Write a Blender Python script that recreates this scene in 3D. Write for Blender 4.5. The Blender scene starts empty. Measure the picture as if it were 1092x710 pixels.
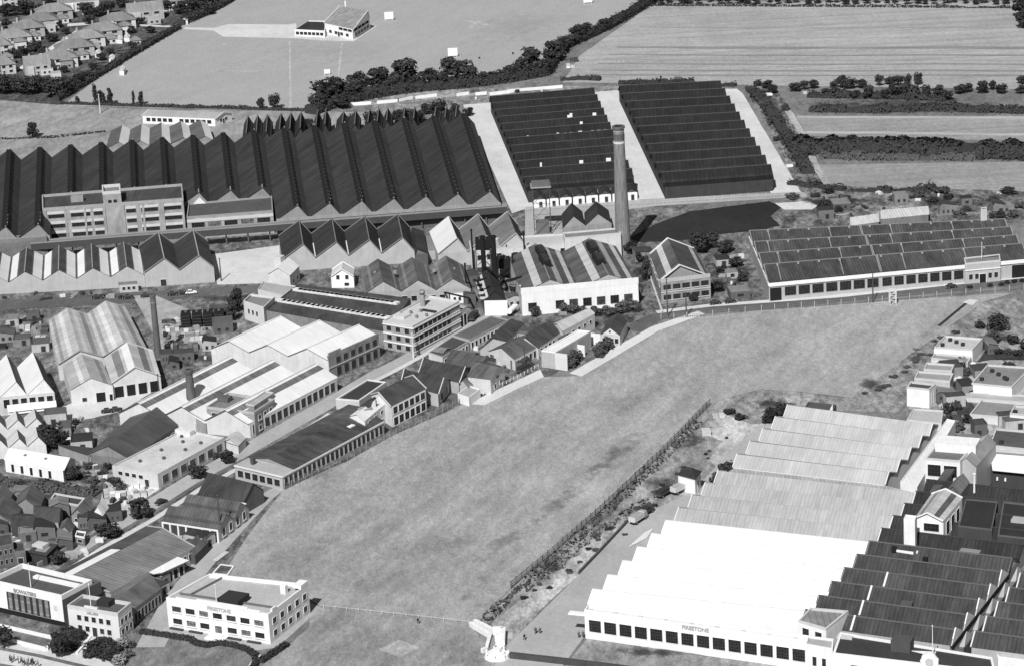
import bpy, math, random
from mathutils import Vector, Matrix, noise
random.seed(7)
S = bpy.context.scene
COL = S.collection
# ------------------------------------------------------------------ camera and the survey helper
FPX, TH, ROLL, DIST = 2985.0, math.radians(18.3), 0.055, 988.0
CAMH = DIST*math.sin(TH)
CAM = Vector((0, -DIST*math.cos(TH), CAMH))
_F = Vector((0, math.cos(TH), -math.sin(TH)))
_X0 = Vector((1, 0, 0)); _Y0 = _X0.cross(_F)
CX = math.cos(ROLL)*_X0 - math.sin(ROLL)*_Y0
CY = math.sin(ROLL)*_X0 + math.cos(ROLL)*_Y0
def G(px, py, z=0.0):
    r = _F*FPX + CX*(px-546) + CY*(355-py)
    return CAM + r*((z-CAM.z)/r.z)
def mscale(px, py):
    return FPX/((G(px, py)-CAM).dot(_F))
cam = bpy.data.cameras.new('camera'); camo = bpy.data.objects.new('camera', cam); COL.objects.link(camo)
cam.sensor_width = 36; cam.lens = FPX*36/1092; cam.clip_start = 5; cam.clip_end = 20000
camo.matrix_world = Matrix((( CX.x, CY.x, -_F.x, CAM.x), (CX.y, CY.y, -_F.y, CAM.y), (CX.z, CY.z, -_F.z, CAM.z), (0,0,0,1)))
S.camera = camo
# ------------------------------------------------------------------ light
SAZ, SEL = math.radians(196), math.radians(45)      # sun's bearing from +Y, clockwise
sd = Vector((math.sin(SAZ)*math.cos(SEL), math.cos(SAZ)*math.cos(SEL), math.sin(SEL)))
sl = bpy.data.lights.new('sun', 'SUN'); sl.energy = 4.6; sl.angle = math.radians(0.5); sl.color = (1, 1, 1)
so = bpy.data.objects.new('sun', sl); COL.objects.link(so); so.location = sd*500
so.rotation_euler = sd.to_track_quat('Z', 'Y').to_euler()
W = bpy.data.worlds.new('World'); S.world = W; W.use_nodes = True
nt = W.node_tree; nt.nodes.clear()
sky = nt.nodes.new('ShaderNodeTexSky'); sky.sky_type = 'NISHITA'; sky.sun_disc = False
sky.sun_elevation = SEL; sky.sun_rotation = SAZ
bw = nt.nodes.new('ShaderNodeRGBToBW'); bg = nt.nodes.new('ShaderNodeBackground'); wo = nt.nodes.new('ShaderNodeOutputWorld')
nt.links.new(sky.outputs[0], bw.inputs[0]); nt.links.new(bw.outputs[0], bg.inputs[0]); nt.links.new(bg.outputs[0], wo.inputs[0])
bg.inputs[1].default_value = 0.042
S.view_settings.view_transform = 'Standard'; S.view_settings.look = 'None'
S.view_settings.exposure = 0.22; S.view_settings.gamma = 1
S.render.resolution_x = 1024; S.render.resolution_y = 665
_a, _b = G(545, 627), G(757, 432); FIELD_ROT = math.atan2((_b-_a).y, (_b-_a).x)-math.pi/2
# ------------------------------------------------------------------ materials (all grey: panchromatic film)
_mc = {}
def M(kind, v, w=None, a=1.0, b=1.0):
    """kind: plain, wall, brick, sheet, slate, glass, glazing, grass, soil, crop, road, leaf"""
    key = (kind, v, w, a, b)
    if key in _mc: return _mc[key]
    m = bpy.data.materials.new(kind); m.use_nodes = True; n = m.node_tree; L = n.links
    pr = n.nodes['Principled BSDF']; pr.inputs['Roughness'].default_value = 0.85
    pr.inputs['Specular IOR Level'].default_value = 0.25
    if w is None: w = v*0.7
    tc = n.nodes.new('ShaderNodeTexCoord')
    def nd(t, **k):
        x = n.nodes.new(t)
        for kk, vv in k.items(): setattr(x, kk, vv)
        return x
    def mapp(src, sc, rot=0):
        q = nd('ShaderNodeMapping'); L.new(tc.outputs[src], q.inputs[0]); q.inputs['Scale'].default_value = sc
        q.inputs['Rotation'].default_value = (0, 0, rot); return q.outputs[0]
    def mapt(src, sx, sy, rot):          # sx, sy in metres along turned axes
        q = nd('ShaderNodeMapping', vector_type='TEXTURE'); L.new(tc.outputs[src], q.inputs[0]); q.inputs['Scale'].default_value = (sx, sy, 1)
        q.inputs['Rotation'].default_value = (0, 0, rot); return q.outputs[0]
    def nz(vec, sc, det=4, rough=0.6):
        q = nd('ShaderNodeTexNoise'); L.new(vec, q.inputs['Vector']); q.inputs['Scale'].default_value = sc
        q.inputs['Detail'].default_value = det; q.inputs['Roughness'].default_value = rough; return q.outputs[0]
    def rng(src, a0, a1, b0, b1):
        q = nd('ShaderNodeMapRange'); L.new(src, q.inputs[0])
        for i, x in enumerate((a0, a1, b0, b1)): q.inputs[i+1].default_value = x
        return q.outputs[0]
    def mth(op, x, y=None):
        q = nd('ShaderNodeMath', operation=op)
        for i, s in enumerate((x, y)):
            if s is None: continue
            if isinstance(s, (int, float)): q.inputs[i].default_value = s
            else: L.new(s, q.inputs[i])
        return q.outputs[0]
    def out(val):
        L.new(val, pr.inputs['Base Color'])
    oi = nd('ShaderNodeObjectInfo')
    if kind == 'plain':
        t = nz(mapp('UV', (1, 1, 1)), 0.4, 5); out(rng(t, .3, .7, v*.88, v*1.1))
    elif kind == 'wall':       # render or paint with faint streaks running down and patches
        t = nz(mapp('UV', (1.2, .12, 1)), 1.0, 5); t2 = nz(mapp('UV', (1, 1, 1)), 0.25, 5)
        s = mth('ADD', mth('MULTIPLY', t, .45), mth('MULTIPLY', t2, .55)); out(rng(s, .32, .62, w, v))
    elif kind == 'brick':
        br = nd('ShaderNodeTexBrick'); L.new(mapp('UV', (1, 1, 1)), br.inputs[0]); br.inputs['Scale'].default_value = 2.2
        br.inputs['Mortar Size'].default_value = .035; br.inputs['Color1'].default_value = (v, v, v, 1)
        br.inputs['Color2'].default_value = (w, w, w, 1); br.inputs['Mortar'].default_value = (v*1.25,)*3+(1,)
        bb = nd('ShaderNodeRGBToBW'); L.new(br.outputs[0], bb.inputs[0])
        t = nz(mapp('UV', (1, .5, 1)), 0.3, 6); out(mth('MULTIPLY', bb.outputs[0], rng(t, .3, .7, .65, 1.25)))
    elif kind in ('sheet', 'slate'):      # roof cover: sheets with joints down the slope, weather streaks, patches
        pitch = 1.1 if kind == 'sheet' else .5
        x = nd('ShaderNodeSeparateXYZ'); L.new(mapp('UV', (1, 1, 1)), x.inputs[0])
        fr = mth('FRACT', mth('DIVIDE', x.outputs[0], pitch*a)); rib = rng(mth('ABSOLUTE', mth('SUBTRACT', fr, .5)), .30, .5, 1.0, 1.0-.30*b)
        fl = nd('ShaderNodeTexWhiteNoise', noise_dimensions='2D'); cb = nd('ShaderNodeCombineXYZ')
        L.new(mth('FLOOR', mth('DIVIDE', x.outputs[0], pitch*a)), cb.inputs[0]); L.new(mth('FLOOR', mth('DIVIDE', x.outputs[1], 2.4)), cb.inputs[1]); L.new(cb.outputs[0], fl.inputs[0])
        sh = rng(fl.outputs[0], 0, 1, 1-.08*b, 1+.07*b)
        t = nz(mapp('UV', (1.0, .10, 1)), .8, 6, .7); t2 = nz(mapp('Object', (1, 1, 1)), .05, 6, .65)
        s = mth('ADD', mth('MULTIPLY', t, .5), mth('MULTIPLY', t2, .5))
        t3 = nz(mapp('UV', (.5, .16, 1)), .35, 7, .75); c = mth('MULTIPLY', rng(s, .34, .62, w, v), rng(t3, .32, .66, 1-(.42 if v < .2 else .22)*min(b, 1.2), 1+(.30 if v < .2 else .16)*min(b, 1.2))); out(mth('MULTIPLY', mth('MULTIPLY', c, rib), sh))
        bp = nd('ShaderNodeBump'); bp.inputs['Strength'].default_value = .35; bp.inputs['Distance'].default_value = .1
        L.new(rib, bp.inputs['Height']); L.new(bp.outputs[0], pr.inputs['Normal'])
    elif kind == 'glass':
        pr.inputs['Roughness'].default_value = .22; pr.inputs['Specular IOR Level'].default_value = .4
        t = nz(mapp('UV', (1, 1, 1)), .9, 3); out(rng(t, .35, .65, v*.5, v*1.6))
    elif kind == 'glazing':    # patent glazing: dark panes between bars
        br = nd('ShaderNodeTexBrick', offset=0.0); L.new(mapp('UV', (1, 1, 1)), br.inputs[0]); br.inputs['Scale'].default_value = 1
        br.inputs['Brick Width'].default_value = 2.2*a; br.inputs['Row Height'].default_value = 2.5; br.inputs['Mortar Size'].default_value = .22*b
        br.inputs['Color1'].default_value = (v, v, v, 1); br.inputs['Color2'].default_value = (v*.5,)*3+(1,); br.inputs['Mortar'].default_value = (w, w, w, 1)
        bb = nd('ShaderNodeRGBToBW'); L.new(br.outputs[0], bb.inputs[0]); out(bb.outputs[0]); pr.inputs['Roughness'].default_value = .45
    elif kind in ('grass', 'soil', 'crop', 'road'):
        O = 'Object'
        big = nz(mapp(O, (1, 1, 1)), .012*a, 7, .62); mid = nz(mapp(O, (1, .45, 1), .5), .07*a, 7, .7); fine = nz(mapp(O, (1, .5, 1)), .55, 4, .75)
        k = {'grass': (.34, .36, .30), 'soil': (.25, .40, .35), 'crop': (.3, .25, .45), 'road': (.45, .35, .2)}[kind]
        s = mth('ADD', mth('ADD', mth('MULTIPLY', big, k[0]), mth('MULTIPLY', mid, k[1])), mth('MULTIPLY', fine, k[2]))
        lo, hi = (.5-.11/b, .5+.10/b)
        c = rng(s, lo, hi, w, v)
        if kind in ('grass', 'soil'):
            g2 = nz(mapp(O, (1, .4, 1), .3), 1.5, 3, .8); c = mth('MULTIPLY', c, rng(g2, .3, .7, .80, 1.2)); g3 = nz(mapt(O, 9, 46, FIELD_ROT), 1.0, 7, .75); c = mth('MULTIPLY', c, rng(g3, .34, .64, 1-.24*b**2, 1+.14*b**2)); g4 = nz(mapt(O, 2.2, 7, FIELD_ROT+.5), 1.0, 5, .75); c = mth('MULTIPLY', c, rng(g4, .32, .66, 1-.18*b**2, 1+.13*b**2))
        if kind == 'crop':     # furrows across the view, some rows darker
            rw = nz(mapp(O, (.004, .9, 1), -.055), .16, 5, .8); c = mth('MULTIPLY', c, rng(rw, .32, .66, .78, 1.12))
        if kind == 'road':
            st = nz(mapp(O, (1, 1, 1)), .9, 3); c = mth('MULTIPLY', c, rng(st, .3, .7, .92, 1.08))
        out(c)
        bp = nd('ShaderNodeBump'); bp.inputs['Strength'].default_value = .5 if kind != 'road' else .1; bp.inputs['Distance'].default_value = .5
        L.new(fine, bp.inputs['Height']); L.new(bp.outputs[0], pr.inputs['Normal'])
    elif kind == 'leaf':
        t = nz(mapp('Object', (1, 1, 1)), 2.4*a, 3); s = rng(t, .35, .65, w, v)
        out(mth('MULTIPLY', s, rng(oi.outputs['Random'], 0, 1, .75, 1.25)))
    _mc[key] = m; return m
WHITE = M('wall', .76, .62); CREAM = M('wall', .60, .46); CONC = M('wall', .42, .30); BRICK = M('brick', .24, .17)
DBRICK = M('brick', .13, .09); DARK = M('plain', .03); BLACK = M('plain', .012); GLASS = M('glass', .018); MULL = M('plain', .055)
FRAME = M('plain', .6); GREY = M('plain', .3); LGREY = M('plain', .5); METAL = M('plain', .16)
WHITEROOF = M('sheet', .70, .55, 1.0, .25); GREYROOF = M('sheet', .56, .42, 1.0, .5); DARKROOF = M('sheet', .045, .022, 1.0, 1.3)
MIDROOF = M('sheet', .085, .03, 1.0, 1.2); SLATE = M('slate', .075, .04); LSLATE = M('slate', .26, .17); FELT = M('road', .085, .05)
LFELT = M('road', .42, .28); MFELT = M('road', .24, .14)
# ------------------------------------------------------------------ mesh helpers
def link(o): COL.objects.link(o); return o
class MB:
    def __init__(s): s.v = []; s.f = []; s.m = []; s.mats = []
    def mi(s, m):
        if m not in s.mats: s.mats.append(m)
        return s.mats.index(m)
    def face(s, pts, m):
        b = len(s.v); s.v += [Vector(p) for p in pts]; s.f.append(list(range(b, b+len(pts)))); s.m.append(s.mi(m))
    def hexa(s, lo, hi, m, bottom=True):      # lo, hi: four points each, counter-clockwise seen from above
        if bottom: s.face([lo[3], lo[2], lo[1], lo[0]], m)
        s.face(hi, m)
        for i in range(4):
            j = (i+1) % 4; s.face([lo[i], lo[j], hi[j], hi[i]], m)
    def box(s, c, x, y, z, m, rz=0):          # centre of base, half sizes in x y, full height z
        ca, sa = math.cos(rz), math.sin(rz); q = []
        for dx, dy in ((-x, -y), (x, -y), (x, y), (-x, y)): q.append((c[0]+dx*ca-dy*sa, c[1]+dx*sa+dy*ca))
        s.hexa([Vector((a, b, c[2])) for a, b in q], [Vector((a, b, c[2]+z)) for a, b in q], m)
    def bar(s, p, q, w, h, m):                # beam between two points
        p, q = Vector(p), Vector(q); d = (q-p).normalized(); up = Vector((0, 0, 1)) if abs(d.z) < .9 else Vector((1, 0, 0))
        r = d.cross(up).normalized()*w/2; u = r.cross(d).normalized()*h/2
        s.hexa([p-r-u, p+r-u, q+r-u, q-r-u], [p-r+u, p+r+u, q+r+u, q-r+u], m)
    def cyl(s, c, r0, r1, h, m, n=12, cap=True):
        a = [Vector((c[0]+r0*math.cos(2*math.pi*i/n), c[1]+r0*math.sin(2*math.pi*i/n), c[2])) for i in range(n)]
        b = [Vector((c[0]+r1*math.cos(2*math.pi*i/n), c[1]+r1*math.sin(2*math.pi*i/n), c[2]+h)) for i in range(n)]
        for i in range(n): s.face([a[i], a[(i+1) % n], b[(i+1) % n], b[i]], m)
        if cap: s.face(b, m)
    def build(s, name, parent=None, org=None, loc=None):
        me = bpy.data.meshes.new(name); o0 = Vector(org) if org is not None else Vector((0, 0, 0))
        me.from_pydata([tuple(p-o0) for p in s.v], [], s.f)
        for m in s.mats: me.materials.append(m)
        me.polygons.foreach_set('material_index', s.m)
        uv = me.uv_layers.new(name='UVMap'); me.update()
        Z = Vector((0, 0, 1)); data = uv.data; vs = me.vertices
        for p in me.polygons:
            nn = p.normal; t = Z.cross(nn)
            t = Vector((1, 0, 0)) if t.length < 1e-3 else t.normalized()
            b = nn.cross(t)
            for li in p.loop_indices:
                co = vs[me.loops[li].vertex_index].co + o0; data[li].uv = (co.dot(t), co.dot(b))
        o = link(bpy.data.objects.new(name, me))
        if parent is not None: o.parent = parent
        elif org is not None: o.location = o0
        if loc is not None: o.location = loc
        return o
def tag(o, label, cat, group=None):
    o['label'] = label; o['category'] = cat
    if group: o['group'] = group
    return o
def empty(name, loc, label=None, cat=None, group=None):
    o = link(bpy.data.objects.new(name, None)); o.location = loc; o.empty_display_size = 1
    if label: tag(o, label, cat, group)
    return o
def copy_tree(root, loc=None, rz=None, scale=None, label=None):
    r = root.copy(); COL.objects.link(r)
    if loc is not None: r.location = loc
    if rz is not None: r.rotation_euler = (0, 0, rz)
    if scale is not None: r.scale = scale
    if label: r['label'] = label
    for ch in KIDS.get(root.name, []):
        c = ch.copy(); COL.objects.link(c); c.parent = r
        for g in KIDS.get(ch.name, []):
            d = g.copy(); COL.objects.link(d); d.parent = c
    return r
KIDS = {}
def reg(root):
    def kids(o): return [x for x in bpy.data.objects if x.parent == o]
    KIDS[root.name] = kids(root)
    for c in KIDS[root.name]: KIDS[c.name] = kids(c)
ORD = ['first', 'second', 'third', 'fourth', 'fifth', 'sixth', 'seventh', 'eighth', 'ninth', 'tenth', 'eleventh', 'twelfth', 'thirteenth', 'fourteenth', 'fifteenth', 'sixteenth', 'seventeenth', 'eighteenth', 'nineteenth', 'twentieth']
def ordn(i):
    if i < 20: return ORD[i]
    t = ['', '', 'twenty', 'thirty', 'forty', 'fifty', 'sixty'][(i+1)//10]; k = (i+1) % 10
    return {20:'twentieth',30:'thirtieth',40:'fortieth',50:'fiftieth'}.get(i+1, t+'-'+ORD[k-1])
# ------------------------------------------------------------------ buildings on a four-sided plan
class Bld:
    """Plan corners: A front left, B front right, C back right, D back left, surveyed at height z."""
    def __init__(s, name, label, cat, z, A, B, C=None, D=None, group=None, base=0.0):
        P = [None if p is None else (G(p[0], p[1], z) if not isinstance(p, Vector) else p.copy()) for p in (A, B, C, D)]
        if P[2] is None: P[2] = P[1]+P[3]-P[0]
        if P[3] is None: P[3] = P[0]+P[2]-P[1]
        s.q = [Vector((p.x, p.y, 0)) for p in P]; s.z = z; s.base = base
        c = sum(s.q, Vector((0, 0, 0)))/4; c.z = base; s.c = c
        s.root = empty(name, c, label, cat, group)
        s.lu = (s.q[1]-s.q[0]).length; s.lv = (s.q[3]-s.q[0]).length
    def P(s, u, v, z):
        a, b, c, d = s.q; p = a*(1-u)*(1-v)+b*u*(1-v)+c*u*v+d*(1-u)*v; return Vector((p.x, p.y, z))
    def put(s, mb, name, parent=None): return mb.build(name, parent or s.root, s.c)
    def wall(s, h, m, base=None, name='wall', over=0):
        mb = MB(); b = s.base if base is None else base
        mm = m if isinstance(m, (list, tuple)) else [m]*4
        pts = [s.P(0, 0, b), s.P(1, 0, b), s.P(1, 1, b), s.P(0, 1, b)]
        for i in range(4):
            j = (i+1) % 4; p, q = pts[i], pts[j]; mb.face([p, q, Vector((q.x, q.y, h)), Vector((p.x, p.y, h))], mm[i])
        s.wo = s.put(mb, name); return s.wo
    def flat(s, h, m, ph=.8, pw=.35, pm=None, name='roof'):
        """roof deck at h-ph inside a parapet whose top is h; wall() should stop at h-ph"""
        du, dv = pw/s.lu, pw/s.lv; zr = h-ph
        mb = MB(); mb.face([s.P(du, dv, zr), s.P(1-du, dv, zr), s.P(1-du, 1-dv, zr), s.P(du, 1-dv, zr)], m); ro = s.put(mb, name)
        if ph > 0:
            mb = MB(); o = [(0, 0), (1, 0), (1, 1), (0, 1)]; i_ = [(du, dv), (1-du, dv), (1-du, 1-dv), (du, 1-dv)]
            for k in range(4):
                j = (k+1) % 4
                mb.face([s.P(*o[k], h), s.P(*o[j], h), s.P(*i_[j], h), s.P(*i_[k], h)], pm or m)
                mb.face([s.P(*i_[k], h), s.P(*i_[j], h), s.P(*i_[j], zr), s.P(*i_[k], zr)], pm or m)
                mb.face([s.P(*o[k], zr), s.P(*o[j], zr), s.P(*o[j], h), s.P(*o[k], h)], pm or m)
            s.put(mb, 'parapet')
        return ro
    def saw(s, n, rise, r, slope, steep=None, end=None, ridge='v', z=None, u=(0, 1), v=(0, 1), stripes=None, verge=None, cap=None, ov=.35, name='roof', eave=None, hip=0, vw=.45):
        """n pitched bays; ridge='v' runs from front to back, 'u' runs parallel to the front; r = ridge position in its bay"""
        z = s.z if z is None else z; steep = steep or slope; mb = MB(); ve = MB()
        lt, le = (s.lu, s.lv) if ridge == 'v' else (s.lv, s.lu)
        t0_, t1_, e0, e1 = (u[0], u[1], v[0], v[1]) if ridge == 'v' else (v[0], v[1], u[0], u[1])
        oe = ov/le
        def Q(t, e, zz): return s.P(t, e, zz) if ridge == 'v' else s.P(e, t, zz)
        def quad(ta, za, tb, zb, m, lift=0, ea=None, eb=None):
            ea = e0-oe if ea is None else ea; eb = e1+oe if eb is None else eb
            p = [Q(ta, ea, za+lift), Q(tb, ea, zb+lift), Q(tb, eb, zb+lift), Q(ta, eb, za+lift)]
            mb.face(p if ridge == 'v' else p[::-1], m)
        for i in range(n):
            a = t0_+(t1_-t0_)*i/n; b = t0_+(t1_-t0_)*(i+1)/n; c = a+(b-a)*r
            for side, (ta, za, tb, zb, m) in enumerate(((a, z, c, z+rise, slope), (b, z, c, z+rise, steep))):
                cuts = [0.0, 1.0]; st = [x for x in (stripes or []) if x[0] == side and (len(x) < 5 or i in x[4])]
                for x in st: cuts += [x[1], x[2]]
                cuts = sorted(set(cuts))
                for k in range(len(cuts)-1):
                    f0, f1 = cuts[k], cuts[k+1]; mm = m
                    for x in st:
                        if f0 >= x[1]-1e-6 and f1 <= x[2]+1e-6: mm = x[3]
                    A_ = (ta+(tb-ta)*f0, za+(zb-za)*f0); B_ = (ta+(tb-ta)*f1, za+(zb-za)*f1)
                    if side == 0: quad(*A_, *B_, mm)
                    else: quad(*B_, *A_, mm)
            if end:
                for e, flip in ((e0, 0), (e1, 1)):
                    p = [Q(a, e, z), Q(b, e, z), Q(c, e, z+rise-.02)]
                    if flip: p = p[::-1]
                    mb.face(p if ridge == 'v' else p[::-1], end)
            if verge:
                for e in (e0-oe, e1+oe):
                    ve.bar(Q(a, e, z+.12), Q(c, e, z+rise+.12), vw, .3, verge); ve.bar(Q(c, e, z+rise+.12), Q(b, e, z+.12), vw, .3, verge)
            if cap: ve.bar(Q(c, e0-oe, z+rise+.1), Q(c, e1+oe, z+rise+.1), .4, .22, cap)
        ro = s.put(mb, name)
        if ve.f: s.put(ve, 'ridge_cap' if not verge else 'verge', ro)
        if eave:
            gb = MB()
            if ridge == 'v': ends = [(s.P(-oe, v[0], z), s.P(-oe, v[1], z)), (s.P(1+oe, v[0], z), s.P(1+oe, v[1], z))]
            else: ends = [(s.P(u[0], -oe, z), s.P(u[1], -oe, z)), (s.P(u[0], 1+oe, z), s.P(u[1], 1+oe, z))]
            for p, q in ends: gb.bar(p, q, .35, .35, eave)
            s.put(gb, 'gutter')
        return ro
    def hip(s, rise, m, z=None, inset=.5, ov=.5):
        z = s.z if z is None else z; ou, ow = ov/s.lu, ov/s.lv; mb = MB()
        k = min(.49, inset*min(s.lu, s.lv)/max(s.lu, s.lv))
        if s.lu >= s.lv: r0, r1 = s.P(k, .5, z+rise), s.P(1-k, .5, z+rise)
        else: r0, r1 = s.P(.5, k, z+rise), s.P(.5, 1-k, z+rise)
        a, b, c, d = s.P(-ou, -ow, z-.2), s.P(1+ou, -ow, z-.2), s.P(1+ou, 1+ow, z-.2), s.P(-ou, 1+ow, z-.2)
        if s.lu >= s.lv: F = [[a, b, r1, r0], [b, c, r1], [c, d, r0, r1], [d, a, r0]]
        else: F = [[a, b, r0], [b, c, r1, r0], [c, d, r1], [d, a, r0, r1]]
        for f in F: mb.face(f, m)
        mb.face([d, c, b, a], m); return s.put(mb, 'roof')
    def side(s, k):
        a, b, c, d = s.q; return {'f': (a, b), 'r': (b, c), 'b': (c, d), 'l': (d, a)}[k]
    def wbox(s, k, t0, t1, z0, z1, d0, d1, m, mb):
        p, q = s.side(k); d = (q-p); nrm = Vector((d.y, -d.x, 0)).normalized()
        a, b = p+d*t0, p+d*t1
        lo = [a+nrm*d1, b+nrm*d1, b+nrm*d0, a+nrm*d0]
        mb.hexa([Vector((x.x, x.y, z0)) for x in lo], [Vector((x.x, x.y, z1)) for x in lo], m)
    def win(s, k, n, t0, t1, z0, z1, fill=.7, frame=FRAME, glass=GLASS, nx=3, ny=2, name='window', bar=.09, sill=None, skip=(), parent=None, glasses=None):
        p, q = s.side(k); L = (q-p).length
        for i in range(n):
            if i in skip: continue
            w = (t1-t0)/n; a = t0+w*i+w*(1-fill)/2; b = a+w*fill; e = bar/L; mb = MB()
            g = glasses[i % len(glasses)] if glasses else glass
            s.wbox(k, a, b, z0, z1, -.05, .035, g, mb)
            for x0, x1 in ((a-e, a), (b, b+e)): s.wbox(k, x0, x1, z0-bar, z1+bar, -.05, .12, frame, mb)
            for y0, y1 in ((z0-bar, z0), (z1, z1+bar)): s.wbox(k, a, b, y0, y1, -.05, .117, frame, mb)
            for j in range(1, nx):
                x = a+(b-a)*j/nx; s.wbox(k, x-e*.3, x+e*.3, z0, z1, 0, .09, MULL, mb)
            for j in range(1, ny):
                y = z0+(z1-z0)*j/ny; s.wbox(k, a, b, y-bar*.3, y+bar*.3, 0, .085, MULL, mb)
            if sill: s.wbox(k, a-2*e, b+2*e, z0-bar-.18, z0-bar-.003, -.05, .28, sill, mb)
            s.put(mb, name, parent or getattr(s, 'wo', None))
    def door(s, k, t, w, h, m=DARK, frame=FRAME, name='door'):
        p, q = s.side(k); L = (q-p).length; mb = MB(); a, b = t-w/2/L, t+w/2/L; e = .15/L
        s.wbox(k, a, b, s.base, s.base+h, -.05, .05, m, mb); s.wbox(k, a-e, a, s.base, s.base+h+.15, -.05, .14, frame, mb)
        s.wbox(k, b, b+e, s.base, s.base+h+.15, -.05, .14, frame, mb); s.wbox(k, a, b, s.base+h, s.base+h+.15, -.05, .137, frame, mb)
        s.put(mb, name, getattr(s, 'wo', None))
    def band(s, k, z0, z1, m, d=.15, t0=0, t1=1, name='band'):
        mb = MB()
        for kk in k: s.wbox(kk, t0, t1, z0, z1, -.02, d, m, mb)
        s.put(mb, name, getattr(s, 'wo', None))
    def piers(s, k, n, z0, z1, m, w=.4, d=.25, t0=0, t1=1, name='pier'):
        p, q = s.side(k); e = w/2/(q-p).length
        for i in range(n+1):
            t = t0+(t1-t0)*i/n; t = min(max(t, e), 1-e); mb = MB(); s.wbox(k, t-e, t+e, z0, z1, -.02, d, m, mb); s.put(mb, name, getattr(s, 'wo', None))
    def rbox(s, u, v, wu, wv, z0, h, m, name='roof_vent'):
        mb = MB(); c = s.P(u, v, z0); d = s.q[1]-s.q[0]; mb.box(c, wu/2, wv/2, h, m, math.atan2(d.y, d.x)); s.put(mb, name)
    def text(s, k, t, z, size, txt, m, d=.1):
        p, q = s.side(k); dr = (q-p).normalized(); nrm = Vector((dr.y, -dr.x, 0))
        cu = bpy.data.curves.new('lettering', 'FONT'); cu.body = txt; cu.size = size; cu.extrude = .08; cu.align_x = 'CENTER'; cu.align_y = 'CENTER'; cu.offset = .02*size
        to = link(bpy.data.objects.new('lettering_curve', cu)); dg = bpy.context.evaluated_depsgraph_get(); dg.update()
        me = bpy.data.meshes.new_from_object(to.evaluated_get(dg)); bpy.data.objects.remove(to)
        me.materials.clear(); me.materials.append(m)
        c = p+(q-p)*t+nrm*d; c.z = z; c -= s.c
        me.transform(Matrix(((dr.x, 0, nrm.x, c.x), (dr.y, 0, nrm.y, c.y), (0, 1, 0, c.z), (0, 0, 0, 1))))
        o = link(bpy.data.objects.new('lettering', me)); o.parent = getattr(s, 'wo', None) or s.root; return o
# ------------------------------------------------------------------ ground sheets
_gz = [0.0]
def sheet(name, pts, m, lvl, kind='structure'):
    mb = MB(); P = [G(x, y, 0) for x, y in pts]
    for p in P: p.z = lvl*.006
    a = sum((P[i].x*P[(i+1) % len(P)].y-P[(i+1) % len(P)].x*P[i].y) for i in range(len(P)))
    mb.face(P if a > 0 else P[::-1], m); o = mb.build(name); o['kind'] = kind; return o
def soft_patch(name, pts, m0, v, lvl):
    """patch whose ragged edge fades into what lies round it; fan mesh with a rim attribute"""
    P = [G(x, y, 0) for x, y in pts]; c = sum(P, Vector((0, 0, 0)))/len(P); me = bpy.data.meshes.new(name); n = len(P); z = lvl*.006
    me.from_pydata([(c.x, c.y, z)]+[(p.x, p.y, z) for p in P], [], [[0, i+1, (i+1) % n+1] for i in range(n)])
    at = me.attributes.new('rim', 'FLOAT', 'POINT')
    for i in range(n+1): at.data[i].value = 1.0 if i == 0 else 0.0
    me.update(); o = link(bpy.data.objects.new(name, me)); o['kind'] = 'structure'; m = m0.copy(); nt_ = m.node_tree; L = nt_.links; me.materials.append(m)
    if me.polygons[0].normal.z < 0: me.flip_normals()
    a = nt_.nodes.new('ShaderNodeAttribute'); a.attribute_name = 'rim'; t = nt_.nodes.new('ShaderNodeTexCoord'); q = nt_.nodes.new('ShaderNodeTexNoise'); q.inputs['Scale'].default_value = .15; q.inputs['Detail'].default_value = 8; q.inputs['Roughness'].default_value = .7
    L.new(t.outputs['Object'], q.inputs['Vector']); ad = nt_.nodes.new('ShaderNodeMath'); ad.operation = 'MULTIPLY_ADD'; L.new(q.outputs[0], ad.inputs[0]); ad.inputs[1].default_value = 3.4; L.new(a.outputs['Fac'], ad.inputs[2])
    r = nt_.nodes.new('ShaderNodeMapRange'); L.new(ad.outputs[0], r.inputs[0]); r.inputs[1].default_value = 1.85; r.inputs[2].default_value = 2.6; r.inputs[3].default_value = 0; r.inputs[4].default_value = v
    L.new(r.outputs[0], nt_.nodes['Principled BSDF'].inputs['Alpha']); return o
def wavy(pts, amp, step=6, seed=0, closed=True):
    """subdivide an outline in picture units and give it a natural, uneven edge"""
    out = []; n = len(pts); rnd = random.Random(seed)
    for i in range(n if closed else n-1):
        a, b = Vector((*pts[i], 0)), Vector((*pts[(i+1) % n], 0)); L = (b-a).length; k = max(1, int(L/step))
        for j in range(k):
            p = a+(b-a)*j/k; q = noise.noise(Vector((p.x*.11+seed, p.y*.17, seed)))*amp + rnd.uniform(-.3, .3)*amp
            d = (b-a)/L if L else Vector((1, 0, 0)); out.append((p.x-d.y*q, p.y+d.x*q*.5))
    if not closed: out.append(pts[-1])
    return out
def strip(name, path, wid, m, lvl):
    """road or path of real width (m) along surveyed points"""
    P = [G(x, y, 0) for x, y in path]; L, R = [], []
    ws = wid if isinstance(wid, (list, tuple)) else [wid]*len(P)
    for i, p in enumerate(P):
        d = (P[min(i+1, len(P)-1)]-P[max(i-1, 0)]); n = Vector((-d.y, d.x, 0)).normalized()*ws[i]/2
        L.append(p+n); R.append(p-n)
    mb = MB(); zz = lvl*.006
    for i in range(len(P)-1):
        q = [R[i], R[i+1], L[i+1], L[i]]; mb.face([Vector((a.x, a.y, zz)) for a in q], m)
    o = mb.build(name); o['kind'] = 'structure'; return o
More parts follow.
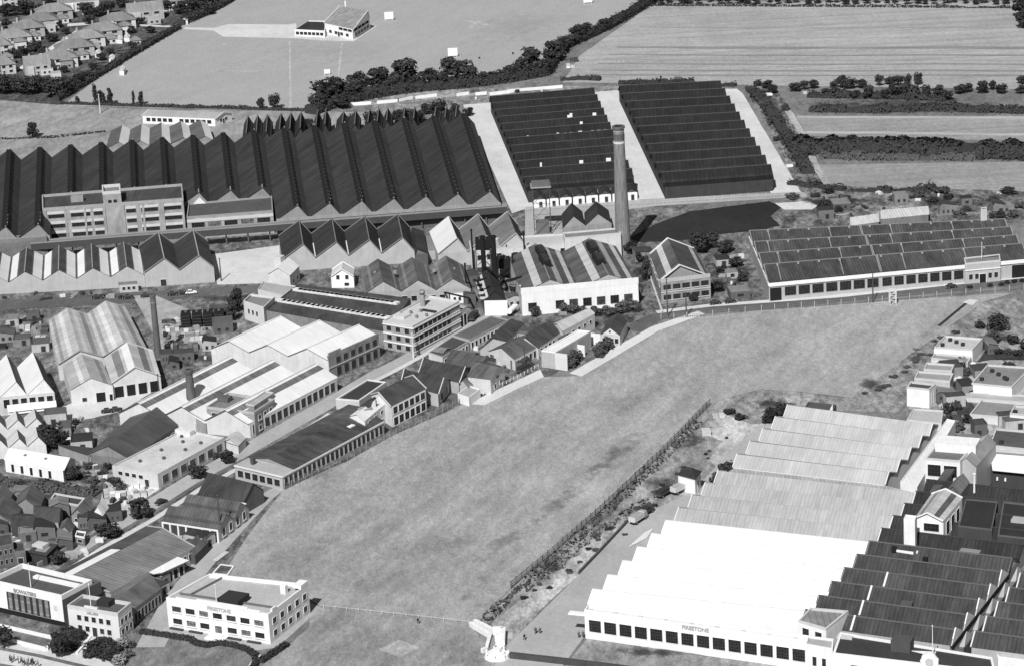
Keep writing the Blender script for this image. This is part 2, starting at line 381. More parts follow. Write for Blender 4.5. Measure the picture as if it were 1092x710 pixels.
# ------------------------------------------------------------------ the ground
mb = MB(); R_ = 9000
mb.face([(-R_, -R_, 0), (R_, -R_, 0), (R_, R_, 0), (-R_, R_, 0)], M('soil', .23, .10)); o = mb.build('ground'); o['kind'] = 'structure'
GRASS = M('grass', .34, .235, None and 0 or .24, 1.0); GRASS = M('grass', .365, .245, 1.0, .95)
SPORT = M('grass', .36, .29, 1.6, .5); MEADOW = M('grass', .34, .22, 1.5, 1.1); LAWN = M('grass', .18, .10, 2.0, 1.1)
CROP = M('crop', .40, .25, 1.0, 1.0); CROP2 = M('crop', .33, .20, 1.3, 1.0); SCRUB = M('soil', .25, .06, 3.0, 1.6)
YARD = M('soil', .24, .06, 3.0, 1.5); ROAD = M('road', .40, .29, 2.0); DROAD = M('road', .13, .07, 2.0); PALE = M('road', .60, .46, 3.0)
BANK = M('soil', .46, .26, 3.0, 1.5); GARDEN = M('soil', .12, .04, 4.0, 1.5); CINDER = M('road', .028, .014, 2.0); COURT = M('road', .035, .018, 2.0)
sheet('suburb_ground', [(-40, -40), (300, -40), (252, 0), (190, 31), (118, 76), (62, 112), (-40, 104)], GARDEN, 1)
sheet('sports_field', wavy([(66, 113), (118, 74), (190, 30), (252, -2), (300, -40), (760, -40), (694, 4), (640, 30), (600, 44), (580, 68), (520, 90), (400, 100), (340, 119)], 1.2, 14, 3), SPORT, 2)
sheet('meadow', wavy([(-40, 104), (60, 112), (150, 117), (330, 119), (400, 120), (400, 150), (-40, 190)], .8, 12, 4), MEADOW, 3)
sheet('pavilion_path', [(191, 29.5), (228, 30), (244, 26), (306, 26.5), (316, 25), (316, 41), (305, 41), (238, 39.5), (228, 33), (191, 31)], PALE, 4)
sheet('pavilion_terrace', [(304, 40.5), (318, 30), (398, 27), (402, 28), (377, 44.5), (342, 43.5)], PALE, 5)
for k, (x0, y0, x1, y1) in enumerate(((495, 22, 520, 27), (225, 76, 275, 76), (238, 47, 258, 49), (500, 31, 512, 22))):
    strip('worn_grass', [(x0, y0), (x1, y1)], 3.2, M('grass', .42, .36), 4+k)
for k, (x0, y0, x1, y1) in enumerate(((309, 44, 310, 118), (365, 45, 360, 88))):
    strip('footpath', [(x0, y0), (x1, y1)], 1.0, M('grass', .46, .38), 8+k)
# arable land to the right
sheet('crop_field', wavy([(600, 88), (618, 60), (690, 9), (700, 2), (1140, 2), (1140, 96), (860, 92)], .5, 14, 8), CROP, 2)
for k, (y, w, v) in enumerate(((40.5, 3.0, .44), (51.5, 5.5, .13), (59.5, 2.4, .12), (69, 2.6, .2), (76, 3.2, .17), (81, 3, .19), (30, 2.5, .36), (64, 5, .40))):
    x0 = 690-(y-8)*1.15
    strip('field_strip', [(x0+18, y-1), (760, y-.3), (900, y), (1000, y-.6), (1140, y+.4)], [w*.5, w, w*.8, w, w], M('crop', .2+v*.42, (.2+v*.42)*.7, 2.5, 1.0), 11+k)
sheet('crop_field', wavy([(700, -4), (1140, -12), (1140, -60), (760, -60)], .5, 14, 9), CROP2, 3)
sheet('crop_field', wavy([(848, 124), (1140, 124), (1140, 152), (1092, 151), (862, 145)], .5, 14, 10), CROP2, 4)
sheet('crop_field', wavy([(868, 176), (1140, 172), (1140, 206), (960, 204), (880, 196)], .6, 12, 11), CROP2, 5)
strip('field_strip', [(858, 141.5), (950, 142), (1092, 144)], 4, M('crop', .42, .34), 7)
strip('field_strip', [(850, 125), (1092, 126)], 4, M('crop', .42, .34), 8)
sheet('scrub_ground', wavy([(826, 92), (846, 122), (866, 176), (885, 198), (1140, 206), (1140, 238), (1070, 238), (800, 250), (830, 225), (855, 210), (800, 92)], 1.5, 8, 12), SCRUB, 6)
sheet('scrub_ground', wavy([(380, 108), (470, 96), (600, 92), (770, 92), (768, 99), (522, 112), (480, 124), (390, 122)], .8, 8, 13), M('soil', .34, .14, 3.0, 1.4), 5)
strip('field_track', [(372, 113), (430, 108), (482, 102), (600, 96)], 5, M('soil', .40, .28), 9)
strip('field_track', [(840, 118), (857, 145), (870, 178), (884, 200)], 3, M('soil', .42, .28), 10)
# works ground
sheet('works_yard', wavy([(-60, 262), (200, 245), (540, 215), (566, 221), (714, 212), (800, 246), (815, 318), (700, 338), (660, 372), (578, 404), (500, 436), (380, 500), (300, 526), (262, 574), (236, 616), (170, 680), (130, 684), (60, 720), (-60, 720)], .6, 10, 14), YARD, 3)
sheet('concrete_apron', [(494, 112), (523, 110), (569, 220), (546, 228)], PALE, 7)
sheet('concrete_apron', [(631, 99), (662, 96), (717, 212), (680, 218), (652, 160)], PALE, 8)
sheet('concrete_apron', wavy([(766, 95), (786, 95), (792, 100), (855, 207), (824, 210)], .5, 9, 3), PALE, 9)
sheet('concrete_apron', [(560, 221), (684, 213), (856, 205), (862, 210), (700, 220), (668, 224), (660, 247), (560, 258)], ROAD, 10)
sheet('cinder_yard', wavy([(670, 255), (700, 239), (735, 226), (820, 215), (834, 221), (822, 231), (832, 241), (812, 246), (770, 250), (720, 258), (685, 259)], .8, 6, 31), CINDER, 12)
sheet('concrete_slab', wavy([(826, 217), (864, 215), (872, 220), (866, 224), (836, 224)], .6, 5, 5), PALE, 13)
sheet('yard_paving', [(224, 272), (298, 262), (299, 302), (232, 304)], PALE, 11)
sheet('yard_paving', wavy([(142, 316), (163, 314), (200, 330), (226, 345), (216, 392), (172, 372), (150, 330)], .8, 7, 2), M('road', .42, .22, 4), 12)
sheet('yard_paving', wavy([(62, 436), (80, 428), (150, 412), (172, 412), (130, 438), (98, 446), (62, 450)], .8, 7, 6), PALE, 13)
sheet('yard_paving', wavy([(112, 514), (150, 500), (172, 520), (130, 548), (104, 548)], 1.2, 6, 16), M('soil', .62, .34, 4), 14)
sheet('service_road', [(-60, 324), (60, 317), (300, 303), (300, 309), (150, 323), (60, 328), (-60, 334)], DROAD, 11)
# the works road from lower left to the middle of the picture
strip('works_road', [(20, 622), (60, 598), (106, 570), (160, 540), (215, 506), (262, 480), (345, 433), (400, 400), (455, 372), (512, 344), (545, 328)], [9, 8.5, 8.5, 8, 8, 7.5, 7.5, 7, 7, 7, 6], ROAD, 16)
strip('pavement', [(44, 626), (110, 584), (165, 553), (214, 521), (262, 495), (340, 449), (352, 441)], 2.2, PALE, 18)
strip('pavement', [(370, 421), (420, 396), (448, 381), (470, 368), (500, 353), (530, 338)], 2.2, PALE, 19)
strip('grass_verge', [(40, 622), (108, 579), (163, 547), (213, 515), (260, 490)], 1.8, LAWN, 20)
# the lane beside the field
strip('works_lane', [(160, 690), (186, 640), (214, 604), (240, 575), (262, 551), (284, 530), (302, 518)], [8, 7, 6.5, 6, 6, 5, 4], ROAD, 17)
# estate road in front of the long right-hand works
strip('estate_road', [(672, 352), (700, 338), (740, 332), (815, 326), (897, 319), (1000, 309), (1140, 296)], 7.5, DROAD, 14)
strip('pavement', [(700, 333), (757, 326), (822, 321.5), (897, 316), (1000, 304.5), (1140, 291)], 3.2, PALE, 15)
# the great field
FIELD = [(236, 616), (262, 574), (284, 545), (303, 521), (372, 491), (417, 464), (450, 451), (496, 430), (516, 431), (550, 414), (578, 402), (619, 401), (660, 377), (700, 353), (748, 336), (812, 331), (897, 325), (1084, 312), (1050, 322), (1001, 356), (955, 390), (914, 418), (909, 424), (838, 416), (812, 415), (772, 425), (758, 431), (700, 489), (640, 545), (590, 590), (545, 627), (512, 662), (500, 665), (345, 648), (320, 632)]
sheet('grass_field', wavy(FIELD, .5, 16, 21), GRASS, 13)
DG = M('grass', .21, .12, 2, 1.2); LG = M('grass', .46, .34, 2, 1.1)
for k, (pts, m, al) in enumerate((([(700, 452), (676, 460), (655, 470), (636, 492), (612, 512), (622, 520), (660, 492), (694, 466)], DG, .8), ([(612, 512), (590, 528), (560, 552), (570, 560), (600, 545), (624, 522)], DG, .8),
    ([(560, 552), (530, 572), (500, 592), (510, 606), (545, 588), (572, 566)], DG, .7), ([(500, 560), (420, 575), (380, 596), (420, 606), (490, 592), (530, 570)], DG, .6), ([(400, 596), (330, 610), (330, 632), (400, 646), (470, 640), (500, 616), (460, 600)], DG, .5),
    ([(330, 560), (280, 590), (262, 620), (300, 628), (350, 600), (370, 570)], DG, .5), ([(640, 520), (610, 542), (580, 566), (586, 572), (626, 546), (650, 524)], LG, .7), ([(480, 470), (420, 490), (360, 530), (400, 550), (470, 530), (520, 490)], LG, .4),
    ([(800, 360), (720, 380), (640, 410), (690, 430), (800, 400), (880, 370)], LG, .5), ([(620, 430), (560, 450), (520, 480), (580, 480), (640, 450)], DG, .4), ([(960, 330), (880, 345), (860, 370), (920, 380), (980, 350)], LG, .5), ([(1040, 318), (1000, 330), (980, 352), (960, 372), (985, 368), (1020, 342)], DG, .4),
    ([(540, 600), (500, 620), (480, 645), (510, 655), (545, 622)], DG, .7), ([(420, 520), (380, 535), (350, 560), (400, 570), (440, 545)], DG, .35), ([(720, 400), (650, 420), (600, 440), (660, 450), (740, 420)], DG, .3),
    ([(470, 690), (520, 672), (536, 690), (520, 712), (440, 715)], DG, .9), ([(200, 690), (170, 700), (190, 715), (240, 712), (240, 698)], DG, .5), ([(300, 20), (260, 60), (320, 80), (420, 70), (430, 40)], LG, .4), ([(560, 10), (500, 20), (480, 50), (560, 50), (640, 15)], DG, .35), ([(130, 90), (120, 108), (200, 112), (220, 96)], LG, .35), ([(60, 120), (-10, 130), (0, 145), (90, 140), (160, 128)], LG, .5))):
    soft_patch('grass_patch', wavy(pts, 2.0, 6, 60+k), m, al*(.6 if k < 3 else .3), 15+k*.25)
DS_ = M('soil', .07, .03, 4, 1.5); LS_ = M('soil', .5, .36, 4, 1.3)
for k, (x, y, w, h, m, al) in enumerate(((700, 515, 40, 16, DS_, .6), (740, 470, 34, 18, DS_, .8), (640, 560, 26, 10, DS_, .4), (820, 430, 60, 12, DS_, .9), (590, 605, 30, 16, DS_, .8), (930, 410, 40, 16, DS_, .7), (980, 380, 26, 20, DS_, .7), (1060, 360, 60, 14, DS_, .9), (1060, 345, 80, 10, LS_, .6), (760, 452, 26, 12, LS_, .9),
    (780, 290, 60, 34, DS_, .9), (680, 300, 24, 50, DS_, .8), (720, 262, 100, 10, LS_, .5), (900, 215, 110, 12, DS_, .8), (1020, 215, 90, 14, DS_, .8), (960, 222, 80, 6, LS_, .7), (1040, 228, 60, 8, LS_, .7), (870, 232, 60, 10, LS_, .5), (70, 545, 110, 70, DS_, .8), (40, 600, 90, 30, DS_, .8), (150, 470, 90, 50, DS_, .6), (60, 470, 60, 30, DS_, .8), (70, 510, 120, 16, DS_, .8), (20, 350, 70, 40, LS_, .5), (190, 350, 90, 50, LS_, .5), (210, 380, 60, 30, DS_, .7),
    (520, 290, 60, 60, DS_, .9), (600, 240, 60, 16, LS_, .6), (480, 400, 90, 40, DS_, .8), (560, 370, 90, 30, DS_, .7), (440, 260, 60, 30, DS_, .7), (240, 318, 120, 10, DS_, .7), (1050, 440, 80, 60, DS_, .5), (660, 340, 50, 16, DS_, .8), (700, 695, 120, 14, DS_, .7), (820, 112, 20, 50, DS_, .8), (960, 112, 240, 22, DS_, .5), (430, 108, 80, 8, DS_, .5), (560, 98, 80, 6, DS_, .5), (180, 600, 60, 30, DS_, .7), (330, 500, 60, 30, DS_, .3), (20, 120, 60, 16, LS_, .3))):
    pts = [(x+w/2*math.cos(a*math.pi/6), y+h/2*math.sin(a*math.pi/6)) for a in range(12)]
    soft_patch('worn_ground', wavy(pts, 1.5, 6, 160+k), m, al, 28+k*.2)
sheet('concrete_slab', [(1026, 323), (1034, 319.5), (1043, 321), (1037, 326)], PALE, 23)
strip('drain', [(1001, 348), (1030, 324)], 1.2, DARK, 24)
# around the field
sheet('pavement', [(607, 398), (620, 401.5), (660, 378), (702, 353), (752, 335), (744, 332), (694, 349), (655, 371)], M('road', .62, .5, 2), 22)
sheet('pavement', [(494, 423), (500, 431), (517, 432), (552, 414.5), (580, 402), (576, 394), (540, 411), (512, 424)], M('road', .62, .5, 2), 23)
sheet('bank', wavy([(758, 431), (772, 425), (812, 415), (838, 416), (900, 424), (970, 380), (1001, 356), (1050, 322), (1140, 312), (1140, 420), (960, 440), (842, 436), (735, 530), (700, 545), (660, 572), (600, 626), (540, 690), (500, 700), (512, 662), (545, 627), (700, 489)], .7, 9, 24), M('soil', .34, .15, 2.5, 1.4), 8)
sheet('sandy_bank', wavy([(524, 664), (565, 632), (600, 603), (628, 578), (660, 556), (668, 560), (617, 613), (570, 655), (542, 688), (530, 676)], 1.2, 6, 25), BANK, 10)
sheet('sandy_bank', wavy([(752, 455), (770, 440), (800, 452), (836, 450), (830, 462), (800, 470), (768, 500), (756, 490), (770, 470), (750, 462)], 1.6, 6, 26), M('soil', .55, .3, 3, 1.2), 10)
sheet('bare_earth', wavy([(838, 424), (846, 421), (856, 424), (852, 431), (842, 432)], .5, 4, 27), BANK, 11)
sheet('factory_road', [(542, 687), (617, 612.5), (668, 558), (704, 540), (738, 524), (780, 480), (808, 455), (850, 440), (860, 450), (800, 500), (760, 545), (706, 566), (640, 640), (622, 680), (600, 710), (560, 735), (516, 720), (536, 700)], ROAD, 12)
sheet('entrance_lawn', wavy([(626, 681), (740, 698), (862, 712), (900, 740), (560, 735), (604, 708)], .6, 9, 28), M('soil', .34, .16, 3, 1.2), 13)
sheet('lawn', wavy([(332, 642), (345, 648), (500, 665), (512, 680), (540, 700), (520, 740), (240, 740), (286, 704), (312, 684), (330, 668)], .4, 10, 29), M('grass', .32, .21, 2, 1.1), 9)
strip('concrete_slab', [(415, 696), (437, 686)], 8, M('grass', .42, .34), 10)
sheet('lawn', wavy([(148, 676), (205, 683), (232, 688), (262, 693), (272, 700), (262, 740), (128, 740), (134, 700)], .4, 9, 30), M('grass', .22, .12, 3, 1.2), 9)
sheet('building_apron', [(172, 668), (176, 632), (326, 640), (342, 648), (296, 690), (270, 694), (236, 686), (205, 681), (150, 672)], ROAD, 11)
# frontage at lower left
sheet('pavement', [(-60, 672), (-60, 740), (120, 740), (132, 718), (110, 700), (90, 697), (0, 682)], PALE, 8)
strip('grass_verge', [(-40, 685), (0, 691), (40, 698.5), (80, 708), (120, 717)], 1.7, LAWN, 10)
strip('grass_verge', [(-40, 704), (0, 709), (40, 716), (80, 722)], 2.0, LAWN, 14)
sheet('lawn', [(-40, 660), (0, 663), (68, 676), (60, 684), (-40, 666)], LAWN, 12)
sheet('lawn', [(-40, 670), (6, 674), (60, 686), (52, 692), (-40, 678)], LAWN, 13)
sheet('dark_courtyard', [(975, 545), (1000, 505), (1040, 506), (1140, 512), (1140, 600), (1000, 590)], COURT, 14)
sheet('yard_paving', wavy([(1000, 425), (1030, 405), (1050, 382), (1140, 376), (1140, 520), (1050, 512), (1020, 470)], .8, 7, 33), M('soil', .42, .2, 3, 1.2), 15)
sheet('dark_yard', wavy([(1004, 428), (1034, 424), (1042, 440), (1036, 452), (1010, 448)], .8, 5, 34), M('soil', .08, .04, 3), 17)
sheet('dark_yard', wavy([(1042, 386), (1052, 372), (1140, 376), (1140, 384), (1056, 384)], .8, 5, 35), M('soil', .05, .02, 3), 18)
sheet('dark_yard', wavy([(990, 420), (1008, 414), (1018, 400), (1024, 386), (1036, 392), (1030, 410), (1010, 424), (1000, 432)], .8, 5, 36), M('soil', .08, .03, 3), 19)

for k, pts in enumerate(([(520, 650), (560, 610), (640, 540), (700, 480), (752, 428)],)):
    for dx in (0, 5): strip('wheel_track', wavy([(x+dx, y) for x, y in pts], 1.5, 12, 90+k, False), .6, M('grass', .38, .30), 24+2*k+(dx > 0))
# ------------------------------------------------------------------ upper left: the great sawtooth shed and its neighbours
b = Bld('sawtooth_factory', 'huge dark sawtooth shed of many parallel ridges filling the upper left', 'factory', 8, (-51, 260), (534, 217), (506, 132), (-43, 176))
SECT = ((0, 3, 0), (3, 7, .34), (7, 10, .235), (10, 17, 0))
mb = MB(); wd, wl_ = M('wall', .13, .08), M('wall', .2, .13)
for i, (k0, k1, v0) in enumerate(SECT):
    u0, u1 = k0/17, k1/17; mb.face([b.P(u0, v0, 0), b.P(u1, v0, 0), b.P(u1, v0, 8), b.P(u0, v0, 8)], wd); mb.face([b.P(u1, 1, 0), b.P(u0, 1, 0), b.P(u0, 1, 8), b.P(u1, 1, 8)], wl_)
    vn = SECT[i+1][2] if i < 3 else 1
    a_, b_ = min(v0, vn), max(v0, vn); mb.face([b.P(u1, a_, 0), b.P(u1, b_, 0), b.P(u1, b_, 8), b.P(u1, a_, 8)], wd)
mb.face([b.P(0, 1, 0), b.P(0, 0, 0), b.P(0, 0, 8), b.P(0, 1, 8)], wl_); b.wo = b.put(mb, 'wall')
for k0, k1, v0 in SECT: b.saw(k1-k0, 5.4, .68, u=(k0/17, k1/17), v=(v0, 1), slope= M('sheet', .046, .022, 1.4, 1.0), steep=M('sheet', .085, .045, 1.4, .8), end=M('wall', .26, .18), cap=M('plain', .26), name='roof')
b.band('f', 7.2, 8.4, M('wall', .3, .2), .5, 10/17, 1, name='gutter_ledge'); b.band('f', 7.2, 8.4, M('wall', .3, .2), .5, 0, 3/17, name='gutter_ledge')
b.win('f', 26, .56, .99, 3.6, 5.4, .3, frame=M('plain', .12), nx=2, ny=2)
for i in range(17):      # dormer-like ventilators beading every ridge
    t = (i+.7)/17
    mb = MB()
    v0 = [s_[2] for s_ in SECT if s_[0] <= i < s_[1]][0]
    for k in range(22):
        if .02+k*.0445 < v0+.01: continue
        c = b.P(t-.003, .02+k*.0445, 12.2); d = b.q[3]-b.q[0]; mb.box((c.x, c.y, 12.0), 1.05, 1.9, 2.1, BLACK, math.atan2(d.y, d.x)-math.pi/2)
    b.put(mb, 'ridge_ventilator_row')
for i in (0, 1, 2, 11, 12, 13, 14, 15):  # glints near the ridge fronts, painted as small white bars
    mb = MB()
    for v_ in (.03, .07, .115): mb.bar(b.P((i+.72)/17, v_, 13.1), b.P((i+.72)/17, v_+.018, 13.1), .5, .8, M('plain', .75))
    b.put(mb, 'ridge_glint')
b = Bld('pipe_gallery', 'long covered pipe gallery on posts in front of the great dark sawtooth shed', 'gallery', 6.5, (6, 264), (541, 222), (541, 219.5), (6, 261))
b.wall(7.0, M('plain', .06), base=4.4, name='gallery_body'); b.flat(7.4, M('road', .22, .15), .4, .3, M('plain', .25))
mb = MB()
for k in range(24):
    c = b.P(k/23, .5, 0); mb = MB(); mb.box(c, .25, .25, 4.4, M('plain', .1)); b.put(mb, 'post')
b = Bld('lean_to_shed', 'low flat grey roof running left from the three-storey brick office block', 'shed', 8.6, (-30, 265), (50, 254), (49, 248), (-30, 258))
b.wall(8.3, M('wall', .2, .12)); b.flat(8.8, MFELT, .5)
OB = M('brick', .30, .23)
b = Bld('office_block', 'three-storey brick office block with a taller stair tower, before the great sawtooth shed', 'office block', 14, (45, 222.5), (195.5, 211.5), (194, 196), (44.5, 208))
b.wall(13, OB); b.flat(14, SLATE, 1.0, .5, M('wall', .34, .26))
LB = M('wall', .55, .45)
for (t0, t1) in ((.085, .205), (.29, .49), (.545, .63), ):
    pass
bays = [(.03, .17), (.19, .34), (.355, .425), (.585, .66), (.69, .82), (.85, .985)]
for r_, z0 in enumerate((1.2, 5.2, 9.3)):
    for (t0, t1) in bays:
        b.win('f', 1, t0, t1, z0+.3, z0+1.7, .9, frame=M('plain', .18), nx=5, ny=2, bar=.1)
        mb = MB(); b.wbox('f', t0, t1, z0+1.9, z0+2.9, -.02, .2, LB, mb); b.put(mb, 'lintel_panel', b.wo)
b.piers('f', 3, .5, 13, OB, .8, .35, .02, .435); b.piers('f', 3, .5, 13, OB, .8, .35, .57, .99)
b.rbox(.25, .5, 5, 3, 13, 2.2, M('wall', .3, .22), 'stair_housing')
t = Bld('stair_tower', 'square brick stair tower rising through the middle of the three-storey office block', 'tower', 18.2, (109, 205), (128.5, 203.5), (128, 196), (108.5, 197.5))
t.wall(17, OB); t.flat(18.2, MFELT, 1.2, .5, LB)
for z0 in (1.5, 5.5, 9.2, 13): t.win('f', 2, .22, .8, z0, z0+1.6, .62, frame=M('plain', .2), nx=2, ny=2)
b = Bld('office_annexe', 'lower brick annexe with large windows to the right of the three-storey block', 'annexe', 9.5, (199, 231.5), (291, 224.5), (290, 209), (201, 217))
b.wall(8.8, OB); b.flat(9.5, M('road', .10, .06), .7, .4, M('wall', .3, .22))
b.win('f', 5, .03, .98, 4.6, 6.8, .8, frame=M('plain', .4), nx=4, ny=2, glasses=[GLASS, M('glass', .12)]); b.band('f', 7.0, 8.2, LB, .2)
for k, (x, y) in enumerate(((213, 213), (248, 209), (282, 205.5))):
    mb = MB(); c = G(x, y+4, 9)
    e = [c+Vector((-2.6, -1, 0)), c+Vector((2.6, -1, 0)), c+Vector((.3, -1, 2.6))]; g_ = [p+Vector((0, 1.6, 0)) for p in e]; mb.face(e, M('wall', .7, .6)); mb.face(g_[::-1], M('wall', .7, .6))
    for j in range(3): mb.face([e[j], g_[j], g_[(j+1) % 3], e[(j+1) % 3]][::-1], M('wall', .6, .5))
    b.put(mb, 'gable_light')
# striped and dark small sawtooth rows
SW = M('wall', .42, .33)
b = Bld('striped_shed', 'row of five gabled sheds with white and dark striped roofs before the office block', 'shed', 4.8, (-27, 302.5), (154, 293), (150, 268), (-22, 277))
b.wall(4.8, SW); b.saw(5, 3.8, .5, M('sheet', .12, .07), None, SW, stripes=[(0, .08, .52, WHITEROOF), (1, .05, .55, WHITEROOF), (0, .62, 1, SLATE), (1, .62, 1, SLATE)], cap=M('plain', .25))
b = Bld('gabled_shed', 'pair of taller gabled sheds with black roofs joined to the striped row', 'shed', 6.0, (154, 290.5), (228, 285), (222, 258), (148, 263))
b.wall(6.0, SW); b.saw(2, 5.0, .6, M('sheet', .045, .025), M('sheet', .06, .04), SW, verge=M('plain', .22), vw=.25, cap=M('plain', .3)); b.door('f', .26, 2.2, 2.6)
b = Bld('flat_hut', 'small flat-roofed hut with windows against the foot of the tall gabled sheds', 'hut', 3.2, (127, 304), (147, 302.5), (146, 300), (126, 301.5))
b.wall(3, M('wall', .45, .35)); b.flat(3.3, MFELT, .3, .3); b.win('f', 3, .1, .9, 1, 2.2, .6)
b = Bld('sawtooth_shed', 'four-bay dark sawtooth shed with pale gables below the middle of the great shed', 'shed', 4.8, (301, 277), (442, 267.5), (437, 243), (297, 252))
b.wall(4.8, SW); b.saw(4, 5.6, .66, M('sheet', .042, .026), M('sheet', .035, .02), SW, verge=M('plain', .2), vw=.2, cap=M('plain', .15))
mb = MB()
for k in (1, 2, 3): mb.bar(b.P(k/4, .02, 5.4), b.P(k/4, .5, 5.4), .35, .9, M('plain', .7))
b.put(mb, 'valley_gutter', b.root)
b = Bld('lean_to_shed', 'dark lean-to against the right end of the four-bay dark sawtooth shed', 'shed', 5.2, (443, 272), (456, 270), (452, 247), (438, 249))
b.wall(5.2, M('wall', .12, .08)); b.saw(1, 2.2, .15, DARKROOF, None, M('wall', .2, .13))
b = Bld('low_wall_building', 'plain pale low building between the sawtooth sheds', 'building', 4, (446, 268), (466, 266), (462, 250), (444, 252))
b.wall(3.6, M('wall', .4, .3)); b.flat(4, MFELT, .4)
b = Bld('sawtooth_shed', 'three-bay sawtooth shed, its left roof slope bright and the others mottled grey', 'shed', 5.5, (467, 271), (561, 263), (552, 240), (458, 248))
b.wall(5.5, M('wall', .42, .32)); b.saw(3, 5.6, .68, M('sheet', .2, .12, 1, 1.2), M('sheet', .05, .03), M('wall', .45, .36), verge=M('plain', .4), vw=.25, stripes=[(0, 0, 1, WHITEROOF, (0,))])
# behind the great shed
b = Bld('ribbed_shed', 'low ribbed shed with alternate dark slopes and white glazing behind the great dark shed', 'shed', 5, (113, 158), (228, 150), (222, 133), (118, 140))
b.wall(5, M('wall', .3, .2)); b.saw(5, 2.4, .62, M('sheet', .12, .08), WHITEROOF, M('wall', .25, .18))
b = Bld('long_hut', 'long white hut with a row of dark windows beside the sports field', 'hut', 3.6, (152, 124), (229, 127), (247, 120.5), (168, 117.5))
b.wall(3.6, WHITE); b.saw(1, 1.6, .5, M('sheet', .35, .25, 1, .5), None, WHITE, ridge='u', ov=.5, verge=M('plain', .7), vw=.2)
b.win('f', 12, .04, .96, 1.2, 2.9, .72, nx=2, ny=2, skip=(5,)); b.win('r', 2, .2, .8, 1.2, 2.6, .5); b.door('r', .5, 1.4, 2.3)
for i, (x0, x1, yy) in enumerate(((258, 290, 143), (292, 325, 140), (333, 352, 137), (357, 384, 135), (388, 418, 132), (424, 446, 131), (458, 492, 127))):
    b = Bld('dark_barn', 'dark high-roofed store, %s from the left among those behind the great sawtooth shed' % ordn(i), 'store', 5, (x0, yy+9), (x1, yy+6.5), (x1+1, yy-12+i*1.2), (x0+2, yy-10+i*1.2), group='dark stores behind the great shed')
    b.wall(5, M('wall', .05, .03))
    if True: b.saw(3 if x1-x0 > 28 else 2, 4.0+.5*(i % 3), .5+.12*(i % 2), M('sheet', .04, .02), None, M('wall', .05, .03), cap=M('plain', .12), stripes=[(1, .2, .3, M('sheet', .2, .12))]); continue
    mb = MB(); n = 5; pr = [(.5-.5*math.cos(math.pi*k/n), 5+3.2*math.sin(math.pi*k/n)) for k in range(n+1)]
    for k in range(n): mb.face([b.P(pr[k][0], 0, pr[k][1]), b.P(pr[k+1][0], 0, pr[k+1][1]), b.P(pr[k+1][0], 1, pr[k+1][1]), b.P(pr[k][0], 1, pr[k][1])], M('sheet', .035, .02))
    for e in (0, 1):
        q = [b.P(x, e, z) for x, z in pr]; mb.face(q if e == 0 else q[::-1], M('wall', .07, .04))
    b.put(mb, 'roof')
# twin long dark sheds on the hill
DS = M('sheet', .020, .011, 1.6, 1.0)
def longshed(lab, A, B_, C_, D_, n):
    b = Bld('multi_bay_shed', lab, 'shed', 5, A, B_, C_, D_); b.wall(5, M('wall', .05, .03))
    for k in range(n):
        z0, z1 = k/n, (k+1)/n
        b.saw(1, 4.2, .5, DS, M('sheet', .016, .01, 1.6, 1), M('wall', .03, .02), ridge='u', v=(z0, z1), u=(.0, 1.0), name='roof', ov=.6, cap=M('plain', .075), stripes=[(0, 0, .3, M('sheet', .010, .006, 1.6, 1)), (0, .3, .45, M('sheet', .032, .014, 1.6, 1))])
        for j in range(11):
            mb = MB(); c = b.P(.05+j*.09, z0+.28/n, 6.3); mb.box(c, .35, .35, .9, M('plain', .04)); b.put(mb, 'roof_vent')
    return b
b = longshed('left of the twin dark many-bayed sheds, bright panes scattered in its roof', (563, 204), (675, 195), (631, 100), (523, 109), 12)
for (x, y, w) in ((607, 127, 4), (609, 125, 3), (617, 130, 3), (620, 134, 3), (634, 124.5, 4), (595, 146, 2.5), (604, 146, 5), (610, 145.5, 5), (619, 144, 4), (632, 143.5, 2.5), (639, 143, 4), (646, 142.5, 4), (563, 149, 2), (569, 149, 2), (620, 175.5, 4), (649, 173, 5), (577, 178, 2)):
    mb = MB(); c = G(x, y, 7.2); mb.box(c, w/5, .5, 1.6, M('plain', .75), -.05); b.put(mb, 'roof_light')
b.win('f', 8, .02, .98, 1, 3, .3, frame=WHITE)
longshed('right of the twin dark many-bayed sheds, nearest the arable fields', (709, 200), (824, 191.5), (765, 92), (660, 97), 11)
for i in range(8):
    x = 573+i*14.0; b = Bld('gabled_hut', 'little white-fronted dark-roofed hut, %s from the left below the left twin shed' % ordn(i), 'hut', 3.4, (x-4, 213.5-1.1*i), (x+8.5, 212.6-1.1*i), (x+7, 205-1.1*i), (x-5.5, 206-1.1*i), group='white-fronted huts')
    b.wall(3.4, [WHITE, M('wall', .3, .2), M('wall', .3, .2), M('wall', .3, .2)]); b.saw(1, 1.8, .5, DARKROOF, None, M('wall', .08, .05)); b.door('f', .6, 1.3, 2.4)
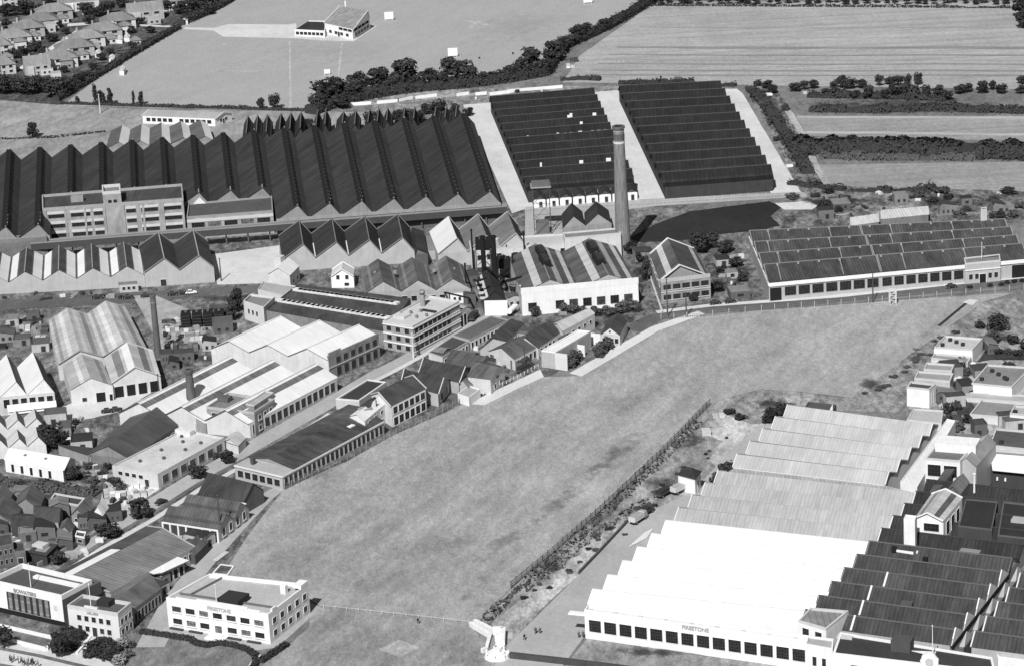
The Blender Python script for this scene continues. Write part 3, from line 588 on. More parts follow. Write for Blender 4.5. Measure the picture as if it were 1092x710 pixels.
# sports pavilion
b = Bld('sports_pavilion', 'white two-storey sports pavilion with sloping panelled roof on the far playing field', 'pavilion', 5.6, (346, 25), (376, 31.5), (394, 20), (366, 15))
b.wall(5.6, WHITE)
b.band('fr', 4.0, 5.4, DARK, .12, .42, 1, 'veranda_shade') if False else None; b.saw(1, 4.8, .9, M('sheet', .30, .20, 2.5, 1.6), WHITEROOF, WHITE, ridge='u', ov=.7, verge=WHITE, vw=.3)
b.win('f', 4, .1, .9, 1.0, 2.6, .5, nx=2); b.win('r', 5, .08, .95, 1.0, 2.8, .8, nx=2); b.win('r', 4, .06, .94, 3.8, 5.2, .9, nx=2, ny=1, glass=BLACK); b.win('f', 3, .5, .98, 3.9, 5.2, .9, nx=1, ny=1, glass=BLACK); b.door('f', .5, 1.8, 2.6)  # upper black panes paint the shade of the veranda gap under the roof
mb = MB(); mb.cyl(b.P(.15, .95, 7), .5, .5, 6.2, WHITE, 8); b.put(mb, 'chimney_stack')
b = Bld('pavilion_wing', 'low dark-roofed wing with a strip of windows joined to the white sports pavilion', 'wing', 3.4, (314, 32), (346, 33.5), (348, 23), (329, 22.5))
b.wall(3.1, WHITE); b.flat(3.6, DARKROOF, .5, .3, WHITE); b.win('f', 7, .03, .97, .9, 2.5, .8, nx=2)
# suburban houses, top left
def house(i, row, x, y, ang, w, d, rv, wv, tot, where, kind='hip'):
    c = G(x, y, 0); ca, sa = math.cos(ang), math.sin(ang)
    q = [c+Vector((a*ca-e*sa, a*sa+e*ca, 0)) for a, e in ((-w/2, -d/2), (w/2, -d/2), (w/2, d/2), (-w/2, d/2))]
    for p in q: p.z = 5.2
    b = Bld('semi_detached_house' if w > 11 else 'detached_house', where, 'house', 5.2, q[0], q[1], q[2], q[3], group='suburban houses')
    b.wall(5.2, M('wall', wv, wv*.7))
    if kind == 'hip': b.hip(3.6, M('slate', rv, rv*.7))
    else: b.saw(1, 4.2, .5, M('slate', rv, rv*.7), None, M('wall', wv, wv*.7), ridge='u' if w > d else 'v')
    for sd in 'fr':
        n = 3 if (w if sd == 'f' else d) > 10 else 2
        for z0 in (.9, 3.3): b.win(sd, n, .06, .94, z0, z0+1.3, .5, nx=2, ny=1)
    b.door('f', .5, 1.1, 2.0)
    mb = MB(); mb.box(b.P(.25, .5, 7.2), .5, .5, 2.8, M('brick', .3, .2)); mb.cyl(b.P(.25, .5, 10.0), .16, .14, .5, M('plain', .4), 6); b.put(mb, 'chimney')
    mb = MB(); b.wbox('f', .1, .34, 0, 5.0, 0, .9, M('wall', min(.8, wv*1.3), wv), mb); b.put(mb, 'bay_window', b.wo)
rowA = [(40, 75, 10), (62, 68, 15), (80, 56, 15), (93, 46, 14), (110, 38, 15), (126, 27, 14), (155, 17, 15), (184, 6, 12)]
for i, (x, y, w) in enumerate(rowA):
    house(i, 'A', x, y+3, .25, w*1.3, 12, .27-.03*(i % 3), .4+.2*(i % 2), 8, 'pale semi-detached house, %s from the bottom of the row nearest the playing field hedge' % ordn(i), 'gable' if i in (0, 6) else 'hip')
rowB = [(14, 45, 15), (29, 35, 14), (44, 27, 14), (58, 17, 15), (84, 7, 17), (106, -6, 14)]
for i, (x, y, w) in enumerate(rowB):
    house(i, 'B', x, y+3, .25, w*1.3, 13, .26-.03*(i % 3), .38+.22*((i+1) % 2), 6, 'pale semi-detached house, %s from the left in the second row back' % ordn(i), 'gable' if i == 4 else 'hip')
for i, (x, y, w) in enumerate([(4, 78, 12), (2, 57, 10), (6, 6, 13), (-12, 88, 12), (134, -4, 13)]):
    house(i, 'C', x, y, .25, w, 9, .25, .5, 5, ['grey-roofed house at the left edge just above the tree belt', 'white house at the left edge between the two house rows', 'bright house in the top left corner', 'house half out of the left edge by the tree belt', 'house at the top edge beyond the dark gardens'][i])
b = Bld('garden_shed', 'small white shed at the edge of the playing field beside the tree belt', 'shed', 2.6, (127, 75), (132, 75.5), (134, 72), (129, 71.5)); b.wall(2.4, WHITE); b.saw(1, 1.0, .5, WHITEROOF, None, WHITE)
for i, (x, y) in enumerate(((104, 57), (119, 62), (197, 21.5), (135, 40), (127, 42))):
    b = Bld('garden_shed', ['white shed in the gardens, left of two close together', 'white shed in the gardens, right of two close together', 'pale hut beside the top road at the hedge', 'white outhouse behind the fifth house, right-hand', 'white outhouse behind the fifth house, left-hand'][i], 'shed', 2.4, (x-3, y), (x+3, y+.6), (x+4, y-2), (x-2, y-2.6)); b.wall(2.2, WHITE); b.saw(1, 1.0, .5, WHITEROOF, None, WHITE)
for k, (pts, w) in enumerate((([(-20, 25), (32, 25)], 6), ([(72, 27), (104, 25)], 7), ([(140, 27), (192, 29)], 4), ([(50, 55), (84, 33)], 4), ([(22, 74), (50, 55)], 4))): strip('suburb_road', pts, w, PALE, 5+k)
for k in range(9): strip('garden_path', [(76+k*12, 80-k*6.5), (108+k*10, 76-k*6.2)], 1.0, M('soil', .25, .1), 12+k)

for i in range(16):
    x = 84+(i % 8)*13; y = 78-(i % 8)*6.8+(i//8)*3.2
    strip('garden_plot', [(x+2, y-3), (x+17, y-4.2)], 2.0, M('soil', .03 if i % 2 else .2, .015 if i % 2 else .1), 14+i*.3)
# rear wings and garages that fill out the two rows of houses
for i, (x, y, w, d, wv) in enumerate(((50, 76, 6, 6, .6), (71, 69, 6, 7, .3), (87, 60, 7, 6, .65), (100, 51, 6, 7, .35), (118, 43, 7, 6, .6), (134, 32, 6, 7, .7), (164, 22, 7, 7, .4), (22, 49, 6, 7, .6), (37, 40, 6, 6, .7), (52, 31, 7, 6, .5), (67, 21, 6, 7, .65), (94, 11, 7, 7, .7), (30, 66, 5, 5, .6), (8, 66, 6, 5, .55), (145, 45, 5, 4, .5), (60, 84, 5, 4, .6))):
    c = G(x, y+3, 0); h_ = (3.0, 4.6)[i % 2]; q = [c+Vector((a*w/2-e*d*.12, a*w*.12+e*d/2, h_)) for a, e in ((-1, -1), (1, -1), (1, 1), (-1, 1))]
    b = Bld('house_wing', '%s rear wing or garage, %s by count among the suburban houses' % ('pale' if wv > .4 else 'grey', ordn(i)), 'house wing', h_, *q); b.wall(h_, M('wall', wv, wv*.7)); b.hip(1.8, M('slate', .24, .15)) if i % 3 else b.flat(h_+.3, LFELT, .3, .3)
    b.win('f', 2, .1, .9, .9, 2.1, .5)
# ------------------------------------------------------------------ centre: power house, white front, chimney
def stack(name, label, x, y, z0, h, r0, r1, m, bands=(), cap=None, base=0, n=16):
    c = G(x, y, z0); c.z = base; root = empty(name, c, label, 'chimney'); mb = MB(); mb.cyl(c, r0, r1, h, m, n, cap=False)
    top = c+Vector((0, 0, h)); mb.cyl(top-Vector((0, 0, .6)), r1*.8, r1*.8, .3, BLACK, n); mb.build('shaft', root, c)
    rm = MB(); rm.cyl(top-Vector((0, 0, .8)), r1*1.22, r1*1.22, .9, cap or m, n, cap=False)
    for i in range(n):
        a, a2 = 2*math.pi*i/n, 2*math.pi*(i+1)/n
        rm.face([top+Vector((math.cos(t)*r*r1, math.sin(t)*r*r1, .1)) for t, r in ((a, 1.22), (a2, 1.22), (a2, .8), (a, .8))], cap or m)
    rm.build('rim', root, c)
    for z, hh, mm in bands:
        f = z/h; rr = r0+(r1-r0)*f; q = MB(); q.cyl(c+Vector((0, 0, z)), rr*1.03+.04, rr*1.03+.04, hh, mm, n); q.build('band', root, c)
    return root
stack('factory_chimney', 'tall tapering brick chimney with a pale band below its dark top, tallest in the picture', 665, 270, 0, 50, 3.0, 2.0, M('brick', .20, .13), [(43.5, .8, M('wall', .6, .5)), (45, 2.2, M('brick', .1, .07)), (48, .5, M('brick', .3, .2))], M('brick', .12, .08), n=20)
stack('factory_chimney', 'slim dark chimney beside the striped-roof sheds at left', 169, 381, 0, 23, 1.25, .95, M('brick', .11, .08), [(20, .5, M('brick', .2, .15))])
stack('factory_chimney', 'short flared brick chimney poking through the white striped roofs', 203.5, 420, 7, 15.6, 1.9, 1.1, M('brick', .10, .07), [(14, 1.0, M('brick', .07, .05))])
stack('roof_chimney', 'stubby chimney with dark cap on the three-storey office with white bands', 451, 326, 10, 15.6, .95, .85, M('brick', .30, .2), [(14.2, 1.0, M('plain', .06))])
stack('steel_stack', 'left of the two slender black steel stacks over the power house', 517, 300, 0, 17.5, .95, .85, BLACK, n=10)
stack('steel_stack', 'right and taller of the two slender black steel stacks over the power house', 529, 310, 0, 21, 1.0, .9, BLACK, n=10)
b = Bld('flat_building', 'long low flat-roofed building with white wall at the foot of the tall chimney', 'building', 7, (540, 264), (664, 253.5), (662, 246), (536, 253))
b.wall(6.4, CREAM); b.flat(7, M('road', .5, .36), .6, .4, LGREY); b.win('f', 9, .02, .95, 3.2, 4.8, .45, nx=2)
b = Bld('flat_building', 'pale flat-roofed block left of the black hoppers, its roof white', 'building', 7, (502, 268), (541, 264), (538, 253), (500, 257))
b.wall(6.4, CREAM); b.flat(7, LFELT, .6, .4, LGREY); b.win('f', 3, .1, .9, 3, 5, .5)
b = Bld('roof_house', 'narrow raised block with parapet on the flat building just left of the tall chimney', 'building', 9.5, (602, 254), (662, 248.5), (659, 243), (600, 248))
b.wall(8.9, CREAM); b.flat(9.5, MFELT, .6, .4, LGREY)
for i, (x0, x1) in enumerate(((600, 624), (624, 652))):
    b = Bld('dark_shed', '%s of two dark humped sheds at the foot of the left twin shed' % ['left', 'right'][i], 'shed', 5, (x0, 243-i*2.5), (x1, 240-i*2.5), (x1-3, 226-i*1.5), (x0-1, 229-i*1.5)); b.wall(5, M('wall', .3, .2)); b.saw(1, 4.2, .5, DARKROOF, None, M('wall', .34, .25))
b = Bld('white_front_works', 'works with a long plain white front wall and striped gabled roofs behind', 'factory', 8.2, (556, 314), (680.5, 302.5), (657, 263), (543, 275))
b.wall(8.2, [WHITE, CREAM, CREAM, CREAM])
b.saw(2, 4.2, .5, M('sheet', .12, .05), M('sheet', .11, .05), M('wall', .4, .3), z=8.2, v=(.03, 1), stripes=[(0, .45, .72, M('sheet', .5, .36)), (1, .12, .30, M('sheet', .5, .38)), (1, .55, .75, M('sheet', .36, .25))], cap=M('plain', .2))
mb = MB(); b.wbox('f', -.004, 1.004, 8.2, 10.4, -.35, .05, WHITE, mb); b.put(mb, 'parapet_wall', b.wo)
for (u, v) in ((.27, .75), (.27, .5), (.73, .72), (.73, .4)):
    mb = MB(); c = b.P(u, v, 12); mb.box(c, 1.6, 4.5, 1.8, BLACK, .15); mb.box((c.x, c.y, 13.8), 1.0, 3.8, .7, M('plain', .03), .15); b.put(mb, 'ridge_ventilator')
b.win('f', 8, .03, .97, 1.6, 4.6, .6, frame=M('plain', .3), glass=M('glass', .035), name='doorway', nx=3, ny=2, glasses=[GLASS, M('glass', .05)], skip=(1,))
b.text('f', .42, 8.6, 1.15, 'PRINTING INK COMPANY', M('plain', .66), .06) if False else None
b = Bld('brick_office', 'two-storey brick building with gabled patched roof, alone right of the white-fronted works', 'office', 8, (704.5, 302), (757.5, 296), (740, 263.5), (693, 270))
b.wall(8, M('brick', .26, .18)); b.saw(1, 5.2, .42, M('sheet', .14, .05), M('sheet', .08, .04), M('wall', .3, .2), z=7.4, v=(.12, 1), stripes=[(0, .35, .62, M('sheet', .55, .4)), (1, .1, .25, M('sheet', .4, .3))], verge=M('plain', .6), vw=1.0)
mb = MB(); b.wbox('f', 0, 1, 8, 9.4, -.5, .06, M('wall', .42, .32), mb); b.put(mb, 'parapet_wall', b.wo)
for z0 in (1.4, 5.2): b.win('f', 5, .03, .98, z0, z0+1.9, .8, frame=M('plain', .3), nx=4, ny=3, sill=M('plain', .5))
b.band('f', 4.1, 4.5, M('plain', .42), .15); b.win('l', 4, .05, .95, 5.2, 7, .6); b.win('r', 4, .05, .95, 1.4, 3.2, .6)
# power house and hoppers
b = Bld('power_house', 'dark power house with sloping striped glazing and a bright white front wall', 'building', 4.6, (516.5, 324), (541, 323.5), (531, 297), (509, 297))
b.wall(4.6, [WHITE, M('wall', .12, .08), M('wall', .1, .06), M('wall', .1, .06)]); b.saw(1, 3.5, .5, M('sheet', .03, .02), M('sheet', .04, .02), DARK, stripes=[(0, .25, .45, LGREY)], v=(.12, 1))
for k in range(4): b.rbox(.12, .15+k*.2, 4, 1.0, 4.9, .7, LGREY, 'roof_light')
mb = MB(); b.wbox('f', 0, 1, 4.6, 5.6, -.4, .04, WHITE, mb); b.put(mb, 'parapet_wall', b.wo)
for i, (x, y, w, d, h, lab) in enumerate(((516, 284, 6.5, 5, 11, 'black coal hopper on legs between the two slender stacks'), (537.5, 300, 6.2, 5, 9, 'square black water tank on a steel frame left of the white-fronted works'))):
    c = G(x, y, 0); root = empty('hopper' if i == 0 else 'water_tank', c, lab, 'hopper' if i == 0 else 'tank'); mb = MB(); mb.box(c+Vector((0, 0, h-3.4)), w*.42, d/2, 3.4, BLACK); mb.box(c+Vector((0, 0, h)), w*.2, d*.2, .8, M('plain', .1)); mb.build('tank_body', root, c)
    for sx in (-1, 1):
        for sy in (-1, 1): mb = MB(); mb.box(c+Vector((sx*w*.42, sy*d*.42, 0)), .2, .2, h-3.4, M('plain', .06)); mb.build('leg', root, c)
    mb = MB()
    for sy in (-1, 1):
        mb.bar(c+Vector((-w*.42, sy*d*.42, .5)), c+Vector((w*.42, sy*d*.42, h-4.6)), .15, .15, DARK); mb.bar(c+Vector((w*.42, sy*d*.42, .5)), c+Vector((-w*.42, sy*d*.42, h-4.6)), .15, .15, DARK)
    mb.build('brace', root, c)
b = Bld('tank_house', 'small hut with light roof between the black tank and the flat building', 'hut', 4, (532, 284), (545, 283), (543, 275), (531, 276)); b.wall(4, CREAM); b.saw(1, 1.5, .5, MIDROOF, None, CREAM)
# lattice mast
def mast(label, x, y, h, w, m=M('plain', .07), name='lattice_mast'):
    c = G(x, y, 0); root = empty(name, c, label, 'mast')
    cs = [Vector((sx*w/2, sy*w/2, 0)) for sx, sy in ((-1, -1), (1, -1), (1, 1), (-1, 1))]
    for p in cs: mb = MB(); mb.bar(c+p, c+p+Vector((0, 0, h)), .25, .25, m); mb.build('leg', root, c)
    mb = MB(); n = max(3, int(h/w))
    for k in range(n):
        z0, z1 = h*k/n, h*(k+1)/n
        for i in range(4):
            p, q = cs[i], cs[(i+1) % 4]; mb.bar(c+p+Vector((0, 0, z0)), c+q+Vector((0, 0, z1)), .12, .12, m); mb.bar(c+p+Vector((0, 0, z1)), c+q+Vector((0, 0, z1)), .12, .12, m)
    mb.build('bracing', root, c); return root, c
r_, c_ = mast('open lattice tower carrying a railed platform beside the left twin shed', 579, 248, 19, 6.5)
mb = MB(); mb.box(c_+Vector((0, 0, 19)), 4, 3.5, .4, M('plain', .3)); mb.box(c_+Vector((0, 0, 19.4)), 3.6, 3, 1.2, M('plain', .12)); mb.build('platform', r_, c_)
mb = MB(); mb.box(c_+Vector((0, 0, 0)), 2.6, 2.6, 4.5, M('plain', .13)); mb.build('machine_house', r_, c_)
# gabled asbestos sheds and neighbours
AR = M('sheet', .17, .06, 1.0, 1.3)
b = Bld('asbestos_shed', 'three-bay shed with mottled weathered grey sheet roofs and skylight stripes, centre left', 'shed', 5.5, (390.5, 312), (502, 307.5), (494, 283), (385.5, 288))
b.wall(5.5, M('wall', .36, .26)); b.saw(3, 4.0, .5, AR, M('sheet', .15, .05, 1, 1.2), M('wall', .4, .3), stripes=[(0, .3, .45, M('sheet', .24, .12)), (1, .55, .7, M('sheet', .12, .06)), (1, .2, .3, M('sheet', .26, .14))])
for k in range(5): b.rbox(.12+.19*k, .55, 1.2, 1.6, 7.6, .9, M('plain', .25), 'roof_vent')
b.win('f', 10, .05, .95, 1.5, 3.5, .6)
WG = M('wall', .78, .66)
b = Bld('white_cottage', 'small white gabled house facing the viewer, centre left', 'house', 4.6, (353, 295), (377, 294.5), (378, 287), (354, 288)); b.wall(4.6, WG); b.saw(1, 2.8, .5, M('sheet', .6, .5), None, WG, verge=WHITE, vw=.25)
b.win('f', 2, .1, .9, 3.4, 5, .35, nx=2); b.win('f', 1, .55, .8, .8, 2.0, .8, nx=2)
b = Bld('white_house', 'small white house with bright roof and a block on its ridge, beside the pale yard', 'house', 5.5, (286, 292), (309, 294), (319, 284), (297, 280)); b.wall(5.5, CREAM); b.saw(1, 2.6, .5, WHITEROOF, WHITEROOF, CREAM, ridge='v'); b.rbox(.2, .7, 3.2, 3.2, 5.6, 4, LGREY, 'roof_block'); b.win('r', 2, .1, .9, 1.5, 3, .3)
b = Bld('low_wall_building', 'low pale flat-roofed building in front of the small white house with ridge block', 'building', 3.5, (275, 309), (313, 318), (321, 306), (281, 300)); b.wall(3.2, CREAM); b.flat(3.6, LFELT, .4, .3, LGREY)
b = Bld('dark_roof_building', 'large low building with flat black roof crossed by two rows of pale skylights', 'building', 5, (283, 331), (412, 354), (438, 319), (318, 304))
b.wall(5, M('wall', .25, .15)); b.flat(5.3, SLATE, .3, .3)
for e in (.36, .80):
    for k in range(22): b.rbox(.06+k*.04 if e > .5 else .04+k*.042, e, 3.9, 2.1, 5.0, .8, M('wall', .72, .45), 'skylight')
b = Bld('white_kiosk', 'small white shed-roofed lodge with three openings beside the white multi-bay roofs', 'lodge', 7, (259.5, 321), (281, 328), (293, 316.5), (267, 313.5)); b.wall(6.2, M('wall', .62, .5)); b.flat(7, M('road', .24, .15), .8, .4, M('wall', .6, .5)); b.win('f', 3, .15, .75, 2.8, 4.6, .45, nx=1, ny=1); b.win('r', 2, .2, .8, 2.8, 4.6, .4)
# white roof groups
b = Bld('white_roof_factory', 'factory of three wide plain white pitched roofs with a brick two-storey right wall', 'factory', 7.6, (225, 371), (350, 383), (404, 359), (279, 345))
b.wall(7.6, [CREAM, BRICK, CREAM, CREAM]); b.saw(3, 3.4, .5, WHITEROOF, None, CREAM, ov=.6, cap=M('plain', .7))
mb = MB(); b.wbox('r', 0, 1, 7.6, 8.8, -.5, .05, BRICK, mb); b.wbox('r', .02, .25, 8.8, 9.6, -.5, .05, BRICK, mb); b.put(mb, 'parapet_wall', b.wo)
b.band('r', 4.1, 4.5, M('plain', .4), .2)
b.win('r', 6, .12, .98, 5.0, 7.2, .62, nx=4, ny=3, frame=M('plain', .2)); b.win('r', 6, .12, .98, .6, 3.6, .62, nx=4, ny=3, frame=M('plain', .2))
b = Bld('striped_roof_factory', 'factory of three white pitched roofs each with one dark glazing stripe below its ridge', 'factory', 5, (127, 439), (266, 451), (359, 402.5), (222, 391))
b.wall(5, CREAM); b.saw(3, 4.2, .5, WHITEROOF, None, CREAM, stripes=[(1, .62, .88, M('sheet', .17, .11, 1.4, 1.3))], ov=.8, cap=M('plain', .6))
b.win('r', 14, .02, .98, .8, 4.0, .78, frame=M('plain', .5), glass=M('glass', .02), name='bay_opening', nx=1, ny=1)
b = Bld('brick_workshop', 'low brick gable-fronted bay with double door joined to the front of the striped white roofs', 'workshop', 4, (176, 443), (219, 451), (232, 443), (190, 434)); b.wall(4, M('brick', .3, .22)); b.saw(1, 3.2, .5, WHITEROOF, None, M('brick', .32, .24)); b.door('f', .7, 2.4, 3.2); b.win('f', 3, .1, .5, 1.2, 2.6, .4)
b = Bld('brick_office', 'two-storey brick office with flat roof on the corner below the striped white roofs', 'office', 8.2, (220, 433), (271, 439), (293, 425), (243, 418)); b.wall(7.4, BRICK); b.flat(8.2, MFELT, .8, .4, M('plain', .35))
for z0 in (1.2, 4.7): b.win('f', 4, .05, .95, z0, z0+1.6, .55, sill=LGREY); b.win('r', 3, .1, .9, z0, z0+1.6, .5, sill=LGREY)
b.rbox(.12, .6, 4, 3, 7.4, 1.6, M('plain', .1), 'roof_vent')
b = Bld('corner_block', 'raised brick corner block with arched parapet on the right of the two-storey brick office', 'building', 9, (262, 430), (271, 432), (292, 418), (283, 416)); b.wall(8.6, BRICK); b.flat(9, LFELT, .4, .3, LGREY)
# the three-storey white-banded office
b = Bld('banded_office', 'three-storey brick office with white bands between long window strips and a pale flat roof', 'office', 10.4, (408, 342), (440, 347.5), (490, 321), (457, 315)); b.wall(9.8, M('brick', .3, .22)); b.flat(10.4, M('road', .55, .42), .6, .4, LGREY)
for z0 in (.9, 4.0, 7.2):
    b.band('fr', z0+2.0, z0+2.4, WHITE, .3); b.band('r', z0-.35, z0-.05, WHITE, .2)
    b.win('r', 8, .02, .8, z0, z0+1.7, .86, nx=3, ny=2, frame=M('plain', .35)); b.win('f', 3, .05, .95, z0, z0+1.7, .5, frame=M('plain', .35))
b.rbox(.25, .25, 5, 4, 9.8, 1.0, M('plain', .5), 'roof_vent'); b.rbox(.7, .55, 6, .8, 9.8, .7, DARK, 'roof_pipe')
for k in range(5): b.rbox(.15+.17*k, .3+.1*(k % 3), .8, .8, 9.8, 1.1, M('plain', .2), 'roof_vent')
b = Bld('porch_building', 'open white-framed porch block at the right end of the white-banded office', 'porch', 6.5, (478, 331), (489, 333), (498, 327), (487, 325)); b.wall(6.2, M('wall', .5, .4)); b.flat(6.6, LFELT, .4, .3); b.win('f', 1, .1, .9, .1, 4.5, .9, name='opening', glass=BLACK, nx=1, ny=1); b.win('r', 2, .1, .9, .1, 4.5, .8, name='opening', glass=BLACK, nx=1, ny=1)
b = Bld('white_hut', 'small white hut with flat roof above the yard right of the white-banded office', 'hut', 3.6, (480, 314), (500, 313), (499, 307), (480, 308)); b.wall(3.4, WHITE); b.flat(3.8, LFELT, .4, .3, WHITE); b.win('f', 3, .1, .9, 1, 2.4, .5)
# rows of sheds beside the great field, right to left
WWIN = M('plain', .75)
b = Bld('long_low_shed', 'upper of two long flat dark-roofed sheds with white window fronts running towards the power house', 'shed', 4, (483, 358), (501, 363), (543, 341.5), (524, 337)); b.wall(3.8, M('wall', .6, .45)); b.flat(4.2, M('road', .13, .08), .4, .3, M('plain', .3)); b.win('r', 10, .01, .99, 1, 3, .62, frame=WWIN, nx=3)
b = Bld('long_low_shed', 'lower of two long flat dark-roofed sheds with white window fronts running towards the power house', 'shed', 4, (457, 376), (472, 381), (500, 364), (483, 358.5)); b.wall(3.8, M('wall', .6, .45)); b.flat(4.2, M('road', .08, .05), .4, .3, M('plain', .4)); b.win('r', 7, .03, .97, 1, 3, .62, frame=WWIN, nx=3)
def gab(label, A, B_, C_, D_, z, rise, roof, wallm, ridge='v', verge=None, r=.5, name='gabled_shed', wins=(), **k):
    b = Bld(name, label, 'shed', z, A, B_, C_, D_); b.wall(z, wallm); b.saw(1, rise, r, roof, None, wallm, ridge=ridge, verge=verge, vw=.3, **k)
    for w in wins: b.win(*w[0], **w[1])
    return b
RW = dict(frame=WWIN, nx=3)
gab('dark gabled shed second behind the field-side row, below the white-fronted works, left of two', (512, 372), (541, 364), (560, 345), (532, 350), 4, 2.6, MIDROOF, CREAM, wins=[(('r', 4, .05, .95, 1, 2.8, .6), RW)])
gab('dark gabled shed with white window wall below the white-fronted works', (547, 366), (574, 371), (598, 355), (576, 346), 4, 3.0, MIDROOF, M('wall', .55, .4), wins=[(('r', 5, .04, .96, .8, 3.2, .7), RW)])
gab('mottled dark gabled shed with white window wall next to the field-side pavement', (521, 374), (549, 383), (573, 370), (547, 361), 4, 2.8, M('sheet', .12, .05), M('wall', .6, .4), wins=[(('r', 5, .04, .96, .8, 3.2, .66), RW)])
b = Bld('curved_parapet_building', 'white building with five small square windows and a curved parapet below the white-fronted works', 'building', 5.6, (590, 345), (600, 353), (634, 334.5), (622, 331)); b.wall(5.6, M('wall', .62, .5)); b.saw(1, 1.4, .5, M('sheet', .5, .4), None, CREAM); b.win('r', 5, .05, .95, 2.8, 4.0, .4, nx=2)
b = Bld('walled_yard_store', 'pale flat-topped store with tall blank white end wall beside the field', 'store', 5.8, (577, 374), (592, 376), (630, 353.5), (616, 352)); b.wall(5.6, M('wall', .42, .32)); b.flat(6, M('wall', .7, .6), .4, .6, WHITE); mb = MB(); p_ = b.q[1]; d_ = (b.q[1]-b.q[0]).normalized(); mb.bar(p_+d_*.05+Vector((0, 0, 2.9)), p_+d_*4.6+Vector((0, 0, 2.9)), .5, 5.8, M('wall', .6, .5)); b.put(mb, 'end_wall')
for i, (x, y) in enumerate(((616, 379), (633, 367))):
    c = G(x, y, 0); d = (G(630, 354)-G(592, 376)).normalized(); n = Vector((d.y, -d.x, 0)); mb = MB(); mb.bar(c-n*3+Vector((0, 0, 2)), c+n*3+Vector((0, 0, 2)), .4, 4, WHITE)
    tag(mb.build('partition_wall', None, c), '%s white partition wall of the open store bays beside the field' % ['nearer', 'farther'][i], 'wall')
b = Bld('gabled_lodge', 'small pale lodge with gable front, arched windows and a round vent beside the field', 'lodge', 4.2, (640.5, 356), (661, 357), (669, 342.5), (649, 340)); b.wall(4.2, M('wall', .5, .38)); b.saw(1, 2.6, .5, MIDROOF, None, M('wall', .6, .5), ov=.5); b.door('f', .5, 2.4, 2.8, M('plain', .05)); b.win('f', 1, .08, .28, 1.0, 2.8, .9, nx=2); b.win('f', 1, .72, .92, 1.0, 2.8, .9, nx=2)
mb = MB(); p = b.P(.5, 0, 5.2); n_ = 12; mb.face([p+Vector((.45*math.cos(2*math.pi*k/n_), -.06, .45*math.sin(2*math.pi*k/n_))) for k in range(n_)], BLACK); b.put(mb, 'round_vent', b.wo)
gab('dark gabled shed with pale far verge, fourth from the three-storey white house along the field', (447, 398), (489, 408), (503, 392), (459, 384), 4, 3, M('sheet', .06, .025), M('wall', .42, .3), ridge='u', verge=M('plain', .5), wins=[(('r', 3, .1, .9, .8, 3, .5), RW)])
gab('dark gabled shed with pale far verge, nearest the end of the two-storey window wing', (428, 409), (467, 420), (479, 404), (437, 396), 4.5, 3, M('sheet', .06, .025), M('wall', .46, .34), ridge='u', verge=M('plain', .5), wins=[(('r', 2, .1, .9, 1, 3.4, .5), RW)])
gab('weathered gabled shed between the long flat sheds and the pale gable end', (474, 389), (507, 398), (529, 382), (492, 374), 4, 3.2, M('sheet', .11, .04), M('wall', .45, .3), ridge='u')
b = gab('pale gable-ended house with dark windows above the white pavement at the field edge', (499, 402), (523, 405), (538, 392), (514, 384), 5.2, 2.6, M('sheet', .15, .06), M('wall', .55, .42), ridge='u', name='gabled_house'); b.win('r', 2, .1, .9, 1, 2.6, .4); b.win('r', 1, .35, .65, 3.6, 4.8, .8)
gab('small mottled shed with a tangle of pipes in front of the pale gable-ended house', (488, 409), (500, 413), (510, 405), (498, 401), 3, 2, M('sheet', .2, .08), M('wall', .5, .35))
b = Bld('low_white_building', 'low whitewashed tank house with dark roof hatch at the corner of the field pavement', 'building', 3, (488, 420), (500, 424), (512, 415), (500, 411)); b.wall(2.8, WHITE); b.flat(3.2, LFELT, .4, .3, WHITE)
b = Bld('window_wing', 'two-storey wing with white-framed windows in two rows beside the field', 'workshop', 7.2, (396, 420), (417.5, 433), (454, 414.5), (431, 403)); b.wall(7.2, M('wall', .62, .5)); b.saw(1, 2.4, .4, M('sheet', .08, .045), None, CREAM, verge=M('plain', .5), vw=.3)
b.win('r', 6, .02, .98, 4.2, 6.6, .8, frame=WHITE, nx=3, ny=3, bar=.13); b.win('r', 6, .02, .98, .3, 3.0, .78, frame=WHITE, nx=2, ny=2, bar=.16)
b = Bld('flat_roof_shed', 'flat black roof with raised white kerb beside the works road above the window wing', 'shed', 3.6, (358, 425), (383, 427), (412, 407), (392, 404)); b.wall(3.3, M('wall', .5, .4)); b.flat(3.7, M('road', .05, .03), .4, .6, M('plain', .62))
b = gab('plain pale gable between the dark window wing roof and the white house', (380, 436), (400, 440), (408, 432), (392, 426), 6.4, 2.0, MIDROOF, M('wall', .42, .34), name='gabled_store')
b = Bld('white_house', 'bright white two-storey house with bay-like angled end and roof vents beside the field', 'house', 6.6, (373, 443), (389, 448.5), (417.5, 424.5), (404, 419.5))
b.wall(6.6, WHITE); b.saw(1, 1.4, .5, WHITEROOF, None, WHITE, ridge='v')
for z0 in (1.2, 4.2): b.win('f', 1, .3, .7, z0, z0+1.2, .6, nx=2); b.win('r', 4, .04, .96, z0, z0+1.2, .36, nx=2)
for k in range(2): b.rbox(.3+.35*k, .3, .7, 3.5, 7.0, .9, M('plain', .3), 'roof_vent')
b = Bld('long_workshop', 'long low workshop with dark mottled roof and windowed wall facing the field', 'workshop', 4.6, (250, 495.5), (301, 507.5), (409, 449), (371, 431)); b.wall(4.6, M('wall', .42, .3))
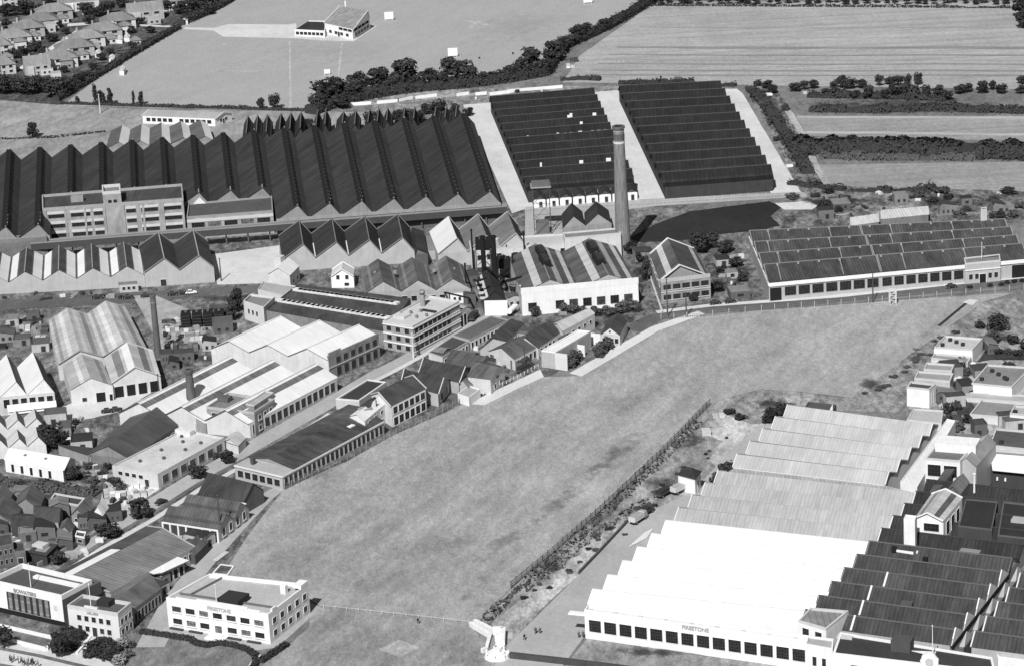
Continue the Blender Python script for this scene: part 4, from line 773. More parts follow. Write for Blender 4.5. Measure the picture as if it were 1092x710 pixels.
b.saw(1, 1.6, .45, M('sheet', .10, .045, 1, 1.2), M('sheet', .085, .035, 1, 1.2), M('wall', .3, .2), v=(.12, 1)); mb = MB(); mb.face([b.P(0, 0, 4.62), b.P(1, 0, 4.62), b.P(1, .12, 4.62), b.P(0, .12, 4.62)], LFELT); b.put(mb, 'flat_roof')
b.band('fr', 4.2, 4.7, M('plain', .62), .3, name='eaves_band'); b.win('r', 22, .01, .99, .7, 3.6, .74, frame=M('plain', .5), nx=3, ny=3); b.win('f', 6, .04, .96, 1, 3.2, .75, frame=M('plain', .5), nx=3); b.rbox(.25, .06, 1.2, 1.2, 4.65, 2.0, M('plain', .07), 'roof_vent')
b.rbox(.72, .78, 1.5, 2.5, 5.3, .35, WHITE, 'skylight')
b = gab('dark gabled workshop end just below the long low workshop by the lane', (211, 528), (259, 535), (281, 522), (237, 507), 4.2, 4.2, M('sheet', .055, .03), M('wall', .13, .08), ridge='u', name='gabled_workshop')
b = Bld('sawtooth_workshop', 'two-bay dark workshop with pale windowed side wall and open white-pillared front by the lane', 'workshop', 4, (173, 556), (233, 565), (265, 540), (212, 531)); b.wall(4, [M('plain', .05), M('wall', .48, .36), M('wall', .2, .1), M('wall', .2, .1)])
b.saw(2, 3.4, .48, M('sheet', .11, .06), M('sheet', .05, .03), M('wall', .45, .34), ridge='u', stripes=[(0, .3, .5, SLATE)]); b.piers('f', 7, 0, 4, WHITE, .5, .35); b.band('f', 3.7, 4.1, WHITE, .4)
b.win('r', 4, .05, .95, 1.2, 3.6, .42, sill=LGREY, glass=M('glass', .05)); b.rbox(.93, .9, 3, .8, 5.4, .4, WHITE, 'skylight')

rs = random.Random(5); cnt = {}
def tiny(zone, x, y, w, d_, h, ang, rv, wv):
    c = G(x, y, 0); ca, sa = math.cos(ang), math.sin(ang); q = []
    for a, e in ((-w/2, -d_/2), (w/2, -d_/2), (w/2, d_/2), (-w/2, d_/2)): p = c+Vector((a*ca-e*sa, a*sa+e*ca, 0)); p.z = h; q.append(p)
    i = cnt.get(zone, 0); cnt[zone] = i+1; kd = rs.random()
    b = Bld('lean_to', 'small %s outbuilding, %s by count %s' % ('pale' if wv > .3 else 'dark', ordn(i), zone), 'outbuilding', h, *q)
    b.wall(h, M('wall', wv, wv*.65))
    if kd < .5: b.saw(1, rs.uniform(.5, 1.2), rs.choice((.5, .12, .12)), M('sheet', rv, rv*.45), None, M('wall', wv, wv*.65))
    else: b.flat(h+.3, M('road', rv, rv*.6), .3, .3)
    (b.win('f', rs.choice((1, 2, 3)), .1, .9, .9, 2.0, .4, frame=M('plain', .15)) if rs.random() < .4 else b.door('f', rs.uniform(.3, .7), 1.4, 2.1, DARK, M('plain', .15)))
for zone, ang, pts in (('in the row of field-side sheds', .95, [(468, 403), (484, 399), (510, 393), (519, 399), (533, 386), (547, 384), (570, 372), (452, 412), (530, 374), (566, 362), (440, 421), (556, 392), (497, 384), (480, 415), (472, 384), (590, 368)]),
    ('in the far-left yards', .1, [(14, 346), (36, 341), (8, 362), (24, 366), (44, 372), (70, 462), (88, 476), (60, 450)]), ('between the slim chimney and the white roofs', .1, [(196, 384), (186, 392), (224, 372), (238, 352), (232, 338), (178, 384)]),
    ('among the lower-left cottages', .15, [(8, 552), (30, 574), (70, 582), (90, 560), (104, 561), (120, 553), (48, 570), (2, 568), (64, 548), (26, 530)]),
    ('among the flat blocks at the right edge', .1, [(1014, 400), (1030, 419), (1018, 432), (1044, 462), (1030, 474), (1082, 456), (1072, 452), (1046, 400), (1006, 424), (1056, 374), (1024, 382)]),
    ('round the black hoppers and power house', .2, [(504, 300), (547, 312), (549, 292), (500, 322), (486, 302), (548, 326), (506, 318)]), ('on the rough plot near the lone brick office', .1, [(676, 312), (686, 276), (780, 296), (770, 282), (788, 316)]),
    ('on the waste ground behind the long works', .05, [(880, 232), (896, 222), (1010, 228), (1064, 226), (1030, 218), (960, 216)]), ('along the lane above the bright white office', .95, [(196, 596), (206, 588), (214, 580), (172, 622), (178, 614), (158, 640), (163, 632)])):
    for x, y in pts: tiny(zone, x, y, rs.uniform(3.5, 7.5), rs.uniform(3.5, 8), rs.uniform(2.4, 4), ang, rs.choice((.04, .07, .12, .25)), rs.choice((.10, .16, .22) if 'cottages' in zone or 'waste' in zone else (.12, .25, .45)))
def pipe(label, pts, r=.25, m=BLACK):
    P = [G(x, y, z) for x, y, z in pts]; c = P[0].copy(); c.z = 0; mb = MB()
    for a, e in zip(P, P[1:]): mb.bar(a, e, r*2, r*2, m)
    tag(mb.build('pipe', None, c), label, 'pipe')
pipe('dark overhead pipe from the black hopper to the black tank', [(516, 284, 0), (516, 284, 9), (537, 298, 8), (537, 298, 0)], .3); pipe('dark duct rising beside the left slender stack', [(509, 300, 0), (509, 300, 10), (518, 297, 12)], .4)
pipe('slim dark pipe bridge from the power house towards the banded office', [(500, 318, 0), (500, 318, 6), (474, 312, 6), (474, 312, 0)], .25); pipe('dark duct between the black tank and the white-fronted works', [(540, 300, 7), (556, 296, 9)], .5)
for i, (x, y, h) in enumerate(((505, 268, 16), (498, 300, 14), (548, 284, 12), (560, 262, 13))): stack('vent_stack', 'thin dark vent pipe, %s by count round the black hoppers' % ordn(i), x, y+20, 0, h, .35, .3, BLACK, n=8)
# ------------------------------------------------------------------ left block
STR = [(0, .15, .3, M('sheet', .3, .2)), (0, .5, .7, M('sheet', .62, .5)), (1, .2, .42, M('sheet', .28, .18)), (1, .6, .8, M('sheet', .6, .46))]
b = Bld('striped_roof_shed', 'large two-bay shed with light and dark striped sheet roofs at left', 'shed', 6, (62, 388), (157, 372), (134, 328), (52, 343)); b.wall(6, CREAM)
b.saw(2, 3.6, .5, M('sheet', .48, .34), None, CREAM, stripes=STR, verge=M('plain', .3), vw=.25)
b = Bld('striped_roof_shed', 'single-bay striped shed with square dark doorway in its pale front', 'shed', 5.6, (75, 415), (120, 410), (109, 385), (67, 390)); b.wall(5.6, M('wall', .6, .46)); b.saw(1, 3.4, .5, M('sheet', .46, .3), None, CREAM, stripes=STR[1:3]); b.win('f', 1, .58, .82, .1, 3.4, .9, glass=BLACK, name='doorway', nx=1, ny=1); b.win('f', 1, .25, .37, .8, 2.2, .9, nx=2); b.win('f', 1, .9, .98, .1, 2.4, .9, glass=BLACK, name='doorway', nx=1, ny=1)
b = Bld('striped_roof_shed', 'striped shed with a hipped gable over dark open bays, below the slim dark chimney', 'shed', 5.6, (119, 408), (171, 400), (163, 374), (111, 383)); b.wall(5.6, CREAM); b.saw(1, 4.4, .5, M('sheet', .5, .36), None, CREAM, stripes=[(0, .3, .6, M('sheet', .24, .14)), (1, .35, .62, M('sheet', .2, .12)), (0, .72, 1, WHITEROOF), (1, 0, .2, WHITEROOF)], verge=M('plain', .5), vw=.3); b.win('f', 4, .02, .98, .1, 4.0, .72, frame=LGREY, glass=BLACK, name='open_bay', nx=1, ny=1)
b = Bld('white_gabled_works', 'works with two bright white peaked roofs above dark ground-floor windows at the left edge', 'works', 6.6, (-30, 426), (58, 418), (46, 389), (-38, 397)); b.wall(6.6, M('wall', .5, .4))
b.saw(3, 5.0, .66, WHITEROOF, M('sheet', .10, .06), M('wall', .7, .55), z=6.6, ov=.2); b.win('f', 6, .36, .99, 2.6, 5.6, .7, glass=M('glass', .015), nx=3)  # right slopes coloured dark to paint the shade on the white roofs
b = Bld('white_canopy', 'white lean-to canopy along the front of the white peaked works', 'canopy', 3.4, (9, 438), (60, 432), (59, 427), (8, 433)); b.wall(3.0, M('wall', .2, .1)); mb = MB(); mb.hexa([b.P(-.01, -.1, 2.2), b.P(1.01, -.1, 2.2), b.P(1.01, 1, 3.6), b.P(-.01, 1, 3.6)], [b.P(-.01, -.1, 2.45), b.P(1.01, -.1, 2.45), b.P(1.01, 1, 3.85), b.P(-.01, 1, 3.85)], WHITE); b.put(mb, 'roof')
for i, (dy, xx, zz) in enumerate(((0, 47, 'upper'), (20, 49, 'lower'))):
    b = Bld('small_sawtooth', '%s of two rows of small white-gabled sheds at the left edge' % zz, 'shed', 3.6, (-32, 460.5+dy), (xx, 453.5+dy), (xx-2, 444+dy), (-34, 451+dy)); b.wall(3.6, M('wall', .62, .5)); b.saw(4, 3.0, .62, M('sheet', .6, .45), M('sheet', .15, .1), M('wall', .66, .52))
b = Bld('round_roofed_store', 'big dark-grey gabled store with patched felt roof above the flat-roofed white building', 'store', 3.6, (93, 484), (139, 489), (190, 453), (147, 437)); b.wall(3.6, M('wall', .2, .12)); b.saw(1, 3.6, .5, M('sheet', .105, .06, 1.4, .7), M('sheet', .085, .05, 1.4, .7), M('wall', .25, .15)); b.win('r', 6, .05, .95, .6, 2.2, .5)
b = Bld('low_shed', 'dark flat roof and tall dark doorway at the lower end of the big dark store', 'shed', 3.2, (78, 480), (97, 486), (104, 478), (62, 474)); b.wall(3, M('wall', .3, .2)); b.flat(3.4, M('road', .07, .04), .4)
b = Bld('long_hut', 'long white hut with four dark openings and a bright pitched roof, lower left', 'hut', 4, (5, 490), (67, 501), (80, 489), (17, 479)); b.wall(4, WHITE); b.saw(1, 2.2, .55, WHITEROOF, None, WHITE, ridge='u', ov=.5); b.win('f', 5, .05, .85, .4, 3, .3, frame=WHITE, glass=BLACK, nx=1, ny=1, skip=()); b.win('r', 2, .15, .9, .4, 2.6, .45, glass=M('glass', .05))
for u in (.3, .65): b.rbox(u, .35, .9, .9, 5.0, .6, M('plain', .15), 'roof_vent')
b = Bld('flat_roof_workshop', 'pale flat-roofed workshop with seven dark windows in its long wall', 'workshop', 5, (119.5, 496), (168, 505), (239, 466), (196, 457)); b.wall(4.5, M('wall', .56, .44)); b.flat(5, M('road', .58, .4, 4), .5, .4, LGREY)
b.win('r', 7, .04, .98, .9, 3.6, .66, nx=3, ny=2, frame=M('plain', .4), glass=M('glass', .07)); b.win('f', 4, .1, .7, 2.4, 3.6, .6); b.door('f', .75, 1.6, 2.5)
for (u, v) in ((.3, .2), (.6, .35), (.3, .5), (.7, .6), (.4, .75), (.75, .8), (.2, .85)): b.rbox(u, v, .8, .8, 4.5, .8, M('plain', .1), 'roof_vent')
b.rbox(.15, .93, 6, 2.5, 4.5, 1.6, M('wall', .7, .5), 'roof_block')
b = Bld('white_annexe', 'small white lean-to block at the right end of the pale flat-roofed workshop', 'annexe', 3, (238, 470), (254, 475), (262, 467), (246, 462)); b.wall(2.8, CREAM); b.saw(1, 1.6, .5, M('sheet', .55, .4), None, CREAM)
# lower left cluster of cottages and sheds
gab('dark-roofed cottage with pale front wall and one window, centre of the lower-left cluster', (37, 556), (62, 557), (66, 541), (38, 538), 3.6, 2.2, M('slate', .07, .04), M('wall', .34, .24), ridge='u', name='cottage', wins=[(('f', 2, .05, .7, .8, 2.2, .3), dict(nx=2))])
gab('dark shed against the left side of the dark-roofed cottage, its front open', (12, 562), (36, 562), (38, 548), (16, 546), 3, 1.6, M('slate', .06, .035), M('plain', .05), ridge='u')
gab('grey gabled shed at the left edge of the lower-left cluster', (-18, 554), (14, 558), (24, 540), (-8, 536), 3.4, 3.2, M('slate', .12, .06), M('wall', .2, .13))
gab('grey gabled shed with lighter slopes behind the dark-roofed cottage', (14, 540), (42, 543), (48, 528), (22, 524), 3.4, 3.2, M('slate', .14, .07), M('wall', .26, .18))
gab('small grey gabled shed at the far left of the lower-left cluster', (-14, 536), (6, 538), (14, 526), (-6, 523), 3.4, 2.6, M('slate', .15, .08), M('wall', .3, .2))
b = Bld('flat_roof_shed', 'dark flat roof edged in white behind the dark-roofed cottage', 'shed', 3.6, (53, 533), (84, 539), (91, 531), (58, 525.5)); b.wall(3.3, M('wall', .26, .18)); b.flat(3.8, M('road', .07, .04), .5, .5, M('plain', .5))
gab('mid-grey gabled cottage with arched window right of the flat white-edged roof', (76, 548), (90, 551), (100, 541), (86, 536), 3.6, 2.2, M('slate', .13, .07), M('wall', .28, .2), name='cottage', wins=[(('f', 1, .2, .6, 1, 2.6, .8), dict(nx=2))])
b = gab('bright white gabled shed among spoil heaps', (99, 546), (110, 549), (116, 541), (106, 536), 3.6, 2.4, M('sheet', .7, .6), WHITE, name='white_shed')
gab('low grey cottage by the works road next to the kiosk', (62, 566), (76, 569), (80, 560), (66, 556), 3, 2, M('slate', .14, .08), M('wall', .3, .2), name='cottage', wins=[(('f', 1, .3, .7, .8, 2, .8), dict(nx=2))])
b = Bld('kiosk', 'small brick kiosk with white fascia beside the works road', 'kiosk', 2.8, (80, 571), (90, 573), (92, 567), (82, 565.5)); b.wall(2.5, M('brick', .14, .1)); b.flat(3, FELT, .5, .3, WHITE); b.win('f', 1, .2, .8, 1, 2, .8)
b = Bld('brick_house', 'dark two-storey brick building with small windows at the left edge', 'building', 7, (-14, 585), (14, 579), (12, 567), (-20, 573)); b.wall(6.6, DBRICK); b.flat(7.0, SLATE, .4, .3, M('plain', .15))
for z0 in (1.2, 4.2): b.win('f', 4, .2, .98, z0, z0+1.4, .5, frame=M('plain', .35), nx=2)
b = Bld('brick_house', 'lower dark brick block joined to the right of the two-storey brick building', 'building', 5, (15, 588), (27, 587), (25, 577), (13, 578)); b.wall(4.7, DBRICK); b.flat(5.1, SLATE, .4, .3, M('plain', .15)); b.win('f', 1, .2, .8, 1.2, 3, .8)
b = Bld('round_canopy', 'low round-ended flat canopy over a dark bay beside the works road', 'canopy', 3, (30, 588), (50, 592), (62, 580), (40, 578)); b.wall(2.6, M('plain', .04)); b.flat(3.1, M('road', .3, .2), .3, 1.4, M('plain', .05)); b.rbox(.3, .7, 4, 3, 2.9, .9, LGREY, 'roof_block')
# long grey workshop and its front buildings
b = Bld('long_workshop', 'long grey-roofed workshop with a white skylight panel on its left slope, lower left', 'workshop', 4.5, (52, 615), (118, 631), (207, 583), (156, 561)); b.wall(4.5, M('wall', .4, .28))
b.saw(1, 1.5, .34, M('sheet', .10, .05, 1.2), M('sheet', .22, .12, 1.2), M('wall', .42, .32), verge=M('plain', .4), vw=.25); mb = MB(); mb.hexa(*[[b.P(x, y, 4.5+1.5*x/.34+dz) for x, y in ((.15, .03), (.33, .03), (.33, .55), (.15, .55))] for dz in (.03, .16)], WHITE); b.put(mb, 'skylight_panel')
b.win('r', 14, .02, .98, 1, 3.2, .6)
b = Bld('canopy_building', 'bright white round-ended canopy roof over dark open bays beside the lane', 'canopy', 4, (153, 609), (168, 613.5), (202, 598), (180, 591))
mb = MB(); P = [b.P(*q, 4) for q in ((.25, .0), (.75, -.02), (1, .15), (1, 1), (0, 1), (0, .2), (.08, .07))]; mb.face([p+Vector((0, 0, .3)) for p in P], WHITE)
for i in range(len(P)): mb.face([P[i], P[(i+1) % len(P)], P[(i+1) % len(P)]+Vector((0, 0, .3)), P[i]+Vector((0, 0, .3))], M('plain', .1))
mb.face(P[::-1], DARK); b.put(mb, 'roof'); b.q = [b.P(.15, .15, 0), b.P(.85, .15, 0), b.P(.85, .92, 0), b.P(.15, .92, 0)]; b.wall(3.9, M('wall', .4, .3)); b.win('r', 4, .02, .98, .1, 3, .7, glass=BLACK, name='open_bay', nx=1, ny=1); b.win('f', 2, .1, .9, .1, 3, .7, glass=BLACK, name='open_bay', nx=1, ny=1)
b = Bld('low_shed', 'cluttered low dark sheds between the white canopy and the pillared workshop', 'shed', 3, (192, 588), (208, 592), (222, 578), (206, 574)); b.wall(3, M('wall', .1, .06)); b.saw(2, 1.6, .6, M('sheet', .16, .09), None, M('wall', .12, .08))
b = Bld('grey_roof_shed', 'grey-roofed shed behind the small white-lettered office, lower left', 'shed', 4.6, (112, 641), (141, 650), (172, 627), (148, 612)); b.wall(4.6, M('wall', .2, .12)); b.saw(1, 2.2, .5, M('sheet', .2, .12), M('sheet', .15, .09), M('wall', .2, .13)); b.win('r', 8, .03, .97, .6, 3.2, .7, frame=M('plain', .35), glass=BLACK)
b = Bld('link_building', 'low dark building linking the lettered white hall with the grey roofs behind', 'building', 5, (66, 640), (82, 645), (112, 628), (96, 618)); b.wall(4.6, M('wall', .12, .08)); b.flat(5.1, SLATE, .5, .3, M('plain', .3)); b.rbox(.6, .6, 6, 5, 4.6, 3.5, M('wall', .1, .07), 'roof_block')
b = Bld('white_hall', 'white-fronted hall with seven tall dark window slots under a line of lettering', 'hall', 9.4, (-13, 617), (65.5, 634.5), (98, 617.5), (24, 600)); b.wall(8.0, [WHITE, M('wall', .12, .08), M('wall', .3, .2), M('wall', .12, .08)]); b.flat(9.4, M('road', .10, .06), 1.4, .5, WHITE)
mb = MB(); b.wbox('f', -.002, 1.002, .0, 1.5, -.2, .02, BLACK, mb); b.put(mb, 'plinth', b.wo)
mb = MB(); b.wbox('f', .24, .825, 1.6, 6.9, -.1, .04, M('plain', .03), mb); b.put(mb, 'window_recess', b.wo)
for k in range(7): mb = MB(); t = .265+k*.0825; b.wbox('f', t, t+.045, 1.7, 6.8, 0, .10, M('glazing', .22, .32, 1.0, .6), mb); b.put(mb, 'tall_window', b.wo)
b.text('f', .50, 7.75, 1.55, 'BOWATERS', M('plain', .25)); b.rbox(.62, .72, 16, 1.6, 8.0, .7, WHITE, 'skylight')
for t in (.1, .9): mb = MB(); b.wbox('f', t-.02, t+.02, 4.4, 6, 0, .08, M('plain', .5), mb); b.put(mb, 'wall_emblem', b.wo)
def pole(label, x, y, z0, h, m=WHITE, r=.13, name='flagpole', par=None):
    c = G(x, y, z0); mb = MB(); mb.cyl(c, r, r*.6, h, m, 8); mb.cyl(c+Vector((0, 0, h)), r*1.5, .03, .25, m, 8)
    o = mb.build(name, None if par is None else par.root, c if par is None else par.c)
    if par is None: tag(o, label, 'pole')
    return o
pole('', 33, 625.5, 8.0, 7, par=b)
b = Bld('small_office', 'small two-storey white office with ten square windows beside the white hall', 'office', 8.2, (71.5, 644.5), (125.5, 653.5), (140, 641.5), (88, 633)); b.wall(7.2, [M('wall', .64, .55), M('wall', .66, .56), CREAM, CREAM]); b.flat(8.2, M('road', .11, .07), 1.0, .4, LGREY)
for z0 in (1.3, 4.3): b.win('f', 5, .15, .87, z0, z0+1.5, .55, frame=LGREY, nx=2, skip=(2,) if z0 < 2 else ()); b.win('r', 3, .08, .95, z0, z0+1.6, .6, frame=LGREY, nx=2)
b.door('f', .51, 1.5, 2.8); mb = MB(); b.wbox('f', .34, .60, 8.2, 8.8, -.5, .05, M('wall', .64, .55), mb); b.put(mb, 'parapet_step', b.wo); b.text('f', .5, 6.9, 1.0, 'MILLERS', M('plain', .35)); b.rbox(.55, .75, 4, 3, 7.2, 1.6, DARK, 'roof_block'); b.band('r', 3.6, 3.9, WHITE, .1)
pole('', 97, 646, 8.2, 6.5, par=b)
# big white office
b = Bld('white_office', 'bright white two-storey flat-roofed office with lettering and a grey roof, bottom left of the field', 'office', 8.8, (177, 636.5), (286, 654.5), (328.5, 622), (223, 611)); b.wall(7.8, WHITE); b.flat(8.8, M('road', .44, .34, 3), 1.0, .5, WHITE)
gl = [M('glass', .05), GLASS, M('glass', .16), GLASS]
for z0 in (1.4, 5.0): b.win('f', 7, .03, .97, z0, z0+1.6, .66, frame=WHITE, nx=5, ny=2, glasses=gl if z0 > 3 else gl[1:]+gl[:1], skip=(3,) if z0 < 2 else (), sill=WHITE); b.win('r', 5, .04, .98, z0, z0+1.8, .5, frame=WHITE, nx=3, ny=2, glasses=gl[:2])
b.door('f', .5, 2.2, 2.9, M('glass', .1), WHITE); b.text('f', .52, 7.75, 1.5, 'FIRESTONE', M('plain', .42))
for t0, t1, dz in ((.1, .92, .5), (.3, .8, .95)): mb = MB(); b.wbox('f', t0, t1, 8.8+(.0 if dz < .6 else .5), 8.8+dz, -.5, .03, WHITE, mb); b.put(mb, 'parapet_step', b.wo)
mb = MB(); b.wbox('r', .1, .2, 8.8, 9.5, -.5, .03, WHITE, mb); b.wbox('r', .82, 1, 8.8, 9.8, -2.5, .03, WHITE, mb); b.put(mb, 'parapet_step', b.wo)
mb = MB(); mb.bar(b.P(.02, .27, 8.1), b.P(.98, .27, 8.1), .3, .6, M('plain', .12)); mb.bar(b.P(.12, .27, 8.1), b.P(.14, .98, 8.1), .3, .6, M('plain', .15)); b.put(mb, 'roof_upstand')
b.rbox(.55, .28, 6.5, 6, 7.8, 1.9, M('plain', .03), 'roof_house'); b.rbox(.86, .75, 1.6, 1.4, 7.8, 2.4, WHITE, 'roof_block')
mb = MB(); c = b.P(.5, 0, 0); b.wbox('f', .42, .6, 0, .5, 0, 3.5, WHITE, mb); b.wbox('f', .46, .56, .5, .8, 0, 1.8, WHITE, mb); b.put(mb, 'entrance_step')
for k in range(5): mb = MB(); b.wbox('f', .03+k*.19, .16+k*.19, 0, .5, .5, 1.2, M('plain', .05), mb) if k != 2 else None; (b.put(mb, 'window_well') if k != 2 else None)
pole('', 231, 643, 8.8, 5.5, par=b)
# white ornamental gateway wall by the works entrance
c = G(524, 684, 0); root = empty('entrance_wall', c, 'white stepped ornamental gateway walls at the bottom edge between lawn and road', 'gateway')
def wl(pts, h, w, name='wall_run', m=WHITE):
    for p, q in zip(pts, pts[1:]):
        mb = MB(); a, b_ = G(*p, 0), G(*q, 0); mb.bar(a+Vector((0, 0, h/2)), b_+Vector((0, 0, h/2)), w, h, m); mb.build(name, root, c)
wl([(502, 667), (506, 670), (523, 680)], 1.3, .9); wl([(506, 664.5), (512, 667), (527, 675)], 1.3, .9); wl([(523, 680), (519, 694), (514, 696)], 1.3, .9); wl([(537, 676), (536, 690)], 2.2, 1.3); wl([(526, 676), (537, 676)], 2.2, .9)
mb = MB(); mb.face([G(525, 679, .9), G(533, 680, .9), G(529, 695, .5), G(521, 694, .5)][::-1], M('plain', .25)); mb.build('pond_basin', root, c)
for k in range(4): wl([(530+k*.3, 682+k*3), (536, 683+k*3)], 2.0-.4*k, 2.4, 'step')
mb = MB(); cc = G(530, 700, 0)
for (r0, h0, z0) in ((3.4, .9, 0), (2.4, .6, .9), (1.2, .8, 1.5)): mb.cyl(cc+Vector((0, 0, z0)), r0, r0*.9, h0, WHITE, 14)
mb.build('pedestal', root, c)
for k in range(7):
    a = math.pi*2*k/7; mb = MB(); mb.box(cc+Vector((math.cos(a)*3, math.sin(a)*3, .9)), .2, .2, .9, WHITE); mb.build('pillar', root, c)
# ------------------------------------------------------------------ lower right: the great north-light factory
P0, PL, PRa, PRb = G(627, 643.5, 7), G(775.5, 502.5, 7), G(853, 667, 7), G(934.5, 578.5, 7)
NB = 10; PR = PRa+(PRb-PRa)*(NB/6.0)
def line(a, b, k, n): return a+(b-a)*(k/n)
def seg(k0, k1, name, label, roofm, gz, right=None, **kw):
    A, D = line(P0, PL, k0, NB), line(P0, PL, k1, NB); B_, C_ = line(PRa, PR, k0, NB), line(PRa, PR, k1, NB)
    if right: B_, C_ = right
    b = Bld(name, label, 'factory', 7, A, B_, C_, D); b.wall(7, WHITE)
    b.saw(k1-k0, 2.7, .36, roofm, gz, WHITE, ridge='u', ov=.25, **kw); return b
E1 = seg(0, 6, 'white_factory', 'great factory with brilliant white stepped roofs and a row of fifteen dark windows, lower right', M('sheet', .76, .66, 1, .15), WHITE, cap=M('plain', .6))
E2 = seg(6, 10, 'grey_roof_factory', 'pale grey stepped roofs just behind the brilliant white factory roofs', M('sheet', .36, .25, 1, .6), M('sheet', .34, .24), verge=M('plain', .6), vw=.25)
E3 = Bld('grey_roof_factory', 'farthest pale grey stepped roofs, their right ends showing small triangular gables', 'factory', 7, (782, 498), (943, 517), (1001, 453), (849, 432)); E3.wall(7, WHITE)
E3.saw(5, 2.7, .36, M('sheet', .42, .30, 1, .5), M('sheet', .34, .24), M('wall', .4, .3), ridge='u', ov=.25, verge=M('plain', .6), vw=.25)
b = Bld('flat_roof_link', 'narrow flat roof strip between the nearer and farthest pale grey stepped roofs', 'building', 6.9, (776, 502.8), (983, 526.5), (944, 517.4), (782.3, 498.6)); b.wall(6.7, WHITE); b.flat(6.9, M('sheet', .4, .3), .2, .2)
b = Bld('front_range', 'low white front range of the great factory below its white roofs', 'factory', 8.3, (623, 649.5), (864, 683), (866, 677.5), (627, 644)) ; fr = b
b.wall(7.6, WHITE); b.flat(8.3, WHITEROOF, .7, .4, WHITE)
b.win('f', 14, .012, .985, 2.2, 5.6, .78, frame=WHITE, nx=5, ny=4, bar=.12, glass=M('glass', .014)); b.text('f', .5, 7.25, 1.5, 'FIRESTONE', M('plain', .35))
mb = MB(); b.wbox('l', .5, 1, 6.4, 6.9, 0, 4.5, WHITE, mb); b.put(mb, 'side_canopy', b.wo)
for k in range(26): b.rbox(.02+k*.038, .5, 1, .5, 7.6, .35, LGREY, 'roof_vent') if k % 3 == 0 else None
mb = MB()
for k in range(7): p = G(672+k*2.5, 583-k*2.2, 0); q = G(690+k*1.0, 574-k*1.5, 0); mb.bar(p+Vector((0, 0, .4)), q+Vector((0, 0, .4)), .3, .3, WHITE)
tag(mb.build('timber_stack', None, G(680, 578, 0)), 'loose white poles stacked on the road beside the white factory roofs', 'poles')
c = G(857, 651, 7)
b = Bld('roof_block', 'white-walled roof block with ribbed grey top at the corner of white and dark roofs', 'building', 11, (851, 661), (881, 670), (905, 650.5), (864, 647)); b.wall(10.4, WHITE); b.flat(11, M('sheet', .25, .17, 1.5), .6, .5, LGREY); b.win('f', 2, .05, .95, 7.4, 9.4, .5, nx=2)
# dark roofs right of it
A, D = PRa, PRa+(PRb-PRa)*(11/6.0); B_ = G(1013, 688, 7); C_ = B_+(D-A)
DK = M('sheet', .062, .035, 1.0, 1.4)
dq = D-A
b = Bld('dark_roof_factory', 'dark ribbed north-light roofs joined to the right of the brilliant white ones', 'factory', 7, A+dq*.004+Vector((.3, 0, 0)), B_, C_, D+Vector((.3, 0, 0))); b.wall(7, M('wall', .4, .3))
b.saw(6, 2.9, .36, DK, M('sheet', .05, .03), M('wall', .66, .55), ridge='u', v=(0, 6/11), ov=.2, verge=M('plain', .10), vw=.3, cap=M('plain', .12)); b.saw(5, 2.9, .36, M('sheet', .035, .018, 1, 1.4), M('sheet', .03, .018), M('wall', .3, .2), ridge='u', v=(6/11, 1), ov=.2, cap=M('plain', .05))
for k in range(5):
    mb = MB(); z = 7.05; v0, v1 = k/11, (k+1)/11; vm = v0+(v1-v0)*.36
    p = [b.P(1.005, v0, z), b.P(1.005, v1, z), b.P(1.005, vm, z+3.6)]; q = [x+(b.P(1.012, 0, 0)-b.P(1.005, 0, 0)) for x in p]
    mb.face([q[0], q[1], q[2]], WHITE); mb.face([p[0], p[2], p[1]], WHITE)
    for i in range(3): j = (i+1) % 3; mb.face([p[i], p[j], q[j], q[i]], WHITE)
    b.put(mb, 'gable_coping')
for k in range(4):
    mb = MB(); v0 = (k+.02)/11; vm = (k+.37)/11; u0 = .335-.03*k if k < 3 else .3
    mb.bar(b.P(u0, v0, 7.3), b.P(u0, vm, 10.1), .5, .5, M('plain', .6)); b.put(mb, 'firewall_coping')
b.rbox(.58, 1.62/11, 3, 1.6, 8.2, 2, M('plain', .08), 'roof_vent'); b.rbox(.45, 4.7/11, 1.2, 1.2, 8.6, 1.4, BLACK, 'roof_vent')
b.rbox(.19, .47, 1.2, 1.2, 8.6, 1.4, BLACK, 'roof_vent'); b.rbox(.7, .50, 5.5, 3, 8.2, 1.8, M('plain', .22), 'roof_vent')
A2 = G(1036, 690, 7); B2 = A2+(B_-A).normalized()*75
b2 = Bld('dark_roof_factory', 'dark ribbed north-light roofs at the bottom right edge beyond the narrow roof valley', 'factory', 7, A2, B2, B2+dq*(6/11), A2+dq*(6/11)); b2.wall(7, M('wall', .4, .3)); b2.saw(6, 2.9, .36, DK, M('sheet', .06, .035), M('wall', .6, .5), ridge='u', ov=.2, verge=M('plain', .55), vw=.35, cap=M('plain', .12))
b3 = Bld('roof_valley', 'narrow flat valley of small light gables between the two dark ribbed roofs', 'building', 6, b.P(1.03, .01, 6), b2.P(-.03, .01, 6), b2.P(-.03, 1, 6), b.P(1.03, 6/11, 6)); b3.wall(5.6, M('wall', .15, .1)); b3.flat(6, M('road', .2, .12), .4, .3, M('plain', .1))
for k in range(5):
    mb = MB(); v = .1+k*.19; w = .07
    pts = [b3.P(.15, v-w, 5.7), b3.P(.85, v-w, 5.7), b3.P(.85, v+w, 5.7), b3.P(.15, v+w, 5.7)]; ap = b3.P(.5, v, 8.4); mm = M('wall', .42, .2)
    for i in range(4): mb.face([pts[i], pts[(i+1) % 4], ap], mm)
    b3.put(mb, 'skylight')
